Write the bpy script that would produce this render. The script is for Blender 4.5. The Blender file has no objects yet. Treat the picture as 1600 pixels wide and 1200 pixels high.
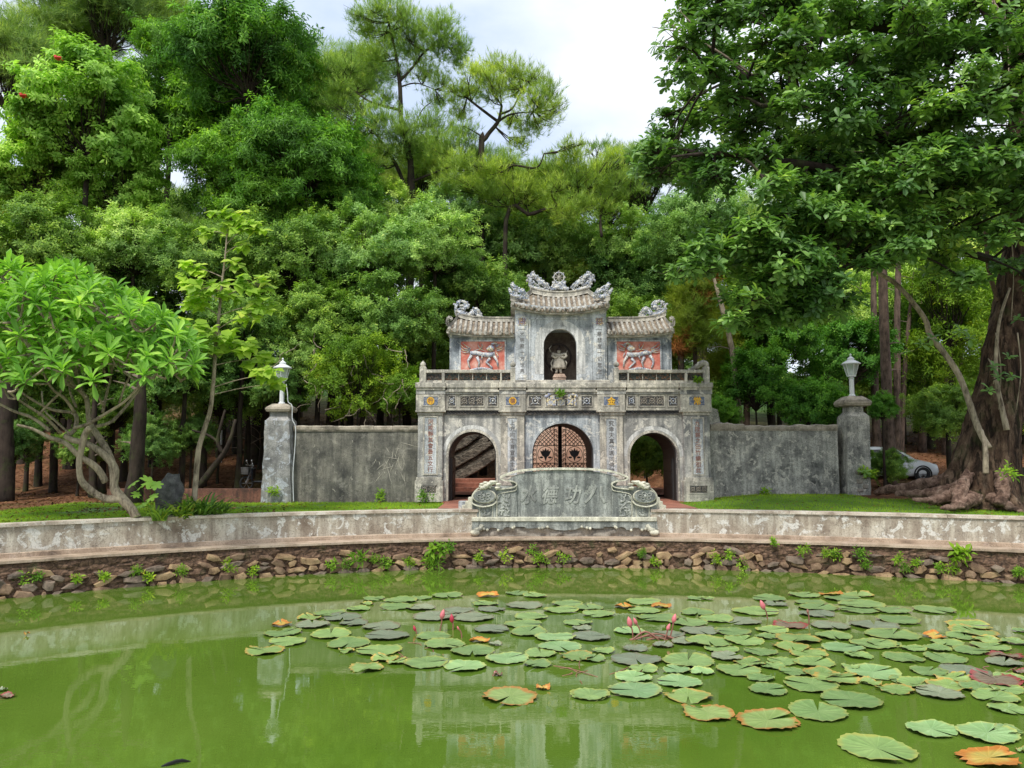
import bpy, math, random
import numpy as np
from mathutils import Vector, Matrix, noise

# ------------------------------------------------------------------ camera, sky, sun, exposure
random.seed(11)
rng = np.random.default_rng(11)
S = bpy.context.scene
COL = S.collection
R = math.radians
F, CH = 1200.0, 3.4                 # focal length in photo pixels, camera height above the water
T = math.atan(110 / 1200)           # upward pitch
cT, sT = math.cos(T), math.sin(T)

cam_d = bpy.data.cameras.new('camera')
cam_d.sensor_width = 36
cam_d.lens = 27
cam_d.clip_end = 2000
cam = bpy.data.objects.new('camera', cam_d)
cam.location = (0, 0, CH)
cam.rotation_euler = (math.pi / 2 + T, 0, 0)
COL.objects.link(cam)
S.camera = cam

SUN_EL, SUN_AZ = R(56), R(205)      # azimuth measured clockwise from +Y
W = bpy.data.worlds.new('World')
S.world = W
W.use_nodes = True
wn, wl = W.node_tree.nodes, W.node_tree.links
wn.clear()
wo = wn.new('ShaderNodeOutputWorld')
bg = wn.new('ShaderNodeBackground')
bg.inputs['Strength'].default_value = 0.09
sky = wn.new('ShaderNodeTexSky')
sky.sky_type = 'NISHITA'
sky.sun_disc = False
sky.sun_elevation = SUN_EL
sky.sun_rotation = SUN_AZ
tc = wn.new('ShaderNodeTexCoord')
mp = wn.new('ShaderNodeMapping')
mp.inputs['Scale'].default_value = (1.5, 1.5, 3.5)
mp.inputs['Location'].default_value = (0.3, 0.2, 0.1)
n1 = wn.new('ShaderNodeTexNoise')
n1.inputs['Scale'].default_value = 1.7
n1.inputs['Detail'].default_value = 7
n1.inputs['Roughness'].default_value = 0.5
cr = wn.new('ShaderNodeValToRGB')
cr.color_ramp.elements[0].position = 0.38
cr.color_ramp.elements[0].color = (3.7, 4.35, 5.5, 1)
cr.color_ramp.elements[1].position = 0.58
cr.color_ramp.elements[1].color = (5.9, 6.15, 6.45, 1)
mx = wn.new('ShaderNodeMix')
mx.data_type = 'RGBA'
mx.inputs[0].default_value = 0.88
wl.new(tc.outputs['Generated'], mp.inputs['Vector'])
wl.new(mp.outputs['Vector'], n1.inputs['Vector'])
wl.new(n1.outputs['Fac'], cr.inputs['Fac'])
wl.new(sky.outputs['Color'], mx.inputs[6])
wl.new(cr.outputs['Color'], mx.inputs[7])
wl.new(mx.outputs[2], bg.inputs['Color'])
wl.new(bg.outputs['Background'], wo.inputs['Surface'])

sd = bpy.data.lights.new('sun', 'SUN')
sd.energy = 1.5
sd.angle = R(10)
sd.color = (1.0, 0.97, 0.9)
sun = bpy.data.objects.new('sun', sd)
dirv = Vector((math.sin(SUN_AZ) * math.cos(SUN_EL), math.cos(SUN_AZ) * math.cos(SUN_EL), math.sin(SUN_EL)))
sun.rotation_euler = dirv.to_track_quat('Z', 'Y').to_euler()
sun.location = dirv * 60
COL.objects.link(sun)

vs = S.view_settings
vs.view_transform = 'Standard'
vs.look = 'None'
vs.gamma = 1
vs.use_curve_mapping = False
vs.exposure = 1.18

# ------------------------------------------------------------------ geometry helpers
def at(px, py, Y):
    u, v = (px - 800) / F, (600 - py) / F
    s = Y / (cT - v * sT)
    return Vector((u * s, Y, CH + s * (sT + v * cT)))

def on_z(px, py, z=0.0):
    u, v = (px - 800) / F, (600 - py) / F
    s = (z - CH) / (sT + v * cT)
    return Vector((u * s, s * (cT - v * sT), z))

WL = {}

def wloc(o):
    return WL.get(o.name, Vector((0, 0, 0))) if o else Vector((0, 0, 0))

def link(o, parent=None):
    COL.objects.link(o)
    if parent:
        o.parent = parent
    return o

def tag(o, label=None, cat=None, group=None, kind=None):
    if label: o['label'] = label
    if cat: o['category'] = cat
    if group: o['group'] = group
    if kind: o['kind'] = kind
    return o

def thing(name, label, cat, loc=(0, 0, 0), group=None, rz=0):
    o = bpy.data.objects.new(name, None)
    o.empty_display_size = 0.2
    link(o)
    o.location = loc
    o.rotation_euler = (0, 0, rz)
    WL[o.name] = Vector(loc)
    return tag(o, label, cat, group)

class MB:
    def __init__(s):
        s.v, s.f = [], []
    def add(s, vs, fs):
        n = len(s.v)
        s.v += [tuple(v) for v in vs]
        s.f += [tuple(i + n for i in f) for f in fs]
        return s
    def box(s, x0, x1, y0, y1, z0, z1):
        x0, x1 = min(x0, x1), max(x0, x1)
        y0, y1 = min(y0, y1), max(y0, y1)
        z0, z1 = min(z0, z1), max(z0, z1)
        return s.add([(x0, y0, z0), (x1, y0, z0), (x1, y1, z0), (x0, y1, z0), (x0, y0, z1), (x1, y0, z1), (x1, y1, z1), (x0, y1, z1)],
                     [(3, 2, 1, 0), (4, 5, 6, 7), (0, 1, 5, 4), (1, 2, 6, 5), (2, 3, 7, 6), (3, 0, 4, 7)])
    def frustum(s, a, b, z0, z1):       # a,b = (x0,x1,y0,y1) at bottom / top
        return s.add([(a[0], a[2], z0), (a[1], a[2], z0), (a[1], a[3], z0), (a[0], a[3], z0),
                      (b[0], b[2], z1), (b[1], b[2], z1), (b[1], b[3], z1), (b[0], b[3], z1)],
                     [(3, 2, 1, 0), (4, 5, 6, 7), (0, 1, 5, 4), (1, 2, 6, 5), (2, 3, 7, 6), (3, 0, 4, 7)])
    def prism(s, poly, y0, y1):         # outline in XZ, counter-clockwise seen from -Y
        n = len(poly)
        vs = [(p[0], y0, p[1]) for p in poly] + [(p[0], y1, p[1]) for p in poly]
        fs = [tuple(range(n)), tuple(range(2 * n - 1, n - 1, -1))]
        fs += [(i, i + n, (i + 1) % n + n, (i + 1) % n) for i in range(n)]
        return s.add(vs, fs)
    def prismz(s, poly, z0, z1):
        n = len(poly)
        vs = [(p[0], p[1], z0) for p in poly] + [(p[0], p[1], z1) for p in poly]
        fs = [tuple(range(n - 1, -1, -1)), tuple(range(n, 2 * n))]
        fs += [(i, (i + 1) % n, (i + 1) % n + n, i + n) for i in range(n)]
        return s.add(vs, fs)
    def tube(s, pts, rad, n=8, sq=(1, 1), wob=0):
        pts = [Vector(p) for p in pts]
        if not hasattr(rad, '__len__'): rad = [rad] * len(pts)
        m = len(pts)
        rings = []
        up = None
        for i, p in enumerate(pts):
            d = (pts[min(i + 1, m - 1)] - pts[max(i - 1, 0)])
            if d.length < 1e-9: d = Vector((0, 0, 1))
            d.normalize()
            if up is None:
                up = Vector((0, 1, 0)) if abs(d.y) < 0.8 else Vector((1, 0, 0))
            a = (up - d * up.dot(d))
            if a.length < 1e-6:
                a = d.orthogonal()
            a.normalize()
            up = a
            b = d.cross(a)
            r = rad[i]
            ring = []
            for k in range(n):
                t = 2 * math.pi * k / n
                rr = r * (1 + (wob * noise.noise(p * 1.7 + Vector((k * 1.3, 0, 0))) if wob else 0))
                ring.append(p + a * math.cos(t) * rr * sq[0] + b * math.sin(t) * rr * sq[1])
            rings.append(ring)
        vs = [v for r in rings for v in r]
        fs = []
        for i in range(m - 1):
            for k in range(n):
                fs.append((i * n + k, (i + 1) * n + k, (i + 1) * n + (k + 1) % n, i * n + (k + 1) % n))
        fs.append(tuple(range(n)))
        fs.append(tuple(range(m * n - 1, (m - 1) * n - 1, -1)))
        return s.add(vs, fs)
    def lathe(s, prof, c, n=12, sx=1, sy=1, rot=0):
        c = Vector(c)
        vs, m = [], len(prof)
        for r, z in prof:
            for k in range(n):
                t = 2 * math.pi * k / n + rot
                vs.append(c + Vector((math.cos(t) * r * sx, math.sin(t) * r * sy, z)))
        fs = []
        for i in range(m - 1):
            for k in range(n):
                fs.append((i * n + k, i * n + (k + 1) % n, (i + 1) * n + (k + 1) % n, (i + 1) * n + k))
        fs.append(tuple(range(n - 1, -1, -1)))
        fs.append(tuple(range((m - 1) * n, m * n)))
        return s.add(vs, fs)
    def ball(s, c, r, sc=(1, 1, 1), n=8, m=5):
        prof = [(math.sin(math.pi * (i + .001) / m) * r, -math.cos(math.pi * i / m) * r * sc[2]) for i in range(m + 1)]
        prof = [(max(a, r * .02), b) for a, b in prof]
        return s.lathe(prof, c, n, sc[0], sc[1])
    def torus(s, c, Rr, r, axis='Y', n=24, k=6, sx=1, sz=1):
        c = Vector(c)
        vs = []
        for i in range(n):
            t = 2 * math.pi * i / n
            for j in range(k):
                q = 2 * math.pi * j / k
                rad = Rr + r * math.cos(q)
                if axis == 'Y':
                    vs.append(c + Vector((math.cos(t) * rad * sx, r * math.sin(q), math.sin(t) * rad * sz)))
                elif axis == 'X':
                    vs.append(c + Vector((r * math.sin(q), math.cos(t) * rad, math.sin(t) * rad)))
                else:
                    vs.append(c + Vector((math.cos(t) * rad, math.sin(t) * rad, r * math.sin(q))))
        fs = [(i * k + j, ((i + 1) % n) * k + j, ((i + 1) % n) * k + (j + 1) % k, i * k + (j + 1) % k) for i in range(n) for j in range(k)]
        return s.add(vs, fs)
    def mesh(s, name, mat, smooth=False, off=Vector((0, 0, 0))):
        me = bpy.data.meshes.new(name)
        me.from_pydata([(v[0] - off.x, v[1] - off.y, v[2] - off.z) for v in s.v], [], s.f)
        if mat: me.materials.append(mat)
        if smooth: me.polygons.foreach_set('use_smooth', [True] * len(me.polygons))
        me.update()
        return me
    def build(s, name, mat, parent=None, smooth=False, bevel=0, kind=None, label=None, cat=None, group=None):
        me = s.mesh(name, mat, smooth, wloc(parent))
        o = bpy.data.objects.new(name, me)
        link(o, parent)
        if parent: WL[o.name] = wloc(parent)
        if bevel:
            b = o.modifiers.new('bevel', 'BEVEL')
            b.width = bevel
            b.segments = 1
            b.limit_method = 'ANGLE'
        return tag(o, label, cat, group, kind)

def put(name, mesh, parent, loc, rot=(0, 0, 0), sc=(1, 1, 1), **kw):
    o = bpy.data.objects.new(name, mesh)
    link(o, parent)
    o.location = Vector(loc) - wloc(parent)
    o.rotation_euler = rot
    o.scale = sc
    return tag(o, **kw)

# numpy leaf meshes ------------------------------------------------------------
T2 = (np.array([(0, 0, 0), (.5, -.5, .10), (1, 0, -.10), (.5, .5, .10)], float), np.array([(0, 1, 2), (0, 2, 3)]))
T6 = (np.array([(0, 0, 0), (.5, 0, -.02), (1, 0, -.16), (.32, -.3, .07), (.75, -.46, .0), (.32, .3, .07), (.75, .46, .0)], float),
      np.array([(0, 3, 1), (3, 4, 1), (1, 4, 2), (0, 1, 5), (5, 1, 6), (1, 2, 6)]))
TN = (np.array([(0, -.5, 0), (0, .5, 0), (1, 0, 0)], float), np.array([(0, 1, 2)]))
TP = (np.array([(0, 0, 0), (.45, -.5, .05), (.75, -.22, -.02), (1, 0, -.1), (.75, .22, -.02), (.45, .5, .05), (.5, 0, -.03), (.1, -.42, .02), (.1, .42, .02)], float),
      np.array([(0, 7, 6), (7, 1, 6), (1, 2, 6), (2, 3, 6), (3, 4, 6), (4, 5, 6), (5, 8, 6), (8, 0, 6)]))

def unit(a):
    return a / np.maximum(np.linalg.norm(a, axis=-1, keepdims=True), 1e-9)

def rdir(n):
    return unit(rng.normal(size=(n, 3)))

def leaf_mesh(name, mat, sets, tm, smooth=False):
    B, D, N, L, Wd, V = [np.concatenate([s[i] for s in sets]) for i in range(6)]
    tv, tf = tm
    Sd = np.cross(N, D)
    P = (B[:, None, :] + tv[None, :, 0:1] * (L[:, None] * D)[:, None, :] + tv[None, :, 1:2] * (Wd[:, None] * Sd)[:, None, :]
         + tv[None, :, 2:3] * (L[:, None] * N)[:, None, :])
    n, k, m = len(B), len(tv), len(tf)
    faces = (tf[None] + (np.arange(n) * k)[:, None, None]).reshape(-1)
    me = bpy.data.meshes.new(name)
    me.vertices.add(n * k)
    me.vertices.foreach_set('co', P.astype(np.float32).ravel())
    me.loops.add(n * m * 3)
    me.loops.foreach_set('vertex_index', faces.astype(np.int32))
    me.polygons.add(n * m)
    me.polygons.foreach_set('loop_start', (np.arange(n * m) * 3).astype(np.int32))
    a = me.attributes.new('tint', 'FLOAT', 'POINT')
    a.data.foreach_set('value', np.repeat(V, k).astype(np.float32))
    me.materials.append(mat)
    if smooth: me.polygons.foreach_set('use_smooth', np.ones(n * m, bool))
    me.update(calc_edges=True)
    return me

def sprigs(P, A, k, L, Wd, e0=-.1, e1=1.0, var=None, spread=0.02, vj=.5, Ls=.25):
    """k leaves in a whorl round each point P with axis A"""
    n = len(P)
    A = unit(A)
    ref = np.where(np.abs(A[:, 2:3]) < .9, np.array([[0, 0, 1.]]), np.array([[1., 0, 0]]))
    U = unit(np.cross(A, ref))
    Vv = np.cross(A, U)
    ang = rng.uniform(0, 6.28, (n, 1)) + 2.4 * np.arange(k)[None] + rng.normal(0, .25, (n, k))
    el = e0 + (e1 - e0) * (np.arange(k)[None] + .5) / k + rng.normal(0, .15, (n, k))
    rad = np.cos(ang)[..., None] * U[:, None] + np.sin(ang)[..., None] * Vv[:, None]
    D = unit(np.cos(el)[..., None] * rad + np.sin(el)[..., None] * A[:, None])
    Nn = unit(np.cos(el)[..., None] * A[:, None] - np.sin(el)[..., None] * rad)
    B = P[:, None] + A[:, None] * (spread * np.arange(k)[None, :, None]) + rad * spread * .5
    Ln = L * (1 + rng.normal(0, Ls, (n, k)).clip(-.5, .6))
    if var is None: var = rng.uniform(0, 1, n)
    V = ((1 - vj) * var[:, None] + vj * rng.uniform(0, 1, (n, k))).clip(0, 1)
    return (B.reshape(-1, 3), D.reshape(-1, 3), Nn.reshape(-1, 3), Ln.ravel(), (Wd / L * Ln).ravel(), V.ravel())

def lobe_points(C, rad, n, flat=.65, shell=.5, up=.35):
    """n points and axes round lobe centre C"""
    d = unit(rdir(n) + np.array([0, 0, up]))
    r = rng.uniform(shell, 1, (n, 1)) * (1 + np.abs(rng.normal(0, .16, (n, 1))))
    P = np.asarray(C)[None] + d * r * rad * np.array([1, 1, flat])
    A = unit(d + np.array([0, 0, .55]) + rng.normal(0, .3, (n, 3)))
    return P, A

def resample(pts, n):
    pts = [Vector(p) for p in pts]
    if len(pts) < 3:
        return [pts[0].lerp(pts[-1], i / (n - 1)) for i in range(n)]
    out = []
    m = len(pts) - 1
    for i in range(n):
        t = i / (n - 1) * m
        k = min(int(t), m - 1)
        u = t - k
        p0, p1, p2, p3 = pts[max(k - 1, 0)], pts[k], pts[k + 1], pts[min(k + 2, m)]
        out.append(.5 * ((2 * p1) + (p2 - p0) * u + (2 * p0 - 5 * p1 + 4 * p2 - p3) * u * u + (3 * p1 - p0 - 3 * p2 + p3) * u ** 3))
    return out

# ------------------------------------------------------------------ materials
class NT:
    def __init__(s, name):
        s.m = bpy.data.materials.new(name)
        s.m.use_nodes = True
        s.n, s.l = s.m.node_tree.nodes, s.m.node_tree.links
        s.b = s.n['Principled BSDF']
        s.out = s.n['Material Output']
        g = s.n.new('ShaderNodeNewGeometry')
        s.pos = g.outputs['Position']
        s.geo = g
    def map(s, sc, src=None):
        m = s.n.new('ShaderNodeMapping')
        m.inputs['Scale'].default_value = sc
        s.l.new(src or s.pos, m.inputs['Vector'])
        return m.outputs['Vector']
    def noise(s, scale, detail=6, rough=.6, vec=None, dist=0):
        n = s.n.new('ShaderNodeTexNoise')
        n.inputs['Scale'].default_value = scale
        n.inputs['Detail'].default_value = detail
        n.inputs['Roughness'].default_value = rough
        n.inputs['Distortion'].default_value = dist
        s.l.new(vec or s.pos, n.inputs['Vector'])
        return n.outputs['Fac']
    def vor(s, scale, feature='F1', vec=None, out='Distance'):
        n = s.n.new('ShaderNodeTexVoronoi')
        n.feature = feature
        n.inputs['Scale'].default_value = scale
        s.l.new(vec or s.pos, n.inputs['Vector'])
        return n.outputs[out]
    def ramp(s, fac, stops):
        r = s.n.new('ShaderNodeValToRGB')
        e = r.color_ramp.elements
        while len(e) < len(stops): e.new(.5)
        for i, (p, c) in enumerate(stops):
            e[i].position = p
            e[i].color = (c, c, c, 1) if not hasattr(c, '__len__') else (*c, 1)
        s.l.new(fac, r.inputs['Fac'])
        return r.outputs['Color']
    def mix(s, fac, a, b, mode='MIX'):
        m = s.n.new('ShaderNodeMix')
        m.data_type = 'RGBA'
        m.blend_type = mode
        for i, v in ((0, fac), (6, a), (7, b)):
            if hasattr(v, 'links'): s.l.new(v, m.inputs[i])
            elif i == 0: m.inputs[0].default_value = v
            else: m.inputs[i].default_value = (*v, 1)
        return m.outputs[2]
    def bump(s, h, strength=.4, dist=.02, prev=None):
        b = s.n.new('ShaderNodeBump')
        b.inputs['Strength'].default_value = strength
        b.inputs['Distance'].default_value = dist
        s.l.new(h, b.inputs['Height'])
        if prev: s.l.new(prev, b.inputs['Normal'])
        s.l.new(b.outputs['Normal'], s.b.inputs['Normal'])
        return b.outputs['Normal']
    def col(s, c):
        if hasattr(c, 'links'): s.l.new(c, s.b.inputs['Base Color'])
        else: s.b.inputs['Base Color'].default_value = (*c, 1)
    def set(s, rough=.8, metal=0, spec=None):
        s.b.inputs['Roughness'].default_value = rough
        s.b.inputs['Metallic'].default_value = metal
        if spec is not None: s.b.inputs['Specular IOR Level'].default_value = spec

def plaster(name, light, mid, dark, streak=.5, patch=.3, patchcol=(.6, .58, .54), sc=1.0, rough=.85, spot=.5, bump=.5, crack=.55):
    t = NT(name)
    a = t.noise(1.1 * sc, 9, .62)
    base = t.ramp(a, [(.3, dark), (.45, mid), (.62, light)])
    st = t.noise(1.0, 5, .6, t.map((4.5 * sc, 4.5 * sc, .45 * sc)))
    stf = t.ramp(st, [(.42, 1.0), (.6, 0.0)])
    k = t.mix(1.0, stf, (streak, streak, streak), 'MULTIPLY')
    base = t.mix(k, base, dark)
    p = t.noise(2.6 * sc, 10, .7, dist=.6)
    pf = t.ramp(p, [(.60 - .1 * patch, 0.0), (.62 - .1 * patch, 1.0)])
    pk = t.mix(1.0, pf, (min(1, patch * 1.6),) * 3, 'MULTIPLY')
    base = t.mix(pk, base, patchcol)
    f = t.noise(22 * sc, 8, .75)
    ff = t.ramp(f, [(.38, 1.0), (.5, 0.0)])
    fk = t.mix(1.0, ff, (spot,) * 3, 'MULTIPLY')
    base = t.mix(fk, base, tuple(c * .45 for c in dark))
    if crack:
        wv = t.n.new('ShaderNodeVectorMath'); wv.operation = 'ADD'
        nz_ = t.n.new('ShaderNodeTexNoise'); nz_.inputs['Scale'].default_value = 2.5; nz_.inputs['Detail'].default_value = 4
        t.l.new(t.pos, nz_.inputs['Vector'])
        t.l.new(t.pos, wv.inputs[0]); t.l.new(nz_.outputs['Color'], wv.inputs[1])
        cv = t.vor(.9 * sc, 'DISTANCE_TO_EDGE', wv.outputs[0])
        cf = t.ramp(cv, [(.0, crack), (.012, 0.0)])
        base = t.mix(cf, base, tuple(c * .3 for c in dark))
    t.col(base)
    t.set(rough)
    h = t.mix(.5, f, p)
    t.bump(h, bump, .03)
    return t.m

def leafm(name, stops, rough=.5, trans=.28, tcol=1.6, hue=True, spec=.22):
    t = NT(name)
    at_ = t.n.new('ShaderNodeAttribute')
    at_.attribute_name = 'tint'
    c = t.ramp(at_.outputs['Fac'], stops)
    big = t.noise(.55, 3, .5)
    bb = t.ramp(big, [(.3, (.62, .72, .70)), (.7, (1.35, 1.22, 1.05))])
    c = t.mix(1.0, c, bb, 'MULTIPLY')
    oi = t.n.new('ShaderNodeObjectInfo')
    hv = t.ramp(oi.outputs['Random'], [(0, (.80, .86, 1.0)), (.35, (1.0, 1.0, .95)), (.7, (1.22, 1.12, .9)), (1, (1.42, 1.22, 1.0))]) if hue else (1, 1, 1)
    c = t.mix(1.0, c, hv, 'MULTIPLY')
    t.col(c)
    t.set(rough + .08, spec=spec)
    tr = t.n.new('ShaderNodeBsdfTranslucent')
    tcl = t.mix(1.0, c, (tcol * .95, tcol * 1.05, tcol * .45), 'MULTIPLY')
    t.l.new(tcl, tr.inputs['Color'])
    ms = t.n.new('ShaderNodeMixShader')
    ms.inputs['Fac'].default_value = trans
    t.l.new(t.b.outputs[0], ms.inputs[1])
    t.l.new(tr.outputs[0], ms.inputs[2])
    t.l.new(ms.outputs[0], t.out.inputs['Surface'])
    return t.m

def bark(name, light, dark, sc=1.0, moss=0):
    t = NT(name)
    a = t.noise(5 * sc, 8, .7, t.map((1, 1, .28)))
    c = t.ramp(a, [(.35, dark), (.62, light)])
    b = t.noise(1.3, 5, .6)
    c = t.mix(t.ramp(b, [(.45, 0.0), (.7, .6)]), c, tuple(x * 1.5 for x in light))
    if moss:
        g = t.noise(2.2, 6, .6)
        c = t.mix(t.ramp(g, [(.5, 0.0), (.65, float(moss))]), c, (.06, .085, .02))
    t.col(c)
    t.set(.9, spec=.2)
    t.bump(a, .9, .04)
    return t.m

def simple(name, c, rough=.6, metal=0, c2=None, sc=8, bump=.15):
    t = NT(name)
    n = t.noise(sc, 6, .65)
    t.col(t.ramp(n, [(.3, c2 or tuple(x * .65 for x in c)), (.6, c)]))
    t.set(rough, metal)
    if bump: t.bump(n, bump, .01)
    return t.m

M = {}
M['stone'] = plaster('weathered_plaster', (.68, .65, .57), (.42, .41, .38), (.11, .115, .115), .65, .45, (.74, .70, .60))
M['stone_blue'] = plaster('blue_grey_plaster', (.66, .69, .68), (.40, .44, .46), (.085, .10, .115), .7, .45, (.74, .72, .64))
M['trim'] = plaster('cornice_plaster', (.70, .65, .53), (.47, .44, .37), (.12, .115, .105), .5, .4, (.78, .72, .60), sc=1.4)
M['upper'] = plaster('upper_plaster', (.78, .80, .80), (.58, .61, .62), (.15, .165, .17), .6, .45, (.80, .75, .64))
M['wall_left'] = plaster('blackened_wall_plaster', (.30, .28, .225), (.155, .148, .122), (.04, .04, .036), .5, .2, (.4, .38, .32), sc=1.2)
M['wall_right'] = plaster('mottled_wall_plaster', (.62, .60, .52), (.36, .35, .31), (.055, .056, .053), .4, .45, (.68, .64, .54), sc=1.5, spot=.8)
M['pillar'] = plaster('peeling_pillar_plaster', (.50, .48, .44), (.32, .315, .30), (.10, .10, .10), .4, .5, (.50, .53, .57), sc=1.3)
M['walltop'] = plaster('lichen_capping', (.5, .43, .34), (.3, .26, .2), (.09, .08, .065), .1, .3, (.6, .54, .42), sc=2.2)
M['parapet'] = plaster('stained_parapet_plaster', (.62, .57, .47), (.47, .41, .32), (.20, .15, .11), .6, .55, (.68, .66, .60), sc=1.1)
M['cap'] = plaster('parapet_capping', (.68, .60, .50), (.52, .43, .34), (.27, .2, .15), .1, .4, (.72, .68, .6), sc=1.6)
M['ledge'] = plaster('earthy_ledge', (.56, .44, .33), (.43, .32, .23), (.2, .145, .1), .1, .3, (.54, .43, .35), sc=1.6)
M['screen'] = plaster('green_grey_screen_stone', (.46, .47, .42), (.31, .325, .30), (.085, .09, .085), .7, .3, (.46, .47, .41), sc=1.4, spot=.6, bump=.3)
M['screen_rim'] = plaster('pale_screen_rim', (.88, .84, .67), (.68, .65, .51), (.2, .195, .16), .4, .35, (.72, .69, .56), sc=2, spot=.7, bump=.3)
M['screen_letter'] = plaster('raised_letter_stone', (.50, .51, .45), (.36, .37, .33), (.12, .12, .115), .5, .25, (.5, .51, .45), sc=2.5, spot=.6, bump=.3)
M['rubble'] = plaster('rubble_base', (.38, .34, .28), (.26, .23, .19), (.09, .08, .07), .1, .3, (.45, .4, .33), sc=3)
M['lime'] = plaster('limewash_band', (.86, .85, .80), (.68, .68, .65), (.22, .22, .21), .6, .4, (.85, .83, .76), sc=1.6)
M['iron'] = simple('black_iron', (.018, .018, .018), .5, .3, (.01, .01, .01))
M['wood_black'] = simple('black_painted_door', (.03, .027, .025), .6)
M['white_metal'] = simple('white_painted_metal', (.72, .74, .74), .45, 0, (.58, .6, .6), 5)
M['terracotta'] = plaster('terracotta_paving', (.42, .17, .11), (.32, .125, .08), (.15, .06, .04), .1, .2, (.5, .24, .16), sc=1.5)
M['salmon'] = plaster('salmon_plaster', (.88, .62, .48), (.82, .52, .38), (.5, .25, .17), .2, .2, (.8, .58, .45), sc=.7, spot=.05)
M['tile'] = plaster('roof_tile', (.58, .54, .46), (.31, .28, .235), (.07, .065, .055), .2, .4, (.74, .70, .62), sc=4)
M['pan'] = plaster('roof_pan_tile', (.34, .27, .19), (.22, .17, .12), (.08, .065, .05), .1, .2, (.5, .42, .3), sc=4)
M['glass'] = simple('lamp_glass', (.5, .55, .5), .15, 0, (.4, .45, .4), 5, 0)
M['soil'] = simple('bare_soil', (.16, .08, .045), .95, 0, (.07, .035, .02), 3, .6)

def ceramic(name, a, b, c):
    t = NT(name)
    v = t.vor(16, 'F1', out='Color')
    sep = t.n.new('ShaderNodeSeparateColor')
    t.l.new(v, sep.inputs[0])
    cc = t.ramp(sep.outputs[0], [(.0, a), (.45, b), (.8, c)])
    e = t.vor(16, 'DISTANCE_TO_EDGE')
    cc = t.mix(t.ramp(e, [(.02, .7), (.09, 0.0)]), cc, (.05, .05, .06))
    t.col(cc)
    t.set(.4)
    t.bump(e, .4, .02)
    return t.m
M['ceramic'] = ceramic('mosaic_ceramic', (.30, .35, .47), (.56, .58, .60), (.70, .67, .60))
M['ceramic_warm'] = ceramic('mosaic_beast_ceramic', (.22, .27, .48), (.62, .60, .56), (.74, .62, .36))
M['panel_dark'] = ceramic('recess_dark_panel', (.018, .02, .019), (.06, .06, .052), (.13, .105, .08))  # recess shade put into the colour, so flat panels look sunken
M['panel_green'] = ceramic('glazed_openwork', (.02, .03, .024), (.07, .085, .065), (.22, .11, .05))
M['panel_blue'] = ceramic('blue_mosaic', (.06, .09, .17), (.16, .20, .30), (.26, .28, .32))
M['yellow'] = simple('yellow_glaze', (.80, .48, .03), .35, 0, (.6, .28, .02), 30)

t = NT('faded_red_plaster')
n = t.noise(3, 9, .7)
c = t.ramp(n, [(.32, (.50, .12, .08)), (.46, (.60, .18, .13)), (.58, (.70, .33, .25)), (.70, (.76, .52, .43))])
f = t.vor(6, 'DISTANCE_TO_EDGE')
c = t.mix(t.ramp(f, [(.0, .35), (.02, 0.0)]), c, (.3, .1, .08))
t.col(c); t.set(.85); t.bump(n, .4, .02)
M['red'] = t.m

M['leaf_a'] = leafm('small_dark_leaf', [(0, (0.086, 0.169, 0.045)), (.5, (0.176, 0.327, 0.074)), (.85, (0.336, 0.511, 0.111)), (1, (0.550, 0.681, 0.188))])
M['leaf_a2'] = leafm('mid_green_leaf', [(0, (0.145, 0.265, 0.086)), (.5, (0.311, 0.492, 0.156)), (.85, (0.503, 0.710, 0.225)), (1, (0.841, 0.956, 0.382))])
M['leaf_b'] = leafm('long_glossy_leaf', [(0, (0.066, 0.158, 0.032)), (.5, (0.151, 0.339, 0.054)), (.85, (0.299, 0.581, 0.080)), (1, (0.660, 0.773, 0.136))], .4)
M['leaf_c'] = leafm('light_compound_leaf', [(0, (0.122, 0.268, 0.046)), (.5, (0.263, 0.482, 0.091)), (.85, (0.424, 0.680, 0.165)), (1, (0.608, 0.823, 0.241))], .45)
M['leaf_y'] = leafm('yellow_green_leaf', [(0, (0.065, 0.148, 0.015)), (.5, (0.144, 0.281, 0.026)), (.85, (0.262, 0.415, 0.041)), (1, (0.446, 0.534, 0.062))])
M['needle'] = leafm('pine_needle', [(0, (0.121, 0.203, 0.065)), (.5, (0.240, 0.379, 0.096)), (.85, (0.431, 0.568, 0.129)), (1, (0.645, 0.710, 0.170))], .5, .3)
M['needle_y'] = leafm('young_pine_needle', [(0, (0.117, 0.172, 0.016)), (.5, (0.195, 0.275, 0.024)), (.85, (0.260, 0.320, 0.040)), (1, (0.389, 0.297, 0.055))], .5, .3)
M['leaf_big'] = leafm('whorled_obovate_leaf', [(0, (0.046, 0.106, 0.030)), (.45, (0.125, 0.256, 0.062)), (.8, (0.249, 0.425, 0.112)), (1, (0.499, 0.675, 0.150))], .36, .30, hue=False, spec=.4)
M['leaf_fr'] = leafm('frangipani_leaf', [(0, (0.114, 0.258, 0.046)), (.5, (0.212, 0.437, 0.070)), (.85, (0.347, 0.598, 0.109)), (1, (0.539, 0.743, 0.172))], .4, .35, hue=False)
M['leaf_sap'] = leafm('sapling_leaf', [(0, (0.198, 0.337, 0.035)), (.5, (0.340, 0.512, 0.060)), (.85, (0.481, 0.624, 0.104)), (1, (0.637, 0.686, 0.130))], .5, .4, hue=False)
M['leaf_hedge'] = leafm('hedge_leaf', [(0, (0.043, 0.131, 0.024)), (.5, (0.095, 0.261, 0.035)), (.85, (0.184, 0.401, 0.059)), (1, (0.302, 0.522, 0.078))])
M['grass'] = leafm('lawn_blade', [(0, (0.119, 0.224, 0.020)), (.5, (0.221, 0.389, 0.031)), (.85, (0.340, 0.509, 0.052)), (1, (0.577, 0.539, 0.125))], .6, .3)
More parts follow.
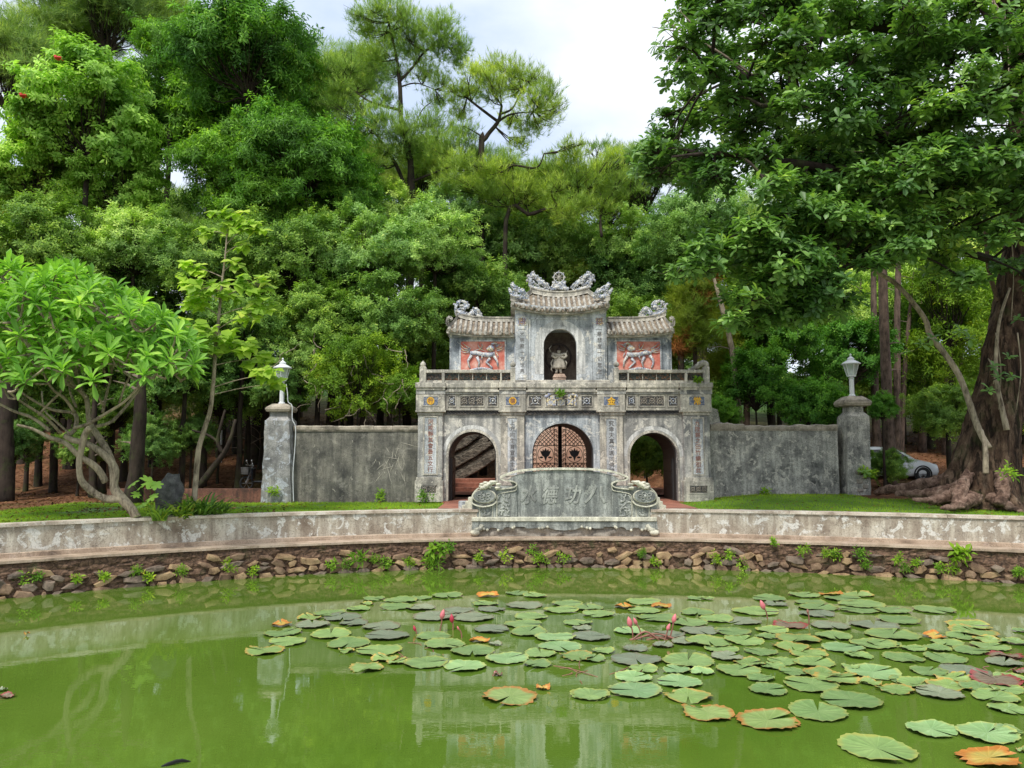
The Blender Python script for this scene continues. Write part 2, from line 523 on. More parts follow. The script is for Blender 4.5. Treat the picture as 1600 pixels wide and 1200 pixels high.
M['weed'] = leafm('weed_leaf', [(0, (0.091, 0.194, 0.016)), (.5, (0.169, 0.332, 0.028)), (.85, (0.286, 0.458, 0.048)), (1, (0.454, 0.549, 0.079))], .5, .35)
M['strap'] = leafm('strap_leaf', [(0, (0.059, 0.135, 0.022)), (.5, (0.118, 0.239, 0.036)), (.85, (0.212, 0.343, 0.050)), (1, (0.413, 0.416, 0.108))], .45, .3)
t = NT('old_tree_bark_deep')
a = t.noise(3.2, 9, .72, t.map((1, 1, .35)))
v = t.noise(2.4, 6, .65, t.map((2.6, 2.6, .3)), dist=.8)
c = t.ramp(a, [(.32, (.02, .013, .01)), (.48, (.085, .052, .034)), (.62, (.20, .135, .09)), (.72, (.33, .26, .19))])
c = t.mix(t.ramp(v, [(.40, .85), (.50, 0.0)]), c, (.012, .009, .007))
g = t.noise(1.1, 6, .6)
c = t.mix(t.ramp(g, [(.55, 0.0), (.68, .55)]), c, (.05, .065, .02))
t.col(c); t.set(.95, spec=.15)
t.bump(t.mix(.5, a, v), 1, .16)
M['bark_deep'] = t.m
t = NT('knobbly_root_bark')
a = t.noise(4.2, 9, .75)
v = t.noise(3, 6, .7, dist=1.2)
c = t.ramp(a, [(.32, (.04, .025, .02)), (.46, (.14, .085, .062)), (.6, (.30, .20, .15)), (.72, (.42, .33, .26))])
c = t.mix(t.ramp(v, [(.38, .7), (.46, 0.0)]), c, (.03, .02, .015))
t.col(c); t.set(.95, spec=.15)
t.bump(t.mix(.5, a, v), 1, .12)
M['bark_root'] = t.m
M['litter'] = leafm('fallen_leaf', [(0, (.05, .025, .012)), (.5, (.13, .06, .028)), (.85, (.22, .11, .05)), (1, (.4, .25, .13))], .8, .1)
M['dead'] = leafm('dead_foliage', [(0, (.12, .05, .015)), (.5, (.22, .09, .03)), (1, (.34, .16, .06))], .8, .2)
M['bark_dark'] = bark('dark_bark', (.05, .037, .028), (.012, .009, .007), moss=.4)
M['bark_pine'] = bark('pine_bark', (.15, .105, .08), (.022, .017, .013), 1.8)
M['bark_big'] = bark('old_tree_bark', (.21, .14, .095), (.03, .02, .015), 1.6, moss=.25)
M['bark_pale'] = bark('pale_smooth_bark', (.40, .33, .235), (.075, .055, .038), 2.2)
M['twig'] = bark('dry_twig', (.25, .2, .15), (.1, .08, .06))
# ------------------------------------------------------------------ pond edge curve and terrain
_w = [(-120, 950), (0, 935), (200, 918), (400, 903), (600, 893), (800, 887), (1000, 888), (1200, 893), (1400, 902), (1600, 912), (1720, 920)]
_p = np.array([tuple(on_z(a, b))[:2] for a, b in _w])
PC = np.polyfit(_p[:, 0], _p[:, 1], 3)
XL0, XR0 = -13.5, 15.5
def cy(x):
    if x < XL0: return float(np.polyval(PC, XL0) + (x - XL0) * np.polyval(np.polyder(PC), XL0) * math.exp((x - XL0) / 40))
    if x > XR0: return float(np.polyval(PC, XR0) + (x - XR0) * np.polyval(np.polyder(PC), XR0) * math.exp(-(x - XR0) / 40))
    return float(np.polyval(PC, x))
def cn(x):
    d = (cy(x + .05) - cy(x - .05)) / .1
    l = math.hypot(1, d)
    return Vector((-d / l, 1 / l, 0))
def edge(x, t, z):
    n = cn(x)
    return Vector((x + n.x * t, cy(x) + n.y * t, z))

def sm(a, b, v):
    u = min(1, max(0, (v - a) / (b - a)))
    return u * u * (3 - 2 * u)

def gz(x, y):
    right = sm(5.5, 9.5, x)
    left = 1 - sm(-5, -2.5, x)
    z = 1.62 + right * .055 * min(max(y - 23.5, 0), 5.6)
    z += right * .07 * min(max(y - 29.2, 0), 6)
    side = max(right, left)
    z += side * .035 * min(max(y - 29, 0), 4)
    y0 = 33 + 5 * (1 - side)
    z += (.24 - .10 * right) * min(max(y - y0, 0), 20)
    z += .19 * min(max(y - y0 - 20, 0), 60)
    if y > 29.5:
        z += .12 * noise.noise(Vector((x * .35, y * .35, 0))) * min(1, (y - 29.5) / 4) + .03 * noise.noise(Vector((x * 1.6, y * 1.6, 3)))
    return z

t = NT('forest_floor')
a = t.noise(1.3, 8, .65)
c = t.ramp(a, [(.3, (.09, .042, .022)), (.48, (.20, .088, .045)), (.66, (.33, .17, .09))])
a2 = t.noise(9, 8, .75)
c = t.mix(t.ramp(a2, [(.42, .7), (.56, 0.0)]), c, (.05, .028, .015))
g = t.noise(.35, 4, .5)
c = t.mix(t.ramp(g, [(.56, 0.0), (.68, .6)]), c, (.05, .07, .02))
sp_ = t.n.new('ShaderNodeSeparateXYZ'); t.l.new(t.pos, sp_.inputs[0])
mr = t.n.new('ShaderNodeMapRange'); mr.inputs[1].default_value = 46; mr.inputs[2].default_value = 62
t.l.new(sp_.outputs['Y'], mr.inputs[0])
c = t.mix(mr.outputs[0], c, t.ramp(a, [(.35, (.02, .05, .012)), (.6, (.07, .13, .03))]))
t.col(c); t.set(.95, spec=.1); t.bump(a2, .9, .06)
M['floor'] = t.m

xs = sorted(set([-400, -200, -120, -80, -60, -45, -36, -30, -26] + [round(-24 + .6 * i, 2) for i in range(82)] + [27, 32, 38, 46, 60, 80, 120, 200, 400]))
rows = [('a', -60, 1.7), ('a', 1.0, 1.7), ('a', 2.0, 1.5), ('a', 3.0, -1.2), ('c', -2.5, -1.2), ('c', .1, -1.2), ('c', .22, .7), ('c', .8, .72), ('c', .9, 0)]
rows += [('g', t_, 0) for t_ in [1.2 + .5 * i for i in range(40)] + [22, 23, 24.5, 26, 28, 30, 33, 36, 40, 45, 50, 60, 80, 120, 200, 400]]
vs_, fs_ = [], []
for k, t_, z_ in rows:
    for x in xs:
        if k == 'a': p = Vector((x, t_, z_))
        elif k == 'c' and z_: p = edge(x, t_, z_) if abs(x) < 26 else Vector((x, cy(x) + t_, z_))
        else:
            p = edge(x, t_, 0) if (abs(x) < 26 and t_ < 2) else Vector((x, cy(x) + t_, 0))
            p.z = gz(p.x, p.y)
        vs_.append(p)
nx = len(xs)
for j in range(len(rows) - 1):
    for i in range(nx - 1):
        fs_.append((j * nx + i, j * nx + i + 1, (j + 1) * nx + i + 1, (j + 1) * nx + i))
MB().add(vs_, fs_).build('ground', M['floor'], smooth=True, kind='structure')

# water
t = NT('green_pond_water')
n = t.noise(.25, 4, .5)
t.col(t.ramp(n, [(.35, (.080, .148, .015)), (.65, (.112, .185, .024))]))
t.set(.008)
t.b.inputs['IOR'].default_value = 2.1
t.b.inputs['Specular IOR Level'].default_value = .5
w1 = t.noise(2.6, 3, .5, t.map((1, 1.6, 1)))
w2 = t.noise(11, 2, .5, t.map((1, 1.8, 1)))
wm = t.mix(.22, w1, w2)
t.bump(wm, .02, .05)
M['water'] = t.m
o = MB()
wx = [-40 + 2 * i for i in range(41)]
vv = [(x, 1.5, 0) for x in wx] + [(x, cy(x) + .2, 0) for x in wx]
o.add(vv, [(i, i + 1, i + 42, i + 41) for i in range(40)])
o.build('water', M['water'], kind='structure')

# ------------------------------------------------------------------ retaining wall with its stones and ledge
rw = thing('retaining_wall', 'rubble stone retaining wall curving along the far edge of the green pond', 'stone wall', (1.6, cy(1.6), 0))
t = NT('mortar_rubble')
v = t.vor(4.5, 'DISTANCE_TO_EDGE', t.map((1, 1, 1.8)))
nn = t.noise(9, 8, .7)
c = t.ramp(nn, [(.32, (.035, .02, .012)), (.5, (.13, .075, .045)), (.66, (.25, .155, .10))])
c = t.mix(t.ramp(v, [(.0, .8), (.08, 0.0)]), c, (.022, .014, .009))
gn = t.noise(1.7, 5, .6)
c = t.mix(t.ramp(gn, [(.58, 0.0), (.7, .5)]), c, (.07, .09, .03))
t.col(c); t.set(.95)
t.bump(t.mix(.5, nn, v), 1, .07)
M['mortar'] = t.m
vs_, fs_ = [], []
zz = [-.5, -.15, -.05] + [.02 + .045 * i for i in range(18)]
xx = [-22 + .075 * i for i in range(int(46 / .075))]
for x in xx:
    for z in zz:
        q = Vector((x * 2.6, z * 5, 1.3))
        d = .05 * noise.noise(q) + .045 * noise.noise(q * 2.7) + .06 * abs(noise.noise(q * 1.4 + Vector((9, 3, 2))))
        vs_.append(edge(x, .10 + .10 * z - d, z))
m_ = len(zz)
for i in range(len(xx) - 1):
    for j in range(m_ - 1):
        fs_.append((i * m_ + j, (i + 1) * m_ + j, (i + 1) * m_ + j + 1, i * m_ + j + 1))
MB().add(vs_, fs_).build('mortar_bed', M['mortar'], rw)

def stone_mesh(i, mat):
    r = random.Random(100 + i)
    n = r.choice([4, 5, 5, 6, 7])
    ang = [2 * math.pi * (k + r.uniform(-.28, .28)) / n for k in range(n)]
    o = []
    for a in ang:
        c_, s_ = math.cos(a), math.sin(a)
        f = 1 / max(abs(c_), abs(s_)) ** .75
        o.append((.5 * c_ * f * r.uniform(.82, 1), .5 * s_ * f * r.uniform(.8, 1)))
    vs = [(x, .5, z) for x, z in o] + [(x, -.05 + r.uniform(-.1, .1), z) for x, z in o] + [(x * .86 + r.uniform(-.04, .04), -.42 + r.uniform(-.1, .1), z * .84 + r.uniform(-.04, .04)) for x, z in o] + [(r.uniform(-.1, .1), -.5, r.uniform(-.1, .1))]
    fs = []
    for k in range(n):
        k2 = (k + 1) % n
        fs += [(k2, k, n + k, n + k2), (n + k2, n + k, 2 * n + k, 2 * n + k2), (2 * n + k2, 2 * n + k, 3 * n)]
    me = bpy.data.meshes.new('stone')
    me.from_pydata(vs, [], fs)
    me.materials.append(mat)
    return me
smats = [plaster('wall_stone', (.33, .22, .135), (.20, .12, .072), (.05, .03, .02), .1, .2, (.32, .22, .14), sc=2.5),
         plaster('wall_stone_grey', (.30, .225, .165), (.18, .13, .095), (.045, .034, .027), .1, .2, (.28, .22, .18), sc=2.5),
         plaster('wall_stone_ochre', (.50, .35, .19), (.32, .20, .105), (.08, .05, .03), .1, .2, (.45, .33, .2), sc=2.5)]
SM = [stone_mesh(i, smats[i % 3]) for i in range(18)]
cnt = 0
for rowi, (z0, hh, wm_) in enumerate([(-.02, .25, .36), (.19, .22, .38), (.375, .19, .40), (.54, .15, .42)]):
    x = -13.2 + .1 * rowi
    while x < 14.6 and cnt < 300:
        w_ = random.uniform(.4, 1.7) * wm_
        if random.random() < (.98, .95, .85, .42)[rowi]:
            n = cn(x)
            p = edge(x + w_ / 2, .045 + .1 * z0 + random.uniform(-.03, .03), z0 + random.uniform(-.02, .03) + .03 * math.sin(x * 1.3))
            put('stone', random.choice(SM), rw, p, (random.uniform(-.2, .2), random.uniform(-.4, .4), math.atan2(-n.x, n.y) + random.uniform(-.12, .12)),
                (w_ * 1.08, random.uniform(.10, .24), hh * random.uniform(.7, 1.45)))
            cnt += 1
        x += w_

def sweep(prof, x0, x1, step=.3, jit=0):
    """closed (t,z) outline swept along the pond edge"""
    o = MB()
    n = max(2, int((x1 - x0) / step) + 1)
    m = len(prof)
    vs, fs = [], []
    for i in range(n):
        x = x0 + (x1 - x0) * i / (n - 1)
        for t_, z_ in prof:
            j = jit * noise.noise(Vector((x * 2, t_ * 3, z_ * 3)))
            vs.append(edge(x, t_ + j, z_ + j * .5))
    for i in range(n - 1):
        for k in range(m):
            fs.append((i * m + k, (i + 1) * m + k, (i + 1) * m + (k + 1) % m, i * m + (k + 1) % m))
    fs.append(tuple(range(m - 1, -1, -1)))
    fs.append(tuple(range((n - 1) * m, n * m)))
    return o.add(vs, fs)
sweep([(.10, .80), (.10, .86), (.76, .87), (.76, .80)], -22, 24, .25, .012).build('ledge', M['ledge'], rw)

# ------------------------------------------------------------------ parapets
SX0, SX1 = at(736, 800, 23.9).x, at(1029, 800, 23.9).x
for side, (a, b), lab in ((0, (-22, SX0 + .3), 'stained plaster parapet between lawn and pond on the side of the frangipani'),
                          (1, (SX1 - .3, 24), 'stained plaster parapet between lawn and pond on the side of the huge old tree')):
    pr = thing('pond_parapet', lab, 'low wall', edge((a + b) / 2, .8, .87))
    sweep([(.74, .87), (.74, 1.62), (.97, 1.62), (.97, .87)], a, b, .3, .01).build('wall_body', M['parapet'], pr)
    sweep([(.71, .872), (.705, .97), (.74, .99), (.742, .872)], a, b, .3, .015).build('plinth_band', M['ledge'], pr)
    x = a
    while x < b - .1:
        x2 = min(b, x + 3.9)
        sweep([(.69, 1.622), (.69, 1.70), (1.02, 1.71), (1.02, 1.622)], x + .012, x2, .3, .012).build('coping', M['cap'], pr)
        x = x2

# ------------------------------------------------------------------ scroll shaped screen in front of the gate
YS = cy(1.63) + .62
def sp(X, Y, yy=YS):
    q = at(700 + X / 4.444, 700 + Y / 4.444, yy)
    return (q.x, q.z)
base = sp(805, 600)
scr = thing('spirit_screen', 'low grey green stone screen shaped like an unrolled scroll before the gate', 'stone screen', (base[0], YS, .87))
xm = sp(805, 0)[0]
def mir(pl):
    return [(2 * xm - x, z) for x, z in pl]
D = .34
# main tablet
top = [(475, 300), (420, 218), (480, 186), (560, 168), (660, 158), (800, 152)]
tp = [sp(*p) for p in top]
out = [sp(340, 480), sp(340, 330)] + tp
out = [sp(475, 480)] + tp + mir(tp[::-1])[1:] + [mir([sp(475, 480)])[0]]
MB().prism(out[::-1], YS + .03, YS + D).build('tablet', M['screen'], scr)
rimp = [sp(360, 205), sp(410, 183), sp(480, 163), sp(560, 153), sp(660, 147), sp(805, 145)]
rim = resample([Vector((x, YS + D * .5, z)) for x, z in rimp + mir(rimp[::-1])[1:]], 50)
b = MB()
vs_, fs_ = [], []
for p in rim:
    for dy, dz in ((-D * .6, -.03), (-D * .6, .035), (D * .55, .035), (D * .55, -.03)):
        vs_.append((p.x, p.y + dy, p.z + dz))
for i in range(len(rim) - 1):
    for k in range(4):
        fs_.append((i * 4 + k, (i + 1) * 4 + k, (i + 1) * 4 + (k + 1) % 4, i * 4 + (k + 1) % 4))
fs_ += [(0, 1, 2, 3), tuple(len(vs_) - 4 + k for k in (3, 2, 1, 0))]
b.add(vs_, fs_).build('top_rim', M['screen_rim'], scr)
def ribbon(pl, y0, y1, th, n=26):
    pts = resample([Vector((x, 0, z)) for x, z in pl], n)
    o = MB()
    vs, fs = [], []
    for i, p in enumerate(pts):
        d = (pts[min(i + 1, n - 1)] - pts[max(0, i - 1)]).normalized()
        nn_ = Vector((-d.z, 0, d.x)) * th
        for q, y in ((p - nn_, y0), (p + nn_, y0), (p + nn_, y1), (p - nn_, y1)):
            vs.append((q.x, y, q.z))
    for i in range(n - 1):
        for k in range(4):
            fs.append((i * 4 + k, (i + 1) * 4 + k, (i + 1) * 4 + (k + 1) % 4, i * 4 + (k + 1) % 4))
    fs += [(0, 1, 2, 3), tuple(4 * n - 4 + k for k in (3, 2, 1, 0))]
    return o.add(vs, fs)
for sgn in (0, 1):
    f = (lambda pl: pl) if not sgn else mir
    P = lambda *pts: f([sp(*p) for p in pts])
    # side wing body, folded band, roll and roundel, knot, panels
    pl = P((168, 480), (168, 350), (215, 285), (330, 265), (474, 262), (480, 480))
    MB().prism(pl if sgn else pl[::-1], YS - .04, YS + D + .05).build('wing', M['screen'], scr)
    ribbon(P((360, 205), (385, 222), (450, 232), (478, 250), (455, 272), (390, 282), (330, 288)), YS - .12, YS + D, .018).build('scroll_fold', M['screen_rim'], scr)
    ribbon(P((478, 258), (470, 292), (420, 303), (365, 315), (342, 335), (340, 400), (340, 478)), YS - .075, YS - .02, .012).build('moulding', M['screen_rim'], scr)
    ribbon(P((300, 275), (225, 272), (180, 310), (168, 350), (175, 385), (240, 405), (310, 392), (335, 370)), YS - .16, YS - .02, .02).build('scroll_roll', M['screen_rim'], scr)
    cxz = P((252, 333))[0]
    b = MB().torus((cxz[0], YS - .12, cxz[1]), .345, .035, sx=1, sz=.58, n=32)
    b.build('roundel_ring', M['screen_rim'], scr, smooth=True)
    b = MB()
    b.lathe([(.33, 0), (.33, .1)], (0, 0, 0), 28, 1, .58)
    b.v = [(cxz[0] + x, YS - .17 + z, cxz[1] + y) for x, y, z in b.v]
    b.build('roundel', M['screen'], scr)
    b = MB()
    for k in range(5):
        a = k * 1.256 + .5
        b.torus((cxz[0] + .15 * math.cos(a), YS - .18, cxz[1] + .085 * math.sin(a)), .06, .018, n=12, k=5, sz=.7)
    b.ball((cxz[0], YS - .18, cxz[1]), .05, n=8)
    b.build('roundel_carving', M['screen_letter'], scr, smooth=True)
    b = MB()
    for k in range(7):
        a = (345 - k * 13, 232 + k * 7 + (k % 2) * 4)
        c_ = (255 - k * 6, 262 + 10 * (k % 3))
        pts = P(a, ((a[0] + c_[0]) / 2, a[1] + 2), c_)
        b.tube([(pts[0][0], YS - .17, pts[0][1]), (pts[1][0], YS - .23, pts[1][1]), (pts[2][0], YS - .17, pts[2][1])], [.03, .055, .035], 7)
    for (X, Y) in ((350, 250), (345, 275), (300, 240), (262, 240), (240, 250)):
        q = P((X, Y))[0]
        b.ball((q[0], YS - .16, q[1]), .075, (1.3, 1, .6))
    b.build('ribbon_knot', M['screen_rim'], scr, smooth=True)
    def relief(X0, X1, Y0, Y1, seed, y):
        r = random.Random(seed)
        o = MB()
        for k in range(16):
            X, Y = r.uniform(X0, X1), r.uniform(Y0, Y1)
            a = r.uniform(0, 6.28)
            pts = []
            for s_ in range(6):
                X += math.cos(a) * 9; Y += math.sin(a) * 9
                a += r.uniform(.3, .8) * (1 if k % 2 else -1)
                X, Y = min(X1, max(X0, X)), min(Y1, max(Y0, Y))
                q = P((X, Y))[0]
                pts.append((q[0], y, q[1]))
            o.tube(pts, [.012, .026, .03, .028, .02, .01], 6)
        for k in range(12):
            q = P((r.uniform(X0, X1), r.uniform(Y0, Y1)))[0]
            o.ball((q[0], y, q[1]), r.uniform(.02, .04), n=6, m=4)
        return o
    relief(350, 425, 320, 470, 5, YS - .045).build('dragon_relief', M['screen_letter'], scr, smooth=True)
    relief(238, 295, 405, 468, 8, YS - .045).build('flower_relief', M['screen_letter'], scr, smooth=True)
    pl = P((222, 478), (222, 405), (240, 392), (305, 392), (310, 478))
    ribbon(pl, YS - .07, YS - .035, .009).build('panel_frame', M['screen_rim'], scr)
    # stepped shoulder and foot
    b = MB()
    for (X0, X1, Y0) in ((138, 168, 345), (118, 168, 372), (95, 168, 400)):
        a_, c_ = P((X0, Y0))[0], P((X1, 440))[0]
        b.box(a_[0], c_[0], YS + .1 + Y0 * .00004, YS + .55 - Y0 * .0001, c_[1], a_[1])
    b.build('stepped_block', M['screen_rim'], scr, bevel=.01)
    q = P((190, 588))[0]
    b = MB().ball((q[0], YS - .16, q[1] + .02), .13, (1.2, .8, .7), 12, 7)
    b.tube([(P((190, 575))[0][0], YS - .14, P((190, 575))[0][1]), (P((225, 560))[0][0], YS - .12, P((225, 560))[0][1]), (P((240, 530))[0][0], YS - .1, P((240, 530))[0][1])], [.09, .08, .06], 8)
    b.build('scroll_foot', M['screen_rim'], scr, smooth=True)
# base slab and scalloped apron
a_, c_ = sp(166, 478), sp(1444, 506)
MB().box(a_[0], c_[0], YS - .16, YS + D + .1, c_[1], a_[1]).build('base_slab', M['screen_rim'], scr, bevel=.01)
half = [(170, 508), (165, 560), (215, 575), (240, 548), (262, 566), (285, 562), (300, 550), (335, 552), (345, 568), (380, 566), (395, 550), (420, 545), (440, 556), (460, 552), (470, 545), (530, 545), (545, 556), (600, 556), (625, 550), (640, 562), (660, 556), (690, 545), (700, 552), (740, 565), (805, 570)]
hp = [sp(*p) for p in half]
MB().prism(hp + mir(hp[::-1])[1:], YS - .11, YS + .1).build('apron', M['screen'], scr)
b = MB()
for X, Y in ((250, 560), (275, 566), (350, 568), (450, 552), (460, 545), (632, 556), (655, 552), (690, 545)):
    q = sp(X, Y)
    for qx in (q[0], 2 * xm - q[0]):
        b.ball((qx, YS - .13, q[1]), .045, n=8)
b.build('apron_scrolls', M['screen_rim'], scr, smooth=True)
vs_, fs_ = [], []
for i in range(60):
    for j in range(7):
        x = a_[0] + .15 + (c_[0] - a_[0] - .3) * i / 59
        z = .8 + .34 * j / 6
        vs_.append((x, YS - .02 - .08 * noise.noise(Vector((x * 3, z * 5, 0))), z))
for i in range(59):
    for j in range(6):
        fs_.append((i * 7 + j, (i + 1) * 7 + j, (i + 1) * 7 + j + 1, i * 7 + j + 1))
MB().add(vs_, fs_).box(a_[0] + .15, c_[0] - .15, YS + .06, YS + D, .8, 1.2).build('rubble_footing', M['rubble'], scr)

def glyph(txt, size, ext, mat, parent, name, center, Y, sx=1, bevel=0, line=1.0, shear=0, label=None):
    cu = bpy.data.curves.new('t', 'FONT')
    cu.body = '\n'.join(txt) if len(txt) > 1 else txt
    cu.size = size
    cu.extrude = ext
    cu.bevel_depth = bevel
    cu.align_x = 'CENTER'
    cu.space_line = line
    cu.shear = shear
    cu.resolution_u = 3
    cu.offset = size * .008
    tmp = bpy.data.objects.new('t', cu)
    COL.objects.link(tmp)
    dg = bpy.context.evaluated_depsgraph_get()
    me = bpy.data.meshes.new_from_object(tmp.evaluated_get(dg))
    bpy.data.objects.remove(tmp)
    bpy.data.curves.remove(cu)
    co = np.empty(len(me.vertices) * 3, np.float32)
    me.vertices.foreach_get('co', co)
    co = co.reshape(-1, 3)
    mnn, mxx = co.min(0), co.max(0)
    c0 = (mnn + mxx) / 2
    w = wloc(parent)
    new = np.stack([(co[:, 0] - c0[0]) * sx + center[0] - w.x, Y - w.y - (co[:, 2] - c0[2]), (co[:, 1] - c0[1]) + center[1] - w.z], 1)
    me.vertices.foreach_set('co', new.astype(np.float32).ravel())
    me.materials.clear()
    me.materials.append(mat)
    me.update()
    me.name = name
    o = bpy.data.objects.new(name, me)
    link(o, parent)
    return tag(o, label)
for chx, X in zip('水德功八', (560, 712, 870, 1022)):
    glyph(chx, .60, .006, M['screen_letter'], scr, 'raised_character', sp(X, 325), YS + .024, .82 if chx != '八' else 1.15, .010, shear=.22)

# ------------------------------------------------------------------ the gate
GY = 28.1
gb = at(882.5, 785, GY)
gate = thing('temple_gate', 'weathered three arched temple gate with tiled roofs and red relief panels behind the pond', 'gate', (gb.x, GY, gb.z))
GZ = gb.z
def gp(px, py, Y=GY):
    q = at(px, py, Y)
    return (q.x, q.z)
def pbox(mb, x0, x1, y0, y1, Yf, Yb, Yp=None):
    Yp = Yp or Yf
    a, b = gp(x0, y0, Yp), gp(x1, y1, Yp)
    return mb.box(a[0], b[0], Yf, Yb, b[1], a[1])
def frame(mb, x0, x1, y0, y1, Yf, Yb, w):
    a, b = gp(x0, y0, Yf), gp(x1, y1, Yf)
    xa, xb, za, zb = a[0], b[0], b[1], a[1]
    mb.box(xa - w, xb + w, Yf, Yb, zb, zb + w)
    mb.box(xa - w, xb + w, Yf, Yb, za - w, za)
    mb.box(xa - w, xa, Yf, Yb, za, zb)
    mb.box(xb, xb + w, Yf, Yb, za, zb)
    return mb
def lattice(px0, px1, py0, py1, Yf, seed):
    """openwork relief: fret of short bars and rings over a recessed panel"""
    r = random.Random(seed)
    a, b = gp(px0, py0, Yf), gp(px1, py1, Yf)
    o = MB()
    w, h = b[0] - a[0], a[1] - b[1]
    nxx = max(1, round(w / (h * .9)))
    cw = w / nxx
    for i in range(nxx):
        cx, cz = a[0] + cw * (i + .5), (a[1] + b[1]) / 2
        o.torus((cx, Yf, cz), min(cw, h) * .30, .018, n=12, k=4)
        o.ball((cx, Yf, cz), min(cw, h) * .13, (1, .6, 1), 6, 4)
        for q in range(4):
            an = q * 1.57 + .785
            o.tube([(cx + math.cos(an) * h * .3, Yf, cz + math.sin(an) * h * .3), (cx + math.cos(an) * cw * .52, Yf, cz + math.sin(an) * h * .52)], .016, 4)
        for q in range(3):
            ex, ez = cx + r.uniform(-.42, .42) * cw, cz + r.uniform(-.42, .42) * h
            o.tube([(ex, Yf, ez), (ex + r.uniform(-.06, .06), Yf - .01, ez + .05), (ex + r.uniform(-.1, .1), Yf, ez + .02)], [.012, .02, .01], 4)
    return o

def arch(cx, cz, r, zb, n=18):
    return [(cx - r, zb)] + [(cx - r * math.cos(math.pi * i / n), cz + r * math.sin(math.pi * i / n)) for i in range(n + 1)] + [(cx + r, zb)]

YW, YB = 28.27, 30.75
zb = GZ - .1
ztop = gp(800, 609, YW)[1]
for (xa, xb, acx, at_, ar, mk) in ((690, 783, 738, 674.5, 37, 'stone'), (818, 940, 879.5, 661.5, 47.7, 'stone_blue'), (973, 1067, 1021, 676, 37, 'stone')):
    A, B = gp(xa, 700, YW)[0], gp(xb, 700, YW)[0]
    rr = ar / 42.5
    acz = gp(acx, at_, YW)[1] - rr
    acX = gp(acx, 700, YW)[0]
    ou = [(A, zb)] + arch(acX, acz, rr, zb) + [(B, zb), (B, ztop), (A, ztop)]
    MB().prism(ou[::-1], YW, YB).build('arch_wall', M[mk], gate)
    # moulded archivolt standing a little proud
    pts = arch(acX, acz, rr, zb + .1, 24)
    o = MB()
    vs_, fs_ = [], []
    for k, (x, z) in enumerate(pts):
        dx, dz = (x - acX), max(0, z - acz)
        l = math.hypot(dx, dz)
        ux, uz = dx / l, dz / l
        for q, y in ((0.002, YW - .03), (.07, YW - .03), (.09, YW + .01), (.002, YW + .01)):
            vs_.append((x + ux * q, y, z + uz * q))
    for k in range(len(pts) - 1):
        for q in range(4):
            fs_.append((k * 4 + q, (k + 1) * 4 + q, (k + 1) * 4 + (q + 1) % 4, k * 4 + (q + 1) % 4))
    o.add(vs_, fs_).build('archivolt', M['trim' if mk == 'stone' else 'stone_blue'], gate)
def band(cx, cz, r0, r1, zb_, y0, y1, name, mat, parent, n=28, legs=True):
    o_, i_ = [], []
    for k in range(n + 1):
        a = math.pi * k / n
        o_.append((cx - r1 * math.cos(a), cz + r1 * math.sin(a))); i_.append((cx - r0 * math.cos(a), cz + r0 * math.sin(a)))
    if legs:
        o_ = [(cx - r1, zb_)] + o_ + [(cx + r1, zb_)]; i_ = [(cx - r0, zb_)] + i_ + [(cx + r0, zb_)]
    vs, fs = [], []
    for a, b in zip(o_, i_):
        vs += [(a[0], y0, a[1]), (b[0], y0, b[1]), (b[0], y1, b[1]), (a[0], y1, a[1])]
    for k in range(len(o_) - 1):
        for q in range(4):
            fs.append((k * 4 + q, (k + 1) * 4 + q, (k + 1) * 4 + (q + 1) % 4, k * 4 + (q + 1) % 4))
    fs += [(3, 2, 1, 0), tuple(len(vs) - 4 + k for k in range(4))]
    return MB().add(vs, fs).build(name, M[mat], parent)
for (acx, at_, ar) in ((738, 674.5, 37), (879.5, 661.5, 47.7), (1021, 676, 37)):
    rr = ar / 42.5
    band(gp(acx, 700, YW)[0], gp(acx, at_, YW)[1] - rr, rr - .035, rr - .004, GZ + .04, YW + .22, YB - .01, 'black_arch_lining', 'wood_black', gate)  # thin near-black lining over the inner face of each arch
    if ar < 40:
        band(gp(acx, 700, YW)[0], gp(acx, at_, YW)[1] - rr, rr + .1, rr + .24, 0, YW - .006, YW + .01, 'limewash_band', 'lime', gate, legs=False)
# solid parts of the mass behind the pillars
o = MB()
for xa, xb in ((655, 690), (783, 818), (940, 973), (1067, 1110)):
    A, B = gp(xa, 700, YW)[0], gp(xb, 700, YW)[0]
    o.box(A + .003, B - .003, YW + .002, YB - .002, zb, ztop - .002)
o.build('core_wall', M['stone'], gate)
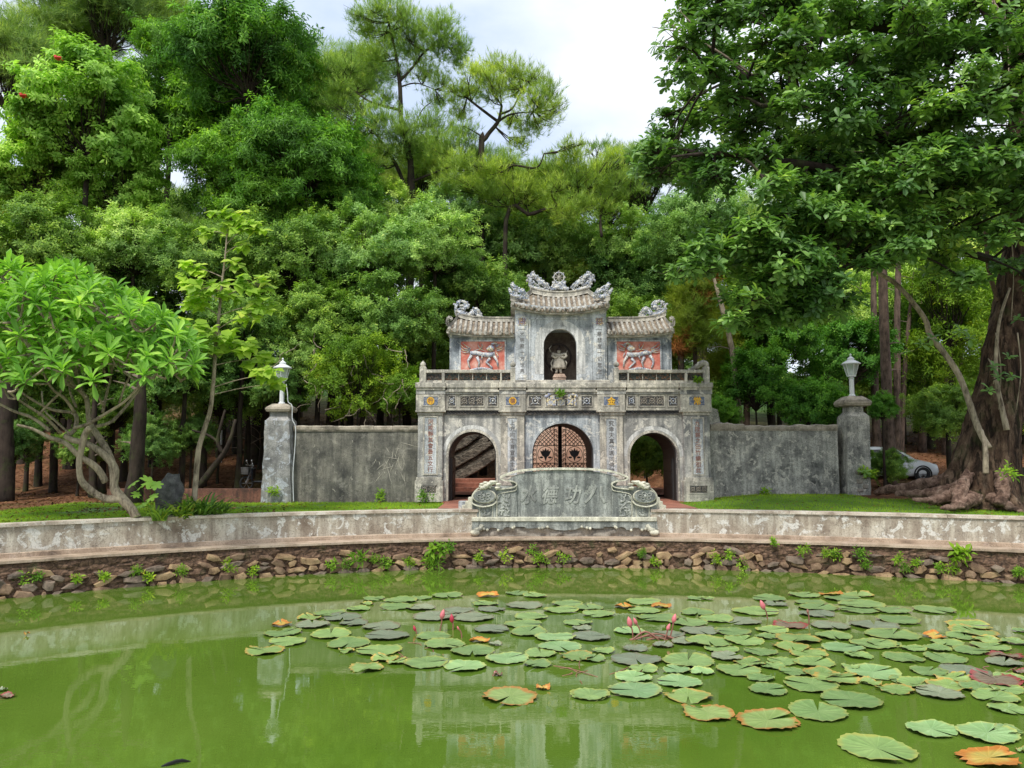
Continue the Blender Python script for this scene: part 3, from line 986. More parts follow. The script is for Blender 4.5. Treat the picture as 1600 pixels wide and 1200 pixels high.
# pillars
INS = {0: '河戒靜其會最五文行', 1: '上方向生育宣濟主極', 2: '究幸天真示圓同佛國', 3: '九陛錫之田竹續祖此'}
MED = '行德金常'
M['ink_red'] = simple('faded_red_letters', (.30, .13, .09), .8, 0, (.2, .09, .07), 20)
M['ink_dark'] = simple('dark_inlaid_letters', (.10, .09, .085), .8, 0, (.2, .19, .18), 20)
pil = [(653, 691, 648, 692, 650, 695.5, 663.5, 681.5, 652, 740, 662, 684), (782.5, 819.5, 779, 823, 780, 821.5, 793, 808, 653, 742, 790.5, 811.5),
       (937.5, 975, 934, 979, 933, 977, 947, 964.5, 654, 742, 943.5, 966.5), (1068, 1108, 1068, 1116, 1063, 1112, 1082, 1100, 654, 741, 1077, 1101)]
for i, (sx0, sx1, bx0, bx1, cx0, cx1, ix0, ix1, iy0, iy1, mx0, mx1) in enumerate(pil):
    c0 = gp((sx0 + sx1) / 2, 700)
    pbx = MB()
    pbox(pbx, sx0, sx1, 648, 746, GY + .04, YW + .05, GY)
    P_ = pbx.build('pillar', M['stone' if i in (0, 3) else 'trim'], gate, bevel=.015)
    for (a, b, c, d, yf, nm) in ((bx0, bx1, 751, 784.5, GY - .06, 'plinth'), (bx0 + 2, bx1 - 2, 746, 751, GY - .02, 'plinth_moulding'), (cx0, cx1, 616, 641, GY - .04, 'capital_block'),
                                 (cx0 - 1, cx1 + 1, 641, 644, GY - .075, 'capital_moulding'), (sx0 - 1.2, sx1 + 1.2, 644, 648.5, GY - .01, 'capital_moulding')):
        pbox(MB(), a, b, c, d, yf, YW + .06).build(nm, M['trim'], P_, bevel=.012)
    fr = frame(MB(), ix0, ix1, iy0, iy1, GY + .012, GY + .05, .05)
    fr.build('inscription_frame', M['trim'], P_)
    pbox(MB(), ix0 + .2, ix1 - .2, iy0 + .2, iy1 - .2, GY + .03, GY + .05).build('inscription_panel', M['upper'], P_)
    z1, z0 = gp(0, iy0 + 2)[1], gp(0, iy1 - 1)[1]
    g_ = glyph(INS[i], .205, .004, M['ink_red' if i in (0, 3) else 'ink_dark'], P_, 'inscription', (gp((ix0 + ix1) / 2, 700)[0], (z0 + z1) / 2), GY + .026, .98, 0, (z1 - z0) / 9 / .205 * .985)
    my0, my1 = 620, 633
    mcx = (mx0 + mx1) / 2
    frame(MB(), mx0, mx1, my0, my1, GY - .055, GY - .02, .045).build('medallion_frame', M['trim'], P_)
    pbox(MB(), mx0, mx1, my0, my1, GY - .045, GY - .02).build('medallion_panel', M['panel_blue'], P_)
    q = gp(mcx, (my0 + my1) / 2)
    b = MB().lathe([(.14, 0), (.14, .02), (.11, .02), (.11, .012)], (0, 0, 0), 18)
    b.v = [(q[0] + x, GY - .046 - z, q[1] + y) for x, y, z in b.v]
    if i < 2:
        b.build('medallion', M['yellow'], P_)
        glyph(MED[i], .19, .006, M['ink_red'], P_, 'medallion_character', q, GY - .063)
    else:
        glyph(MED[i], .30, .015, M['yellow'], P_, 'medallion_character', q, GY - .055, 1, .006)
    if i in (0, 3):
        frame(MB(), bx0 + 10, bx1 - 11, 759, 770, GY - .075, GY - .05, .04).build('plinth_frame', M['trim'], P_)
        pbox(MB(), bx0 + 10, bx1 - 11, 759, 770, GY - .066, GY - .05).build('plinth_panel', M['panel_dark'], P_)
        lattice(bx0 + 10, bx1 - 11, 759, 770, GY - .075, i).build('plinth_relief', M['rubble'], P_, smooth=True)

# frieze between the pillars, its panels and the dark band below
for bi, (xa, xb, pans) in enumerate(((695.5, 780, [(701, 711), (719.5, 755.5), (763, 777)]), (821.5, 933, [(826.5, 846), (853, 902), (908.5, 925)]), (977, 1063, [(981, 993), (1000, 1037.5), (1045, 1059)]))):
    fr = MB()
    pbox(fr, xa + .2, xb - .2, 615, 641, GY + .05, YW + .04)
    F_ = fr.build('frieze', M['trim'], gate)
    pbox(MB(), xa + .3, xb - .3, 609.5, 612.5, GY - .06, YW + .04, GY).build('frieze_moulding', M['trim'], F_)
    pbox(MB(), xa + .3, xb - .3, 612.5, 615, GY, YW + .04, GY).build('frieze_moulding', M['trim'], F_)
    pbox(MB(), xa + .3, xb - .3, 641, 647.5, GY + .09, YW + .04, GY).build('carved_band', M['panel_dark'], F_)
    rb = MB()
    r_ = random.Random(bi)
    A, B = gp(xa + 3, 644, GY), gp(xb - 3, 644, GY)
    x = A[0]
    while x < B[0]:
        rb.torus((x, GY + .085, A[1] + r_.uniform(-.01, .01)), .035, .014, n=8, k=4)
        rb.tube([(x + .04, GY + .085, A[1] + .04), (x + .07, GY + .08, A[1] - .02), (x + .1, GY + .085, A[1] + .02)], .013, 4)
        x += .12
    rb.build('band_scrollwork', M['iron'], F_, kind='stuff')
    for pi_, (pa, pb_) in enumerate(pans):
        frame(MB(), pa, pb_, 619, 634, GY + .02, GY + .06, .035).build('panel_frame', M['trim'], F_)
        pbox(MB(), pa, pb_, 619, 634, GY + .045, GY + .06, GY).build('panel', M['panel_dark'], F_)
        lattice(pa, pb_, 619, 634, GY + .035, bi * 5 + pi_).build('panel_relief', M['ceramic'] if pi_ != 1 else M['rubble'], F_, smooth=True)
# the antiques relief over the centre arch
o = MB()
for (px, py, w, h) in ((863, 622, 4, 4), (863, 629, 6, 5), (874, 621, 5, 5), (877, 629, 6, 5), (890, 620, 3, 5), (891, 628, 5, 5), (856, 627, 2, 7), (899, 627, 2, 7)):
    A, B = gp(px - w, py - h), gp(px + w, py + h)
    o.box(A[0], B[0], GY - .0, GY + .05, B[1], A[1])
for px, py in ((854, 619), (900, 619), (858, 616), (896, 616), (876, 615)):
    q = gp(px, py)
    o.ball((q[0], GY, q[1]), .07, (1.3, .6, 1))
o.build('antiques_relief', M['ceramic_warm'], gate, bevel=.02)

# cornice slabs
for (xa, xb, yf) in ((649.5, 697, 0), (697, 779, .07), (779, 823, 0), (823, 931.5, .07), (931.5, 978.5, 0), (978.5, 1061, .07), (1061, 1113, 0)):
    pbox(MB(), xa + .05, xb - .05, 598.2, 606.5, GY - .13 + yf, YB + .15, GY).build('cornice', M['trim'], gate, bevel=.02)
    pbox(MB(), xa + 1.2, xb - 1.2, 606.5, 609.4, GY - .09 + yf, YW + .2, GY).build('cornice_moulding', M['trim'], gate)
    pbox(MB(), xa + .8, xb - .8, 609.4, 615.8, GY - .05 + yf * .6, YW + .2, GY).build('cornice_moulding', M['stone'], gate)
deck = gp(0, 599, GY)[1]

# balustrade
BY = GY + .05
for side in (0, 1):
    f = (lambda x: x) if side == 0 else (lambda x: 1764.5 - x)
    b_ = MB()
    bal = pbox(b_, min(f(666), f(798)), max(f(666), f(798)), 577.8, 582.8, BY - .05, BY + .17, BY).build('balustrade', M['trim'], gate, bevel=.012)
    pbox(MB(), min(f(666), f(798)), max(f(666), f(798)), 594.6, 598.3, BY - .03, BY + .16, BY).build('bottom_rail', M['trim'], bal, bevel=.01)
    for px, w, top_ in ((661, 5, 573), (692.7, 2.2, 583), (783, 1.2, 583), (801.5, 3.8, 574)):
        pbox(MB(), f(px) - w, f(px) + w, top_, 598.4, BY - .08, BY + .2, BY).build('post', M['trim'], bal, bevel=.02)
        if w > 3:
            q = gp(f(px), 569, BY + .06)
            MB().lathe([(.07, -.1), (.1, -.06), (.11, 0), (.08, .06), (.03, .1), (.01, .13)], (q[0], BY + .06, q[1]), 12).build('finial', M['trim'], bal, smooth=True)
    for k, (pa, pb_) in enumerate(((666, 690.5), (694.9, 781.8), (784.2, 797.7))):
        pa, pb_ = min(f(pa), f(pb_)), max(f(pa), f(pb_))
        pbox(MB(), pa, pb_, 583, 594.5, BY + .07, BY + .1, BY).build('openwork_panel', M['panel_green'], bal)
        lattice(pa, pb_, 583.5, 594, BY + .05, 20 + k + side * 5).build('openwork', M['panel_green'] if k == 1 else M['panel_dark'], bal, smooth=True)
        if k == 1:
            for q in (.25, .5, .75):
                pbox(MB(), pa + (pb_ - pa) * q - .5, pa + (pb_ - pa) * q + .5, 583, 594.5, BY + .03, BY + .1, BY).build('mullion', M['trim'], bal)
# broken stone dragon bits on the right rail
o = MB()
for px, py, r_ in ((1084, 575, .09), (1090, 572, .11), (1094, 569, .12), (1099, 567, .13), (1078, 577, .06)):
    q = gp(px, py, BY)
    o.ball((q[0], BY + .05, q[1]), r_, (1.1, .8, .9), 7, 5)
o.build('broken_ornament', M['trim'], gate)

# upper storey ------------------------------------------------
UY, UB = 29.55, 31.4
SYY = UY + .18
upl = gp(804.5, 560, UY)[0]; upr = gp(948, 560, UY)[0]
uc = (upl + upr) / 2
zt_e, zt_c = gp(805, 481, UY)[1], gp(876, 490, UY)[1]
n_r = 25.8 * UY / 1200
ncz = gp(875.5, 514, UY)[1] - n_r
ncx = gp(875.3, 560, UY)[0]
curve_top = [(uc + (upr - uc) * (1 - 2 * k / 12), zt_c + (zt_e - zt_c) * (1 - 2 * k / 12) ** 2) for k in range(13)]
ou = [(upl, deck)] + arch(ncx, ncz, n_r, deck + .12) + [(upr, deck)] + curve_top
MB().prism(ou[::-1], UY, UY + .22).build('niche_front', M['upper'], gate)
band(ncx, ncz, n_r + .004, n_r + .34, deck + .5, UY - .008, UY + .01, 'limewash_band', 'lime', gate)
o = MB()
o.box(upl, ncx - n_r - .25, UY + .222, UB, deck, zt_c - .003)
o.box(ncx + n_r + .25, upr, UY + .222, UB, deck, zt_c - .003)
o.box(ncx - n_r - .248, ncx + n_r + .248, UY + .222, UB, ncz + n_r + .1, zt_c - .005)
o.build('niche_block', M['upper'], gate)
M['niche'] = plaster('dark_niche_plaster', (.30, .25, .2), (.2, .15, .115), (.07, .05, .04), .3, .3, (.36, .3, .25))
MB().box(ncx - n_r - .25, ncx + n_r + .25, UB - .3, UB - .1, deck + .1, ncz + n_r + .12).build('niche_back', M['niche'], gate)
o = MB()
o.box(upl - .1, upr + .1, UY - .1, UB + .05, deck + .002, gp(0, 594, UY)[1])
o.box(upl + .05, upr - .05, UY - .25, UY - .1, deck + .002, gp(0, 597.5, UY)[1])
o.build('niche_plinth', M['trim'], gate, bevel=.02)
zpl = gp(0, 594, UY)[1]
# raised frame round niche field and inscription columns
o = MB()
for (xa, xb, ya, yb) in ((826.5, 829, 499, 594), (923, 925.5, 499, 594), (829, 923, 496.5, 499)):
    pbox(o, xa, xb, ya, yb, UY - .035, UY + .01, UY)
o.build('niche_frame', M['upper'], gate)
for px in (815.8, 936.5):
    pbox(MB(), px - 9.5, px + 9.5, 493, 594, UY - .05, UY + .01, UY).build('upper_column', M['upper'], gate, bevel=.01)
    frame(MB(), px - 5, px + 5, 514, 589, UY - .07, UY - .045, .03).build('inscription_frame', M['upper'], gate)
    glyph('光明照十方世界' if px < 900 else '慈悲度一切眾生', .20, .004, M['ink_dark'], gate, 'inscription', (gp(px, 550, UY)[0], gp(px, 551, UY)[1]), UY - .053, .9, 0, 1.22)
    pbox(MB(), px - 6.2, px + 6.2, 496.5, 508.5, UY - .066, UY - .045, UY).build('square_plaque', M['ceramic_warm'], gate)
    q = gp(px, 502.5, UY)
    o = MB()
    for k in range(9):
        o.torus((q[0] + (k % 3 - 1) * .085, UY - .067, q[1] + (k // 3 - 1) * .085), .028, .011, n=8, k=4)
    o.build('plaque_relief', M['ink_red'], gate)
# curved cornice under centre roof
for k, (dz, yf) in enumerate(((.02, .10), (.10, .18), (.17, .26))):
    pl = [(uc + (upr + .03 * k - uc) * (2 * j / 16 - 1), zt_c + dz + (zt_e - zt_c) * (2 * j / 16 - 1) ** 2) for j in range(17)]
    vs_, fs_ = [], []
    for x, z in pl:
        vs_ += [(x, UY - yf, z - .04), (x, UY - yf, z + .04), (x, UB + .1, z + .04), (x, UB + .1, z - .04)]
    for j in range(16):
        for q in range(4):
            fs_.append((j * 4 + q, (j + 1) * 4 + q, (j + 1) * 4 + (q + 1) % 4, j * 4 + (q + 1) % 4))
    fs_ += [(0, 1, 2, 3), (67, 66, 65, 64)]
    MB().add(vs_, fs_).build('eave_cornice', M['upper'], gate)

# side wings of the upper storey with red relief panels
for side in (0, 1):
    f = (lambda x: x) if side == 0 else (lambda x: 1752 - x)
    lo, hi = sorted((f(702.5), f(804)))
    A, B = gp(lo, 560, SYY)[0], gp(hi, 560, SYY)[0]
    zt = gp(750, 527, SYY)[1]
    MB().box(A, B, SYY, UB - .1, deck, zt).build('side_wall', M['stone_blue'], gate)
    lo2, hi2 = sorted((f(720), f(788.5)))
    pn = pbox(MB(), lo2, hi2, 533.5, 582, SYY - .012, SYY + .02, SYY).build('red_panel', M['red'], gate)
    frame(MB(), lo2, hi2, 533.5, 582, SYY - .04, SYY + .012, .055).build('panel_frame', M['upper'], pn)
    pbox(MB(), lo - .5, hi + .5, 522, 527.5, SYY - .08, UB, SYY).build('wall_cornice', M['upper'], gate, bevel=.015)
    # winged beast relief, traced from the left panel and mirrored for the right one
    Q = lambda X, Y: gp(f(690 + (590 + (X - 590) * 1.12) / 9.23), 460 + (885 + (Y - 885) * 1.1) / 9.23, SYY)
    def tb(o, pts, rad, y=SYY - .05, n=7):
        pts = [Q(*p) for p in pts]
        o.tube([(x, y, z) for x, z in pts], [.84 * r / 9.23 / 41 for r in rad], n, (.8, 1))
    o = MB()
    tb(o, [(430, 850), (500, 850), (590, 870), (680, 880), (750, 860)], [28, 42, 38, 46, 34])
    for leg in ([(450, 880), (405, 950), (410, 1000), (430, 1045)], [(520, 900), (550, 970), (535, 1035)], [(690, 920), (640, 970), (700, 1030), (720, 1050)], [(740, 890), (780, 960), (790, 1030)]):
        tb(o, leg, [30, 22, 16, 14][:len(leg)] if len(leg) == 4 else [28, 20, 14])
    o.build('beast_body', M['ceramic'], pn, smooth=True)
    o = MB()
    q = Q(700, 790)
    o.ball((q[0], SYY - .07, q[1]), .135, (1.1, .6, 1))
    q = Q(660, 800)
    o.ball((q[0], SYY - .1, q[1]), .07, (1, .6, .9))
    tb(o, [(700, 740), (740, 725), (780, 735)], [14, 22, 10], SYY - .08)
    tb(o, [(560, 830), (590, 900), (570, 950)], [10, 18, 8], SYY - .08)
    for pl in ([(430, 810), (350, 790), (300, 730)], [(430, 820), (340, 815), (295, 775)], [(425, 835), (360, 845), (315, 830)], [(440, 800), (380, 760), (330, 715)],
               [(770, 800), (830, 780), (870, 740)], [(775, 820), (830, 810), (865, 780)], [(760, 780), (800, 745), (845, 735)], [(750, 760), (790, 740), (820, 742)],
               [(570, 800), (540, 760), (530, 720)], [(580, 790), (590, 750), (570, 725)], [(770, 850), (790, 890), (780, 920)], [(480, 820), (560, 800), (640, 830)]):
        tb(o, pl, [12, 9, 3], SYY - .045, 5)
    o.build('beast_head_and_flames', M['ceramic_warm'], pn, smooth=True)
    o = MB()
    for X in range(440, 720, 26):
        q = Q(X, 1078 - 26 * math.sin((X - 440) / 280 * 3.14))
        o.ball((q[0], SYY - .04, q[1]), .06, (1, .6, .9), 6, 4)
    o.build('rocks_and_waves', M['ceramic'], pn, smooth=True)

# roofs ---------------------------------------------------------
DISC = MB().lathe([(.085, 0), (.085, .05), (.06, .06), (.05, .045), (.02, .055)], (0, 0, 0), 12).mesh('end_disc', M['tile'])
def roof(parent, XE0, XE1, XR0_, XR1_, YE, YR, zE, zR, pitch=.2, hipL=True, hipR=True):
    """curved tiled slope from eave line zE(x) at YE up to ridge zR(x) at YR; both sides"""
    n = max(3, round((XE1 - XE0) / pitch))
    slope = lambda x, t_: 0
    for back in (0, 1):
        vs_, fs_ = [], []
        m = 24
        for i in range(m + 1):
            u = i / m
            xe, xr = XE0 + (XE1 - XE0) * u, XR0_ + (XR1_ - XR0_) * u
            for j in range(6):
                t_ = j / 5
                x = xe + (xr - xe) * t_
                z = zE(xe) + (zR(xr) - zE(xe)) * (t_ ** 1.25)
                y = YE + (YR - YE) * t_
                if back: y = 2 * YR - y
                vs_.append((x, y, z))
        for i in range(m):
            for j in range(5):
                fs_.append((i * 6 + j, (i + 1) * 6 + j, (i + 1) * 6 + j + 1, i * 6 + j + 1))
        MB().add(vs_, fs_).build('pan_tiles', M['pan'], parent)
    for i in range(n):
        xe = XE0 + (XE1 - XE0) * (i + .5) / n
        # straight rows; those outside the ridge stop at the hip
        tmax = 1.0
        if xe < XR0_: tmax = max(.12, (xe - XE0) / max(1e-6, XR0_ - XE0))
        if xe > XR1_: tmax = max(.12, (XE1 - xe) / max(1e-6, XE1 - XR1_))
        pts = []
        for j in range(5):
            t_ = tmax * j / 4
            u = min(1, max(0, (xe - XE0) / (XE1 - XE0)))
            xr = XR0_ + (XR1_ - XR0_) * u
            z = zE(xe) + (zR(xr) - zE(xe)) * (t_ ** 1.25)
            pts.append((xe, YE + (YR - YE) * t_, z + .03))
        MB().tube(pts, .062, 7).build('tile', M['tile'], parent, smooth=True)
        put('end_disc', DISC, parent, (xe, YE - .005, zE(xe) + .015), (math.pi / 2, 0, random.uniform(0, 6)))
        xg = xe + (XE1 - XE0) / n / 2
        if i < n - 1:
            o = MB().box(xg - .05, xg + .05, YE - .02, YE + .1, zE(xg) - .075, zE(xg) - .005)
            o.build('drip_tile', M['pan'], parent)
    # eave fascia
    m = 20
    vs_, fs_ = [], []
    for i in range(m + 1):
        x = XE0 + (XE1 - XE0) * i / m
        z = zE(x)
        vs_ += [(x, YE + .06, z - .13), (x, YE + .06, z - .02), (x, 2 * YR - YE - .06, z - .02), (x, 2 * YR - YE - .06, z - .13)]
    for i in range(m):
        for q in range(4):
            fs_.append((i * 4 + q, (i + 1) * 4 + q, (i + 1) * 4 + (q + 1) % 4, i * 4 + (q + 1) % 4))
    fs_ += [(0, 1, 2, 3), tuple(len(vs_) - 4 + k for k in (3, 2, 1, 0))]
    MB().add(vs_, fs_).build('eave_soffit', M['trim'], parent)

def ridge(parent, pts, w, h, name='ridge', mat='trim'):
    vs_, fs_ = [], []
    for (x, y, z) in pts:
        for dy, dz in ((-w * 1.3, 0), (-w, h * .2), (-w, h * .75), (-w * 1.4, h * .8), (-w * 1.4, h), (w * 1.4, h), (w * 1.4, h * .8), (w, h * .75), (w, h * .2), (w * 1.3, 0)):
            vs_.append((x, y + dy, z + dz))
    for i in range(len(pts) - 1):
        for q in range(10):
            fs_.append((i * 10 + q, (i + 1) * 10 + q, (i + 1) * 10 + (q + 1) % 10, i * 10 + (q + 1) % 10))
    fs_ += [tuple(range(10)), tuple(len(vs_) - 1 - k for k in range(10))]
    return MB().add(vs_, fs_).build(name, M[mat], parent)

def ornament(parent, polys, Y, s, Q, mat='ceramic', name='dragon_ornament', seed=0, blobs=10):
    """carved dragon of curling tubes; polys = [(points, radii)] in drawing units"""
    r = random.Random(seed)
    o = MB()
    for pts, rad in polys:
        pp = resample([Vector((*Q(*p), 0)) for p in pts], len(pts) * 3)
        rr = np.interp(np.linspace(0, 1, len(pp)), np.linspace(0, 1, len(rad)), rad)
        s *= 1.18
        o.tube([(p.x, Y + .04 * math.sin(i * .9), p.y) for i, p in enumerate(pp)], [a * s for a in rr], 7)
        for i in range(0, len(pp), 1):
            d = pp[min(i + 1, len(pp) - 1)] - pp[max(i - 1, 0)]
            nrm = Vector((-d.y, d.x, 0)).normalized()
            a = rr[i] * s
            o.ball((pp[i].x + nrm.x * a * 1.0, Y + r.uniform(-.06, .03), pp[i].y + nrm.y * a * 1.0), a * r.uniform(.45, .75), (1, 1, 1), 6, 4)
            if i % 2 == 0:
                o.ball((pp[i].x - nrm.x * a * .8, Y - .06, pp[i].y - nrm.y * a * .8), a * r.uniform(.4, .6), (1, 1, 1), 6, 4)
        s /= 1.18
    return o.build(name, M[mat], parent, smooth=True)

# centre roof
YE, YR = UY - .38, UY + .9
eL, eR = gp(798, 480, YE)[0], gp(953, 480, YE)[0]
ec = (eL + eR) / 2
rL, rR = gp(832, 462, YR)[0], gp(917, 462, YR)[0]
zc_, ze_ = gp(875, 485, YE)[1], gp(800, 473.5, YE)[1]
zE = lambda x: zc_ + (ze_ - zc_) * abs((x - ec) / (eR - ec)) ** 2.2
zrc = gp(875, 464, YR)[1]
zre = gp(833, 459, YR)[1]
rc = (rL + rR) / 2
zR = lambda x: zrc + (zre - zrc) * abs((x - rc) / (rR - rc)) ** 2
rf = MB().box(rL + .1, rR - .1, YR - .08, YR + .08, zc_, zrc).build('centre_roof', M['trim'], gate)
roof(rf, eL, eR, rL, rR, YE, YR, zE, zR, .2)
ridge(rf, [(rL - .1 + (rR - rL + .2) * i / 16, YR, zR(rL + (rR - rL) * i / 16) - .02 + .06 * abs(i / 8 - 1) ** 3) for i in range(17)], .09, .24)
for sx in (0, 1):
    a, b = (rL, eL) if sx == 0 else (rR, eR)
    pts = []
    for i in range(9):
        u = i / 8
        x = a + (b - a) * u * 1.02
        pts.append((x, YR + (YE + .12 - YR) * u, zre + (ze_ - zre) * u + .02 - .10 * math.sin(u * 3.14) + .10 * u ** 4))
    ridge(rf, pts, .07, .2, 'hip_ridge')
    Q5 = (lambda X, Y: gp(780 + X / 8, 400 + Y / 8, YR)) if sx == 0 else (lambda X, Y: gp(1752 - 780 - X / 8, 400 + Y / 8, YR))
    ornament(rf, [([(640, 400), (585, 370), (530, 320), (470, 265), (410, 240), (370, 265), (385, 300)], [8, 20, 22, 20, 18, 14, 8]),
                  ([(620, 425), (520, 415), (430, 400), (395, 345), (400, 280), (440, 275)], [14, 20, 20, 18, 14, 8]),
                  ([(450, 290), (490, 320), (500, 360), (450, 350), (425, 310)], [8, 12, 12, 12, 8]),
                  ([(430, 240), (425, 205), (400, 215)], [14, 12, 5]), ([(390, 320), (350, 300), (340, 325)], [10, 9, 4]), ([(600, 380), (590, 350), (620, 360)], [14, 12, 6]),
                  ([(410, 250), (365, 240), (345, 265)], [10, 8, 4])], YR, 1 / 8 / 40, Q5, seed=sx)
    Q6 = (lambda X, Y: gp(780 + X / 8, 400 + Y / 8, YE + .35)) if sx == 0 else (lambda X, Y: gp(1752 - 780 - X / 8, 400 + Y / 8, YE + .35))
    ornament(rf, [([(370, 510), (310, 460), (260, 430), (210, 400), (165, 360), (180, 335)], [8, 18, 20, 20, 16, 8]),
                  ([(360, 520), (280, 510), (200, 500), (160, 460), (135, 425), (125, 400)], [12, 18, 22, 18, 12, 7]),
                  ([(330, 490), (300, 430), (280, 415)], [14, 14, 6]), ([(230, 460), (200, 430), (180, 400)], [12, 14, 8])], YE + .35, 1 / 8 / 40, Q6, seed=3 + sx)
# dharma wheel
wq = gp(873.5, 433.5, YR)
wh = MB().torus((wq[0], YR, wq[1]), .205, .026, n=32, k=8).build('wheel', M['ceramic'], gate, smooth=True)
for k in range(8):
    a = k * math.pi / 4
    MB().tube([(wq[0] + .03 * math.cos(a), YR, wq[1] + .03 * math.sin(a)), (wq[0] + .2 * math.cos(a), YR, wq[1] + .2 * math.sin(a))], [.026, .016], 6).build('spoke', M['trim'], wh)
    MB().ball((wq[0] + .255 * math.cos(a), YR, wq[1] + .255 * math.sin(a)), .03).build('wheel_knob', M['trim'], wh, smooth=True)
MB().ball((wq[0], YR, wq[1]), .055, (1, .8, 1)).build('hub', M['trim'], wh, smooth=True)
QW = lambda X, Y: gp(780 + X / 8, 400 + Y / 8, YR)
ornament(wh, [([(640, 420), (690, 400), (750, 390), (800, 400), (860, 420)], [16, 22, 26, 22, 16]), ([(680, 390), (690, 350), (670, 320)], [16, 16, 7]),
              ([(815, 390), (805, 350), (830, 320)], [16, 16, 7]), ([(700, 360), (750, 345), (800, 360)], [14, 14, 14])], YR, 1 / 8 / 40, QW, name='cloud_base', seed=9)

# side roofs
for side in (0, 1):
    f = (lambda x: x) if side == 0 else (lambda x: 1752 - x)
    YE2, YR2 = SYY - .36, SYY + .75
    e_out, e_in = gp(f(697.5), 515, YE2)[0], gp(f(803.5), 515, YE2)[0]
    r_out, r_in = gp(f(716), 500, YR2)[0], gp(f(804), 500, YR2)[0]
    zo, zi = gp(700, 514.5, YE2)[1], gp(780, 520.5, YE2)[1]
    zro, zri = gp(716, 497, YR2)[1], gp(790, 502.5, YR2)[1]
    L0, L1 = abs(e_in - e_out), abs(r_in - r_out)
    zE2 = lambda x: zi + (zo - zi) * max(0, 1 - abs(x - e_out) / L0 * 1.6) ** 2
    zR2 = lambda x: zri + (zro - zri) * max(0, 1 - abs(x - r_out) / L1 * 1.5) ** 2
    rf = MB().box(min(r_in, r_out) + .1, max(r_in, r_out), YR2 - .06, YR2 + .06, zi, zri - .02).build('side_roof', M['trim'], gate)
    if side == 0: roof(rf, e_out, e_in, r_out, r_in, YE2, YR2, zE2, zR2, .2)
    else: roof(rf, e_in, e_out, r_in, r_out, YE2, YR2, zE2, zR2, .2)
    sg = 1 if side == 0 else -1
    ridge(rf, [(r_out - sg * .1 + (r_in - r_out + sg * .1) * i / 14, YR2, zR2(r_out + (r_in - r_out) * i / 14) - .02 + .10 * max(0, 1 - i / 4) ** 2) for i in range(15)], .08, .2)
    pts = []
    for i in range(9):
        u = i / 8
        pts.append((r_out + (e_out - r_out) * u * 1.02, YR2 + (YE2 + .1 - YR2) * u, zro + (zo - zro) * u - .08 * math.sin(u * 3.14) + .16 * u ** 5))
    ridge(rf, pts, .07, .16, 'hip_ridge')
    Q7 = lambda X, Y: gp(f(690 + X / 9.23), 460 + Y / 9.23, YR2)
    ornament(rf, [([(585, 325), (545, 260), (490, 210), (445, 235), (420, 290), (350, 290), (270, 270), (225, 210)], [10, 20, 22, 20, 24, 26, 28, 20]),
                  ([(270, 190), (330, 190), (380, 175), (350, 125), (290, 95)], [20, 26, 24, 22, 12]), ([(250, 150), (245, 120), (280, 100)], [16, 18, 12]),
                  ([(215, 290), (205, 220), (215, 150), (170, 140)], [12, 14, 14, 8]), ([(480, 260), (520, 300), (570, 330)], [14, 16, 12]), ([(330, 240), (300, 215), (340, 200)], [16, 16, 12])],
             YR2, 1 / 9.23 / 40, Q7, seed=20 + side)
    Q8 = lambda X, Y: gp(f(690 + X / 9.23), 460 + Y / 9.23, YE2 + .15)
    ornament(rf, [([(85, 420), (90, 370), (110, 335), (140, 350), (125, 380)], [16, 15, 16, 14, 7])], YE2 + .15, 1 / 9.23 / 40, Q8, 'trim', 'corner_beast', 30 + side)

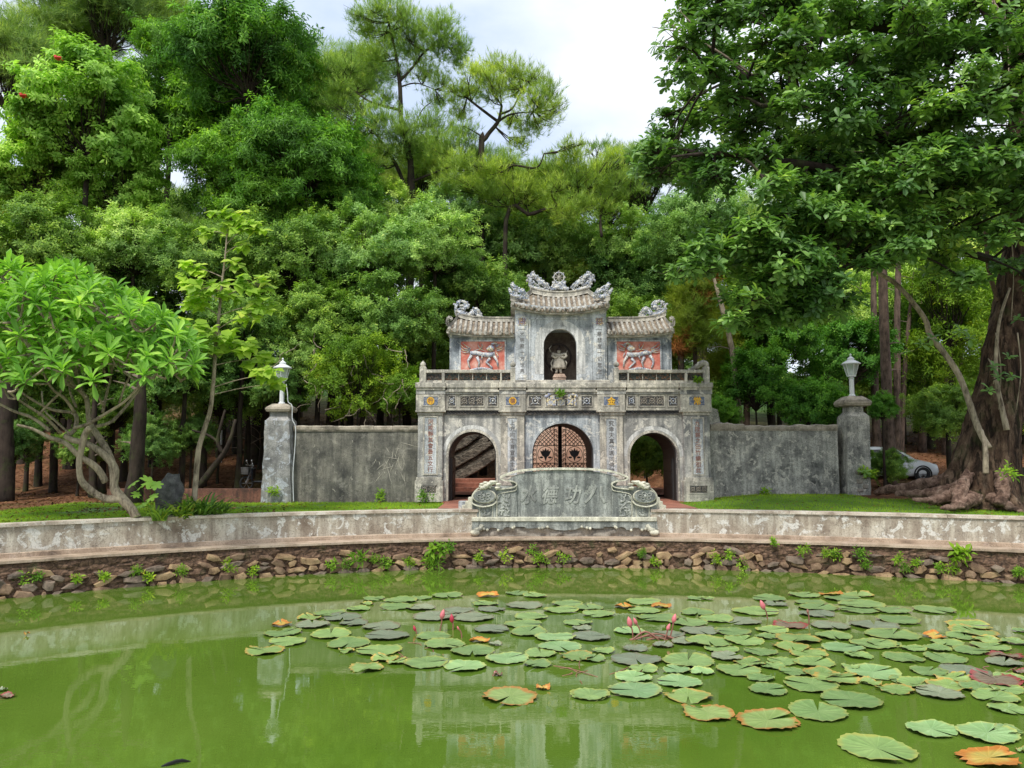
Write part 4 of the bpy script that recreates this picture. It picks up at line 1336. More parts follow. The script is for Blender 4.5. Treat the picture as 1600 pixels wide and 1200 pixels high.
# iron gate leaves in the centre arch, black side doors standing open
IY = 30.55
icx = gp(875, 700, IY)[0]
ir = 43 * IY / 1200
icz = gp(875, 663, IY)[1] - ir
zb2 = GZ + .05
for sg in (-1, 1):
    fr = MB()
    pts = [(icx + sg * .035, IY, zb2), (icx + sg * .035, IY, icz + ir - .02)] + [(icx + sg * ir * math.sin(a), IY, icz + ir * math.cos(a)) for a in np.linspace(.06, math.pi / 2, 12)] + [(icx + sg * ir, IY, zb2)]
    fr.tube(pts, .042, 4)
    leaf = fr.build('gate_leaf', M['iron'], gate)
    o = MB()
    r2 = ir - .17
    o.tube([(icx + sg * .22, IY, zb2), (icx + sg * .22, IY, icz + math.sqrt(r2 ** 2 - .22 ** 2))], .012, 4)
    o.tube([(icx + sg * r2 * math.sin(a), IY, icz + r2 * math.cos(a)) for a in np.linspace(.2, math.pi / 2, 14)] + [(icx + sg * r2, IY, zb2)], .012, 4)
    for z in (icz - .44, icz + .25, icz - 1.2):
        o.tube([(icx + sg * .03, IY, z), (icx + sg * ir, IY, z)], .014, 4)
    o.build('inner_frame', M['iron'], leaf)
    o = MB()
    x0, x1 = .22, r2
    def inside(dx, z):
        return x0 <= dx <= x1 and (z < icz or (dx * dx + (z - icz) ** 2) < r2 * r2) and not (icz - .44 < z < icz + .25)
    for k in range(-16, 22):
        for dd in (1, -1):
            seg = []
            for s_ in range(26):
                dx = x0 + (x1 - x0) * s_ / 25
                z = icz - 1.6 + k * .16 + dd * (dx - x0)
                if inside(dx, z) and z > zb2: seg.append((icx + sg * dx, IY, z))
                else:
                    if len(seg) > 1: o.tube([seg[0], seg[-1]], .014, 4)
                    seg = []
            if len(seg) > 1: o.tube([seg[0], seg[-1]], .014, 4)
    o.build('lattice', M['iron'], leaf)
    o = MB()
    z = zb2 + .1
    while z < icz + ir - .25:
        for q in (.09, .16):
            o.torus((icx + sg * q, IY, z + (q - .09) * .9), .038, .013, n=10, k=4)
        z += .19
    for a in np.linspace(.25, 1.5, 9):
        o.torus((icx + sg * (ir - .09) * math.sin(a), IY, icz + (ir - .09) * math.cos(a)), .038, .013, n=10, k=4)
    z = icz - .1
    while z > zb2:
        o.torus((icx + sg * (ir - .09), IY, z), .038, .013, n=10, k=4)
        z -= .19
    o.build('scroll_border', M['iron'], leaf)
    c_ = (icx + sg * (x0 + x1) / 2, icz - .095)
    o = MB().torus((c_[0], IY, c_[1]), .31, .012, n=28, k=4)
    pet = [(0, -.27), (-.06, -.1), (-.12, -.07), (-.17, .02), (-.22, .16), (-.13, .12), (-.11, .22), (-.05, .14), (0, .27), (.05, .14), (.11, .22), (.13, .12), (.22, .16), (.17, .02), (.12, -.07), (.06, -.1)]
    o.prism([(c_[0] + x, c_[1] + z) for x, z in pet][::-1], IY - .012, IY + .012)
    for s2 in (-1, 1):
        o.ball((c_[0] + s2 * .17, IY, c_[1] - .12), .055, (1.4, .3, .7), 8, 5)
    o.build('lotus_emblem', M['iron'], leaf)
for (cxp, sg) in ((738, -1), (1021, 1)):
    X = gp(cxp, 700, YW)[0] + sg * (37 / 42.5 - .06)
    zt = gp(0, 720, YW)[1]
    o = MB().box(X - .03, X + .03, YW + .5, YW + 2.2, GZ + .04, zt + .1)
    dr = o.build('side_door', M['wood_black'], gate)
    for k in range(3):
        MB().box(X - sg * .035 - .012, X - sg * .035 + .012, YW + .6, YW + 2.1, GZ + .12 + k * .5, GZ + .55 + k * .5).build('door_panel', M['iron'], dr)
# step slabs below the arches
for xa, xb in ((690, 783), (973, 1066)):
    A, B = gp(xa, 700, YW)[0], gp(xb, 700, YW)[0]
    MB().box(A + .02, B - .02, GY - .05, YB + .3, GZ - .12, GZ + .035).build('threshold', M['terracotta'], gate)
A, B = gp(818, 700, YW)[0], gp(940, 700, YW)[0]
MB().box(A + .02, B - .02, GY - .05, YB + .3, GZ - .12, GZ + .04).build('threshold', M['terracotta'], gate)

# guardian statue in the niche
nb = zpl
NYc = UY + .75
st = thing('guardian_statue', 'pale robed guardian statue before a dark ring in the gate niche', 'statue', (ncx, NYc, nb))
u = 1 / 10 / 39.5     # drawing unit of the niche close-up in metres
nz = lambda Y: nb + (1095 - Y) * u
nxx_ = lambda X: ncx + (X - 752) * u
M['statue'] = plaster('statue_plaster', (.74, .68, .55), (.55, .50, .41), (.14, .12, .1), .2, .2, (.6, .52, .42), sc=3)
M['statue_dark'] = simple('dark_ring_paint', (.04, .025, .02), .7)
M['pedestal'] = plaster('pinkish_pedestal', (.60, .44, .33), (.45, .32, .24), (.2, .14, .11), .1, .2, (.66, .5, .4), sc=2)
o = MB().box(nxx_(650), nxx_(850), NYc - .25, NYc + .25, nz(1100), nz(1035)).frustum((nxx_(642), nxx_(862), NYc - .28, NYc + .28), (nxx_(675), nxx_(830), NYc - .2, NYc + .2), nz(1035), nz(975))
o.build('pedestal', M['pedestal'], st, bevel=.01)
MB().box(nxx_(690), nxx_(775), NYc - .262, NYc - .245, nz(1095), nz(1068)).build('incense_slot', M['statue_dark'], st)
MB().torus((nxx_(748), NYc + .3, nz(690)), 200 * u, 16 * u, n=40, k=8, sz=1.05).build('ring', M['statue_dark'], st, smooth=True)
o = MB()
prof = []
vs_, fs_ = [], []
for j, (Y, w, fl) in enumerate(((885, 95, .14), (860, 108, .12), (780, 92, .08), (720, 78, .05), (690, 66, .03), (665, 60, 0), (650, 40, 0))):
    for k in range(28):
        a = k / 28 * 2 * math.pi
        r_ = w * u * (1 + fl * math.sin(a * 7))
        vs_.append((nxx_(752) + r_ * math.cos(a), NYc + .55 * r_ * math.sin(a), nz(Y + (6 if k % 4 == 0 and j == 0 else 0))))
for j in range(6):
    for k in range(28):
        fs_.append((j * 28 + k, j * 28 + (k + 1) % 28, (j + 1) * 28 + (k + 1) % 28, (j + 1) * 28 + k))
fs_ += [tuple(range(27, -1, -1)), tuple(range(168, 196))]
o.add(vs_, fs_)
tbs = lambda pts, rad, y=0: o.tube([(nxx_(X), NYc + y, nz(Y)) for X, Y in pts], [r_ * u for r_ in rad], 7)
tbs([(655, 655), (700, 672), (750, 680), (800, 668), (850, 655)], [22, 26, 28, 26, 22], -.05)
tbs([(665, 650), (640, 690), (690, 720), (735, 700)], [24, 22, 20, 14], -.12)
tbs([(840, 650), (868, 690), (830, 720), (765, 700)], [24, 22, 20, 14], -.12)
tbs([(715, 880), (712, 920), (706, 965)], [28, 22, 24], 0)
tbs([(770, 880), (775, 920), (782, 965)], [28, 22, 24], 0)
o.build('robed_body', M['statue'], st, smooth=True)
o = MB()
o.ball((nxx_(750), NYc - .02, nz(612)), 34 * u, (.85, .9, 1.15), 12, 8)
for X, Y, r_ in ((739, 614, 4), (761, 614, 4)):
    o.ball((nxx_(X), NYc - .02 - 30 * u, nz(Y)), r_ * u, n=6, m=4)
o.ball((nxx_(750), NYc - .02 - 33 * u, nz(622)), 6 * u, n=6, m=4)
o.build('head', M['statue'], st, smooth=True)
o = MB().lathe([(42 * u, 0), (38 * u, 16 * u), (20 * u, 40 * u), (5 * u, 90 * u)], (nxx_(750), NYc - .02, nz(598)), 10)
o.build('pointed_helmet', M['statue_dark'], st, smooth=True)
o = MB()
tbs([(655, 740), (625, 800), (640, 860), (625, 900), (650, 930)], [8, 12, 11, 12, 6], -.06)
o.build('ribbon', M['statue'], st, smooth=True)
o = MB()
tbs([(850, 720), (880, 690), (860, 640), (885, 600)], [8, 11, 9, 5], -.06)
o.build('ribbon', M['statue'], st, smooth=True)
o = MB()
tbs([(640, 640), (610, 600), (600, 560), (640, 520)], [8, 10, 8, 4], .02)
o.build('ribbon', M['statue'], st, smooth=True)
o = MB()
tbs([(850, 760), (870, 800), (858, 850)], [8, 11, 6], -.06)
o.build('ribbon', M['statue'], st, smooth=True)
# ------------------------------------------------------------------ flank walls, corner pillars, lamps
LWY, RWY = 28.7, 28.9
def flank(name, lab, px0, px1, yt, yb, Y, mat, ridge_px, seed, broken):
    a, b = at(px0, yb, Y), at(px1, yb, Y)
    zt = at((px0 + px1) / 2, yt, Y).z
    zc = at((px0 + px1) / 2, ridge_px, Y).z
    w_ = thing(name, lab, 'wall', ((a.x + b.x) / 2, Y, a.z - .1))
    o = MB()
    nx_, nz_ = 90, 30
    vs, fs = [], []
    for i in range(nx_ + 1):
        for j in range(nz_ + 1):
            x = a.x + (b.x - a.x) * i / nx_; z = a.z - .25 + (zt - a.z + .25) * j / nz_
            q = Vector((x * 1.5, z * 1.5, seed))
            vs.append((x, Y + .012 * noise.noise(q) + .008 * noise.noise(q * 4), z))
    for i in range(nx_):
        for j in range(nz_):
            k = i * (nz_ + 1) + j
            fs.append((k, k + nz_ + 1, k + nz_ + 2, k + 1))
    o.add(vs, fs)
    o.box(a.x, b.x, Y + .03, Y + .45, a.z - .25, zt)
    o.build('wall_body', M[mat], w_, smooth=False)
    MB().box(a.x, b.x, Y - .04, Y + .5, zt + .002, zt + .06).build('string_course', M['walltop'], w_)
    r = random.Random(seed)
    x = a.x
    while x < b.x - .05:
        l = min(r.uniform(.5, 1.3), b.x - x)
        h = (zc - zt - .06) * (r.uniform(.55, 1.1) if broken else r.uniform(.9, 1.05))
        o = MB()
        n = 6
        vs, fs = [], []
        for i in range(n + 1):
            xx_ = x + .006 + (l - .012) * i / n
            hz = zt + .062 + h * (1 + (.35 if broken else .1) * noise.noise(Vector((xx_ * 3, 0, seed))))
            dy = .03 * noise.noise(Vector((xx_ * 4, 5, seed)))
            for (y, z) in ((Y - .07 + dy, zt + .062), (Y - .07 + dy, hz - .04), (Y - .03 + dy, hz), (Y + .5, hz), (Y + .55, zt + .062)):
                vs.append((xx_, y, z))
        for i in range(n):
            for k in range(5):
                fs.append((i * 5 + k, i * 5 + (k + 1) % 5, (i + 1) * 5 + (k + 1) % 5, (i + 1) * 5 + k))
        fs += [(4, 3, 2, 1, 0), tuple(n * 5 + k for k in range(5))]
        o.add(vs, fs).build('coping_stone', M['walltop'], w_)
        x += l
    return w_
flank('boundary_wall', 'blackened plaster wall scratched pale, joining the gate and the pillar with the cable', 456, 656, 674, 783, LWY, 'wall_left', 665, 3, False)
flank('boundary_wall', 'grey mottled plaster wall with broken coping, on the side of the gate where the car is parked', 1112, 1312, 673, 772, RWY, 'wall_right', 662, 8, True)
# stub of the wall standing up beside the gate
o = MB()
a, b = at(1108, 640, RWY + .1), at(1130, 672, RWY + .1)
o.prism([(a.x, b.z), (b.x + .1, b.z), (b.x + .05, b.z + .25), (b.x - .12, b.z + .3), (b.x - .2, a.z), (a.x, a.z + .1)], RWY + .05, RWY + .5)
o.build('broken_wall_stub', M['wall_right'], gate)
# pale scratches on the blackened wall
M['scratch'] = simple('pale_scratch', (.55, .51, .42), .9, 0, (.22, .2, .16), 30)

def lamp_pillar(lab, lamp_lab, x0t, x1t, x0b, x1b, yt, yb, Y, dep, cap, neck, mat, pole, ptop, pbot, lan, sc_):
    a = at((x0b + x1b) / 2, yb, Y)
    p = thing('lamp_pillar', lab, 'pillar', (a.x, Y, a.z))
    zt = at(0, yt, Y).z
    bt = (at(x0t, yt, Y).x, at(x1t, yt, Y).x, Y + .03, Y + dep - .03)
    bb = (at(x0b, yb, Y).x, at(x1b, yb, Y).x, Y, Y + dep)
    n = 14
    vs, fs = [], []
    m = 24
    for j in range(n + 1):
        u = j / n
        x0, x1 = bb[0] + (bt[0] - bb[0]) * u, bb[1] + (bt[1] - bb[1]) * u
        z = a.z - .2 + (zt - a.z + .2) * u
        for k in range(m):
            s_ = k / m * 4
            q = int(s_); w_ = s_ - q
            cs = [(x0, Y), (x1, Y), (x1, Y + dep), (x0, Y + dep), (x0, Y)]
            px_, py_ = cs[q][0] + (cs[q + 1][0] - cs[q][0]) * w_, cs[q][1] + (cs[q + 1][1] - cs[q][1]) * w_
            d = .02 * noise.noise(Vector((px_ * 2.5, py_ * 2.5, z * 2.5))) + .012 * noise.noise(Vector((px_ * 7, py_ * 7, z * 7)))
            vs.append((px_ + d, py_ + d, z))
    for j in range(n):
        for k in range(m):
            fs.append((j * m + k, j * m + (k + 1) % m, (j + 1) * m + (k + 1) % m, (j + 1) * m + k))
    fs.append(tuple(n * m + k for k in range(m)))
    MB().add(vs, fs).build('shaft', M[mat], p)
    c = ((bt[0] + bt[1]) / 2, Y + dep / 2)
    zn0, zn1 = zt, at(0, neck[0], Y).z
    wn_ = (at(neck[2], yt, Y).x - at(neck[1], yt, Y).x) / 2
    MB().frustum((bt[0], bt[1], bt[2], bt[3]), (c[0] - wn_, c[0] + wn_, c[1] - wn_, c[1] + wn_), zt - .002, zt + (zn1 - zt) * .45).box(c[0] - wn_, c[0] + wn_, c[1] - wn_, c[1] + wn_, zt + (zn1 - zt) * .45, zn1).build('neck', M[mat], p)
    z0, z1 = zn1, at(0, cap[0], Y).z
    wc = (at(cap[2], yt, Y).x - at(cap[1], yt, Y).x) / 2
    o = MB()
    for k, (u0, u1, w0, w1) in enumerate(((0, .15, .92, 1), (.15, .5, 1, 1), (.5, 1, 1, .55))):
        h = z1 - z0
        o.frustum((c[0] - wc * w0, c[0] + wc * w0, c[1] - wc * w0, c[1] + wc * w0), (c[0] - wc * w1, c[0] + wc * w1, c[1] - wc * w1, c[1] + wc * w1), z0 + h * u0, z0 + h * u1)
    o.build('cap', M['walltop'], p, bevel=.03)
    # lamp
    L = thing('post_lamp', lamp_lab, 'lamp', (c[0], c[1], z1), 'white lanterns on the corner pillars')
    yc = c[1]
    zp = at(0, ptop, Y).z
    wpo = (at(pole[1], yt, Y).x - at(pole[0], yt, Y).x) / 2
    xc = c[0]
    o = MB().lathe([(wpo * 1.5, 0), (wpo * 1.4, .05), (wpo, .08), (wpo * .98, zp - z1), (wpo * 1.25, zp - z1 + .03), (wpo * .8, zp - z1 + .08)], (xc, yc, z1), 8)
    o.build('post', M['white_metal'], L)
    h = sc_
    zb_ = zp + .08
    r0, r1 = .16 * h, .29 * h
    H_ = .50 * h
    o = MB()
    ca = [math.pi / 6 + k * math.pi / 3 for k in range(6)]
    for k in range(6):
        o.tube([(xc + r0 * math.cos(ca[k]), yc + r0 * math.sin(ca[k]), zb_ + .04), (xc + r1 * math.cos(ca[k]), yc + r1 * math.sin(ca[k]), zb_ + H_)], .016 * h, 5)
    o.lathe([(r0 * 1.05, 0), (r0 * 1.1, .05)], (xc, yc, zb_), 6, rot=math.pi / 6)
    o.build('lantern_frame', M['white_metal'], L)
    for k in range(6):
        a0, a1 = ca[k], ca[(k + 1) % 6]
        f0, f1 = .96, .96
        MB().add([(xc + r0 * f0 * math.cos(a0), yc + r0 * f0 * math.sin(a0), zb_ + .05), (xc + r0 * f0 * math.cos(a1), yc + r0 * f0 * math.sin(a1), zb_ + .05),
                  (xc + r1 * f1 * math.cos(a1), yc + r1 * f1 * math.sin(a1), zb_ + H_), (xc + r1 * f1 * math.cos(a0), yc + r1 * f1 * math.sin(a0), zb_ + H_)], [(0, 1, 2, 3)]).build('glass_pane', M['pane'], L)
    MB().lathe([(.035, 0), (.04, .12), (.03, .2), (.01, .24)], (xc, yc, zb_ + .06), 8).build('bulb', M['white_metal'], L, smooth=True)
    o = MB().lathe([(r1 * 1.25, H_), (r1 * 1.28, H_ + .03), (r1 * .8, H_ + .12 * h), (r1 * .45, H_ + .17 * h), (r1 * .45, H_ + .22 * h), (r1 * .5, H_ + .23 * h), (r1 * .12, H_ + .32 * h), (r1 * .1, H_ + .36 * h), (r1 * .16, H_ + .38 * h), (r1 * .03, H_ + .44 * h)], (xc, yc, zb_), 12)
    o.build('lantern_roof', M['white_metal'], L)
    return p, L
tg = bpy.data.materials.new('clear_pane')
tg.use_nodes = True
pb = tg.node_tree.nodes['Principled BSDF']
pb.inputs['Base Color'].default_value = (.8, .88, .82, 1)
pb.inputs['Roughness'].default_value = .1
pb.inputs['Alpha'].default_value = .35
M['pane'] = tg
lp, ll = lamp_pillar('tapering pillar with flaking blue grey plaster and a loose white cable', 'white lantern lamp half hidden behind the pale sapling leaves', 414, 452, 407.5, 455, 657, 783, 28.3, 1.0, (630, 415, 455.5), (643, 421, 449), 'pillar', (434.3, 441.7), 597, 628, None, .95)
rp, rl = lamp_pillar('squat dark grey pillar with mossy stone cap and ferns at its foot', 'pale lantern lamp standing clear before the dark hedge', 1324.6, 1358.5, 1324.6, 1361, 650, 772, 28.6, .95, (618, 1311, 1354), (634, 1325, 1348), 'wall_right', (1328, 1335.5), 590, 617, None, .95)
# loose cable down the left pillar
q = [at(x, y, 28.2) for x, y in ((447, 600), (449, 615), (450, 628), (456, 634), (457, 655), (462, 668), (461, 700), (458, 740), (459, 783))]
q2 = resample([Vector((p.x, 28.22 - .04 * (i > 3), p.z)) for i, p in enumerate(q)], 40)
MB().tube(q2, .016, 5).build('power_cable', M['white_metal'], None, label='loose white cable hanging down the flaking pillar beside the blackened wall', cat='cable')
# exposed brick patch on right pillar foot
o = MB()
for k, (x, y, w, h) in enumerate(((1341, 738, 9, 6), (1350, 745, 8, 6), (1343, 752, 10, 7), (1352, 760, 8, 7), (1344, 766, 9, 6))):
    p = at(x, y, 28.6)
    o.box(p.x - w / 84, p.x + w / 84, 28.55, 28.7, p.z - h / 84, p.z + h / 84)
o.build('bare_masonry', M['rubble'], rp, bevel=.03)
# pale scratches, thin flakes of exposed plaster
r = random.Random(5)
o = MB()
for k in range(34):
    X, Y = r.uniform(900, 1080), r.uniform(640, 860)
    if k > 26: X, Y = r.uniform(480, 900), r.uniform(620, 980)
    L_ = r.uniform(20, 130) if k <= 26 else r.uniform(10, 40)
    a = r.gauss(1.5, .35) if k % 3 else r.uniform(0, 3)
    pts = []
    for s_ in range(5):
        xx_, yy_ = X + math.cos(a) * L_ * s_ / 4 + r.uniform(-3, 3), Y + math.sin(a) * L_ * s_ / 4
        p = at(380 + xx_ / 4.285, 540 + yy_ / 4.285, LWY)
        pts.append((p.x, LWY - .010, p.z))
    o.tube(pts, [.002, .008, .011, .007, .002], 4, (.4, 1))
ws = [ob for ob in COL.objects if ob.name == 'boundary_wall'][0]
o.build('scratch_marks', M['scratch'], ws)

# low terracotta kerb wall behind the left lawn, and the paved court behind the gate
A = at(165, 770, 28.6); B = at(408, 770, 28.6)
M['kerb'] = plaster('grimy_red_kerb', (.27, .12, .075), (.17, .07, .045), (.03, .02, .015), .5, .2, (.33, .16, .11), sc=1.6)
kb = MB().box(A.x, B.x, 28.7, 29.15, 1.3, at(0, 764, 28.7).z)
kb.build('kerb_wall', M['kerb'], None, label='low terracotta kerb wall running behind the frangipani lawn', cat='kerb')
MB().add([(-2.4, 25.0, 1.668), (6.0, 25.0, 1.668), (6.0, 28.06, 1.672), (-2.4, 28.06, 1.672)], [(0, 1, 2, 3)]).build('path', M['terracotta'], kind='structure')
MB().add([(-3.6, 30.95, 1.80), (8.4, 30.95, 1.80), (8.4, 38.2, 1.86), (-3.6, 38.2, 1.86)], [(0, 1, 2, 3)]).build('court_paving', M['terracotta'], kind='structure')
sw = thing('court_screen_wall', 'salmon pink plastered wall seen through the iron gate leaves', 'wall', (2.7, 35.5, 1.8))
MB().box(.3, 5.0, 35.5, 35.9, 1.7, 5.6).build('wall_body', M['salmon'], sw)
MB().box(.3, 5.0, 35.42, 35.5, 1.7, 2.3).build('plinth', M['terracotta'], sw)
MB().box(.05, 5.45, 35.4, 36, 5.602, 5.75).build('coping', M['walltop'], sw)
stp = thing('court_steps', 'low red steps behind the arched opening with the rock', 'steps', (-2, 33.5, 1.8))
for k in range(3):
    MB().box(-4.2, .1, 33.6 + k * .45, 35.5, 1.7 + .01 * k, 1.98 + k * .17).build('step', M['terracotta'], stp, bevel=.02)

# layered rock seen through the left arch
t = NT('layered_rock')
n_ = t.noise(5, 9, .75, t.map((1, 1, 2.2)), dist=.6)
t.col(t.ramp(n_, [(.38, (.03, .026, .022)), (.5, (.16, .135, .105)), (.66, (.42, .36, .28))])); t.set(.9); t.bump(n_, 1, .12)
M['rock'] = t.m
rk = thing('rockery_stone', 'big dark layered rock tilting up behind the arch beside the steps', 'rock', (-1.9, 35.2, 2.3))
for k in range(7):
    o = MB()
    pr_ = random.Random(k)
    pts = [(-1.5, -.12), (-1.3, .12), (-.2, .2), (.9, .14), (1.5, .02), (1.2, -.14), (.2, -.2)]
    ca, sa = math.cos(.55), math.sin(.55)
    L_ = 1.15 - .07 * k
    pl = []
    for x, z in pts:
        x, z = x * L_ + pr_.uniform(-.12, .12), z * 1.1 + pr_.uniform(-.03, .03)
        pl.append((-1.75 + x * ca - z * sa - .09 * k, 2.75 + x * sa + z * ca + .19 * k))
    o.prism(pl, 35.1 + .12 * (k % 3), 36.2 + .1 * k)
    o.build('rock_layer', M['rock'], rk, bevel=.04)

# ------------------------------------------------------------------ vegetation library
def crown(name, seed, Rr, nl, lr, per, k, L, Wd, mat, tm=T2, e0=-.3, e1=.9, flat=.7, zmin=-.8, R3=(1, 1, .95), droop=0, spread=.03):
    global rng
    rng = np.random.default_rng(seed)
    sets, lobes = [], []
    d = rdir(nl * 3)
    d = d[d[:, 2] > zmin][:nl]
    for i, dd in enumerate(d):
        r_ = Rr * (rng.uniform(.55, 1.0) if i > nl * .2 else rng.uniform(.0, .5))
        c = dd * r_ * np.array(R3)
        rad = lr * rng.uniform(.5, 1.45)
        n_ = int(per * (rad / lr) ** 1.6)
        if tm is TN:
            P, A = lobe_points(c, rad, n_, flat)
        else:
            nr_ = 10
            rd_ = unit(rdir(nr_) + dd[None] * .5 + np.array([0, 0, .25]))
            rl = rad * rng.uniform(.55, 1.55, (nr_, 1))
            ii = rng.integers(0, nr_, n_)
            tt_ = rng.uniform(.15, 1, (n_, 1)) ** .7
            P = np.asarray(c)[None] + (rd_[ii] * rl[ii] * tt_ + rng.normal(0, .13 * rad, (n_, 3))) * np.array([1, 1, flat + .1]) - np.array([0, 0, .18 * rad]) * tt_ ** 2
            A = unit(rd_[ii] * .8 + np.array([0, 0, .6]) + rng.normal(0, .35, (n_, 3)))
        A = unit(A + dd[None] * .4 + np.array([0, 0, -droop]))
        v = rng.uniform(.0, .8) * np.ones(len(P)) + rng.normal(0, .2, len(P))
        sets.append(sprigs(P, A, k, L, Wd, e0, e1, v.clip(0, 1), spread))
        lobes.append(c)
    me = leaf_mesh(name, mat, sets, tm)
    o = MB()
    r = random.Random(seed)
    stem = Vector((0, 0, -Rr * .6))
    for c in lobes:
        c = Vector(c)
        mid = stem.lerp(c, .5) + Vector((r.uniform(-.3, .3), r.uniform(-.3, .3), -.12 * Rr))
        pts = resample([stem + Vector((0, 0, -.3)), stem.lerp(mid, .5) + Vector((r.uniform(-.15, .15), r.uniform(-.15, .15), .1)), mid, c], 7)
        b0 = .022 * Rr
        o.tube(pts, [b0, b0 * .85, b0 * .65, b0 * .5, b0 * .36, b0 * .24, b0 * .12], 5)
        for q in range(3):
            e = c + Vector((r.uniform(-1, 1), r.uniform(-1, 1), r.uniform(-.2, .8))) * lr * .8
            o.tube([pts[4], pts[5].lerp(e, .5), e], [b0 * .22, b0 * .14, b0 * .05], 4)
    lm = o.mesh('limbs', M['bark_dark'], True)
    return me, lm

CR = {}
for i in range(3):
    CR['A%d' % i] = crown('crown', 40 + i, 3.0, 60, 1.0, 95, 6, .19, .085, M['leaf_a'])
for i in range(2):
    CR['G%d' % i] = crown('crown', 50 + i, 3.0, 60, 1.0, 95, 6, .19, .085, M['leaf_a2'])
for i in range(2):
    CR['B%d' % i] = crown('crown', 60 + i, 3.2, 56, 1.1, 95, 8, .27, .07, M['leaf_b'], e0=-.7, e1=.6, droop=.1)
CR['C0'] = crown('crown', 70, 3.4, 60, 1.0, 75, 8, .26, .12, M['leaf_c'], e0=-.6, e1=.3, flat=.55)
for i in range(2):
    CR['Y%d' % i] = crown('crown', 80 + i, 2.2, 44, .75, 80, 6, .14, .065, M['leaf_y'])
for i in range(3):
    CR['P%d' % i] = crown('crown', 90 + i, 3.2, 50, .9, 95, 12, .32, .024, M['needle'], TN, e0=.1, e1=1.3, flat=.5, zmin=-.3, R3=(1, 1, .8))
CR['Q0'] = crown('crown', 95, 2.4, 44, .75, 90, 12, .30, .026, M['needle_y'], TN, e0=-.2, e1=1.2, flat=.8, zmin=-.8, R3=(.8, .8, 1.3))
for i in range(2):
    CR['H%d' % i] = crown('crown', 100 + i, 1.9, 54, .62, 85, 6, .14, .065, M['leaf_hedge'], flat=.75, zmin=-.5)
CR['T0'] = crown('crown', 110, 3.0, 44, .9, 60, 6, .22, .06, M['leaf_y'], e0=-.8, e1=.5, flat=1.0, zmin=-.9, R3=(.6, .6, 1.5))

TRK = []
for i in range(4):
    r = random.Random(200 + i)
    pts = [Vector((0, 0, -.04))] + [Vector((r.uniform(-.03, .03) * (1 if 0 < k < 8 else 0), r.uniform(-.03, .03) * (1 if 0 < k < 8 else 0), k / 8)) for k in range(9)]
    o = MB()
    vs, fs = [], []
    rad = [1.45, 1.3, 1.02, .92, .86, .8, .75, .7, .64, .58]
    for p, rr in zip(pts, rad):
        for k in range(9):
            a = k * 6.2832 / 9
            w_ = rr * (1 + .1 * noise.noise(Vector((math.cos(a) * 1.5, math.sin(a) * 1.5, p.z * 6 + i))))
            vs.append((p.x * 8 + math.cos(a) * w_, p.y * 8 + math.sin(a) * w_, p.z))
    for j in range(9):
        for k in range(9):
            fs.append((j * 9 + k, j * 9 + (k + 1) % 9, (j + 1) * 9 + (k + 1) % 9, (j + 1) * 9 + k))
    o.add(vs, fs)
    TRK.append((o.mesh('trunk', M['bark_dark'], True), o.mesh('trunk', M['bark_pine'], True)))

ti = 0
def tree(kind, px, py, rpx, Y, name, lab, group=None, tr=.16, ez=1.0, lean=0, cat='tree', nocrown=False, trunk=True):
    """a tree whose crown centre is seen at (px, py) at distance Y, crown radius rpx pixels"""
    global ti
    ti += 1
    me, lm = CR[kind]
    c = at(px, py, Y)
    r = rpx * Y / 1200
    R0 = {'A': 3.6, 'G': 3.6, 'B': 3.9, 'C': 4.0, 'Y': 2.7, 'P': 3.7, 'Q': 2.6, 'H': 2.3, 'T': 2.6}[kind[0]]
    s_ = r / R0
    bx = c.x + lean
    z0 = gz(bx, Y)
    tt = thing(name, lab, cat, (bx, Y, z0 - .1), group)
    rz = random.uniform(0, 6.28)
    zr = {'A': 3, 'G': 3, 'B': 3.2, 'C': 3.4, 'Y': 2.2, 'P': 3.2, 'Q': 2.4, 'H': 1.9, 'T': 3}[kind[0]]
    ctop = c.z - zr * .6 * s_ * ez
    put('crown', me, tt, c, (0, 0, rz), (s_, s_, s_ * ez), kind='stuff')
    put('limbs', lm, tt, c, (0, 0, rz), (s_, s_, s_ * ez))
    if trunk and ctop > z0 + .1:
        tm_ = TRK[ti % 4][1 if kind[0] in 'PQ' else 0]
        o = put('trunk', tm_, tt, (bx, Y, z0 - .1), (0, 0, rz), (tr, tr, 1))
        h = ctop - z0 + .25
        d = Vector((c.x - bx, 0, h))
        o.scale = (tr, tr, d.length)
        o.rotation_euler = (0, math.atan2(d.x, d.z), 0)
    return tt
# ------------------------------------------------------------------ trees behind
G_FAR = 'thin pines standing far back in the wood'
# far filler wood: pines and broadleaves deep in the wood
rr_ = random.Random(77)
ABOVE = [(-60, 'beyond the picture edge by the frangipani'), (40, 'behind the far side of the frangipani'), (130, 'behind the frangipani crown'), (230, 'behind the frangipani edge nearest the sapling'), (330, 'behind the sapling'), (440, 'behind the flaking lamp pillar'),
         (540, 'behind the blackened wall'), (620, 'behind the yellow green shrub end'), (700, 'behind the first arch'), (800, 'left of the wheel crest'), (880, 'behind the wheel crest'), (960, 'right of the wheel crest'), (1040, 'behind the arch nearest the car'), (1130, 'behind the pale slanting trunk'), (1220, 'behind the broken coping'),
         (1320, 'behind the free standing lantern'), (1400, 'behind the thick pine trunk'), (1480, 'between car and huge trunk'), (1570, 'behind the huge trunk'), (1680, 'beyond the picture edge past the huge trunk')]
def above(x): return min(ABOVE, key=lambda q: abs(q[0] - x))[1]
USED = {}
def far_label(base, x):
    l = base + ' ' + above(x)
    USED[l] = USED.get(l, 0) + 1
    return l if USED[l] == 1 else l + ', ' + ('more to the right' if USED[l] == 2 else 'rightmost there')
k = 0
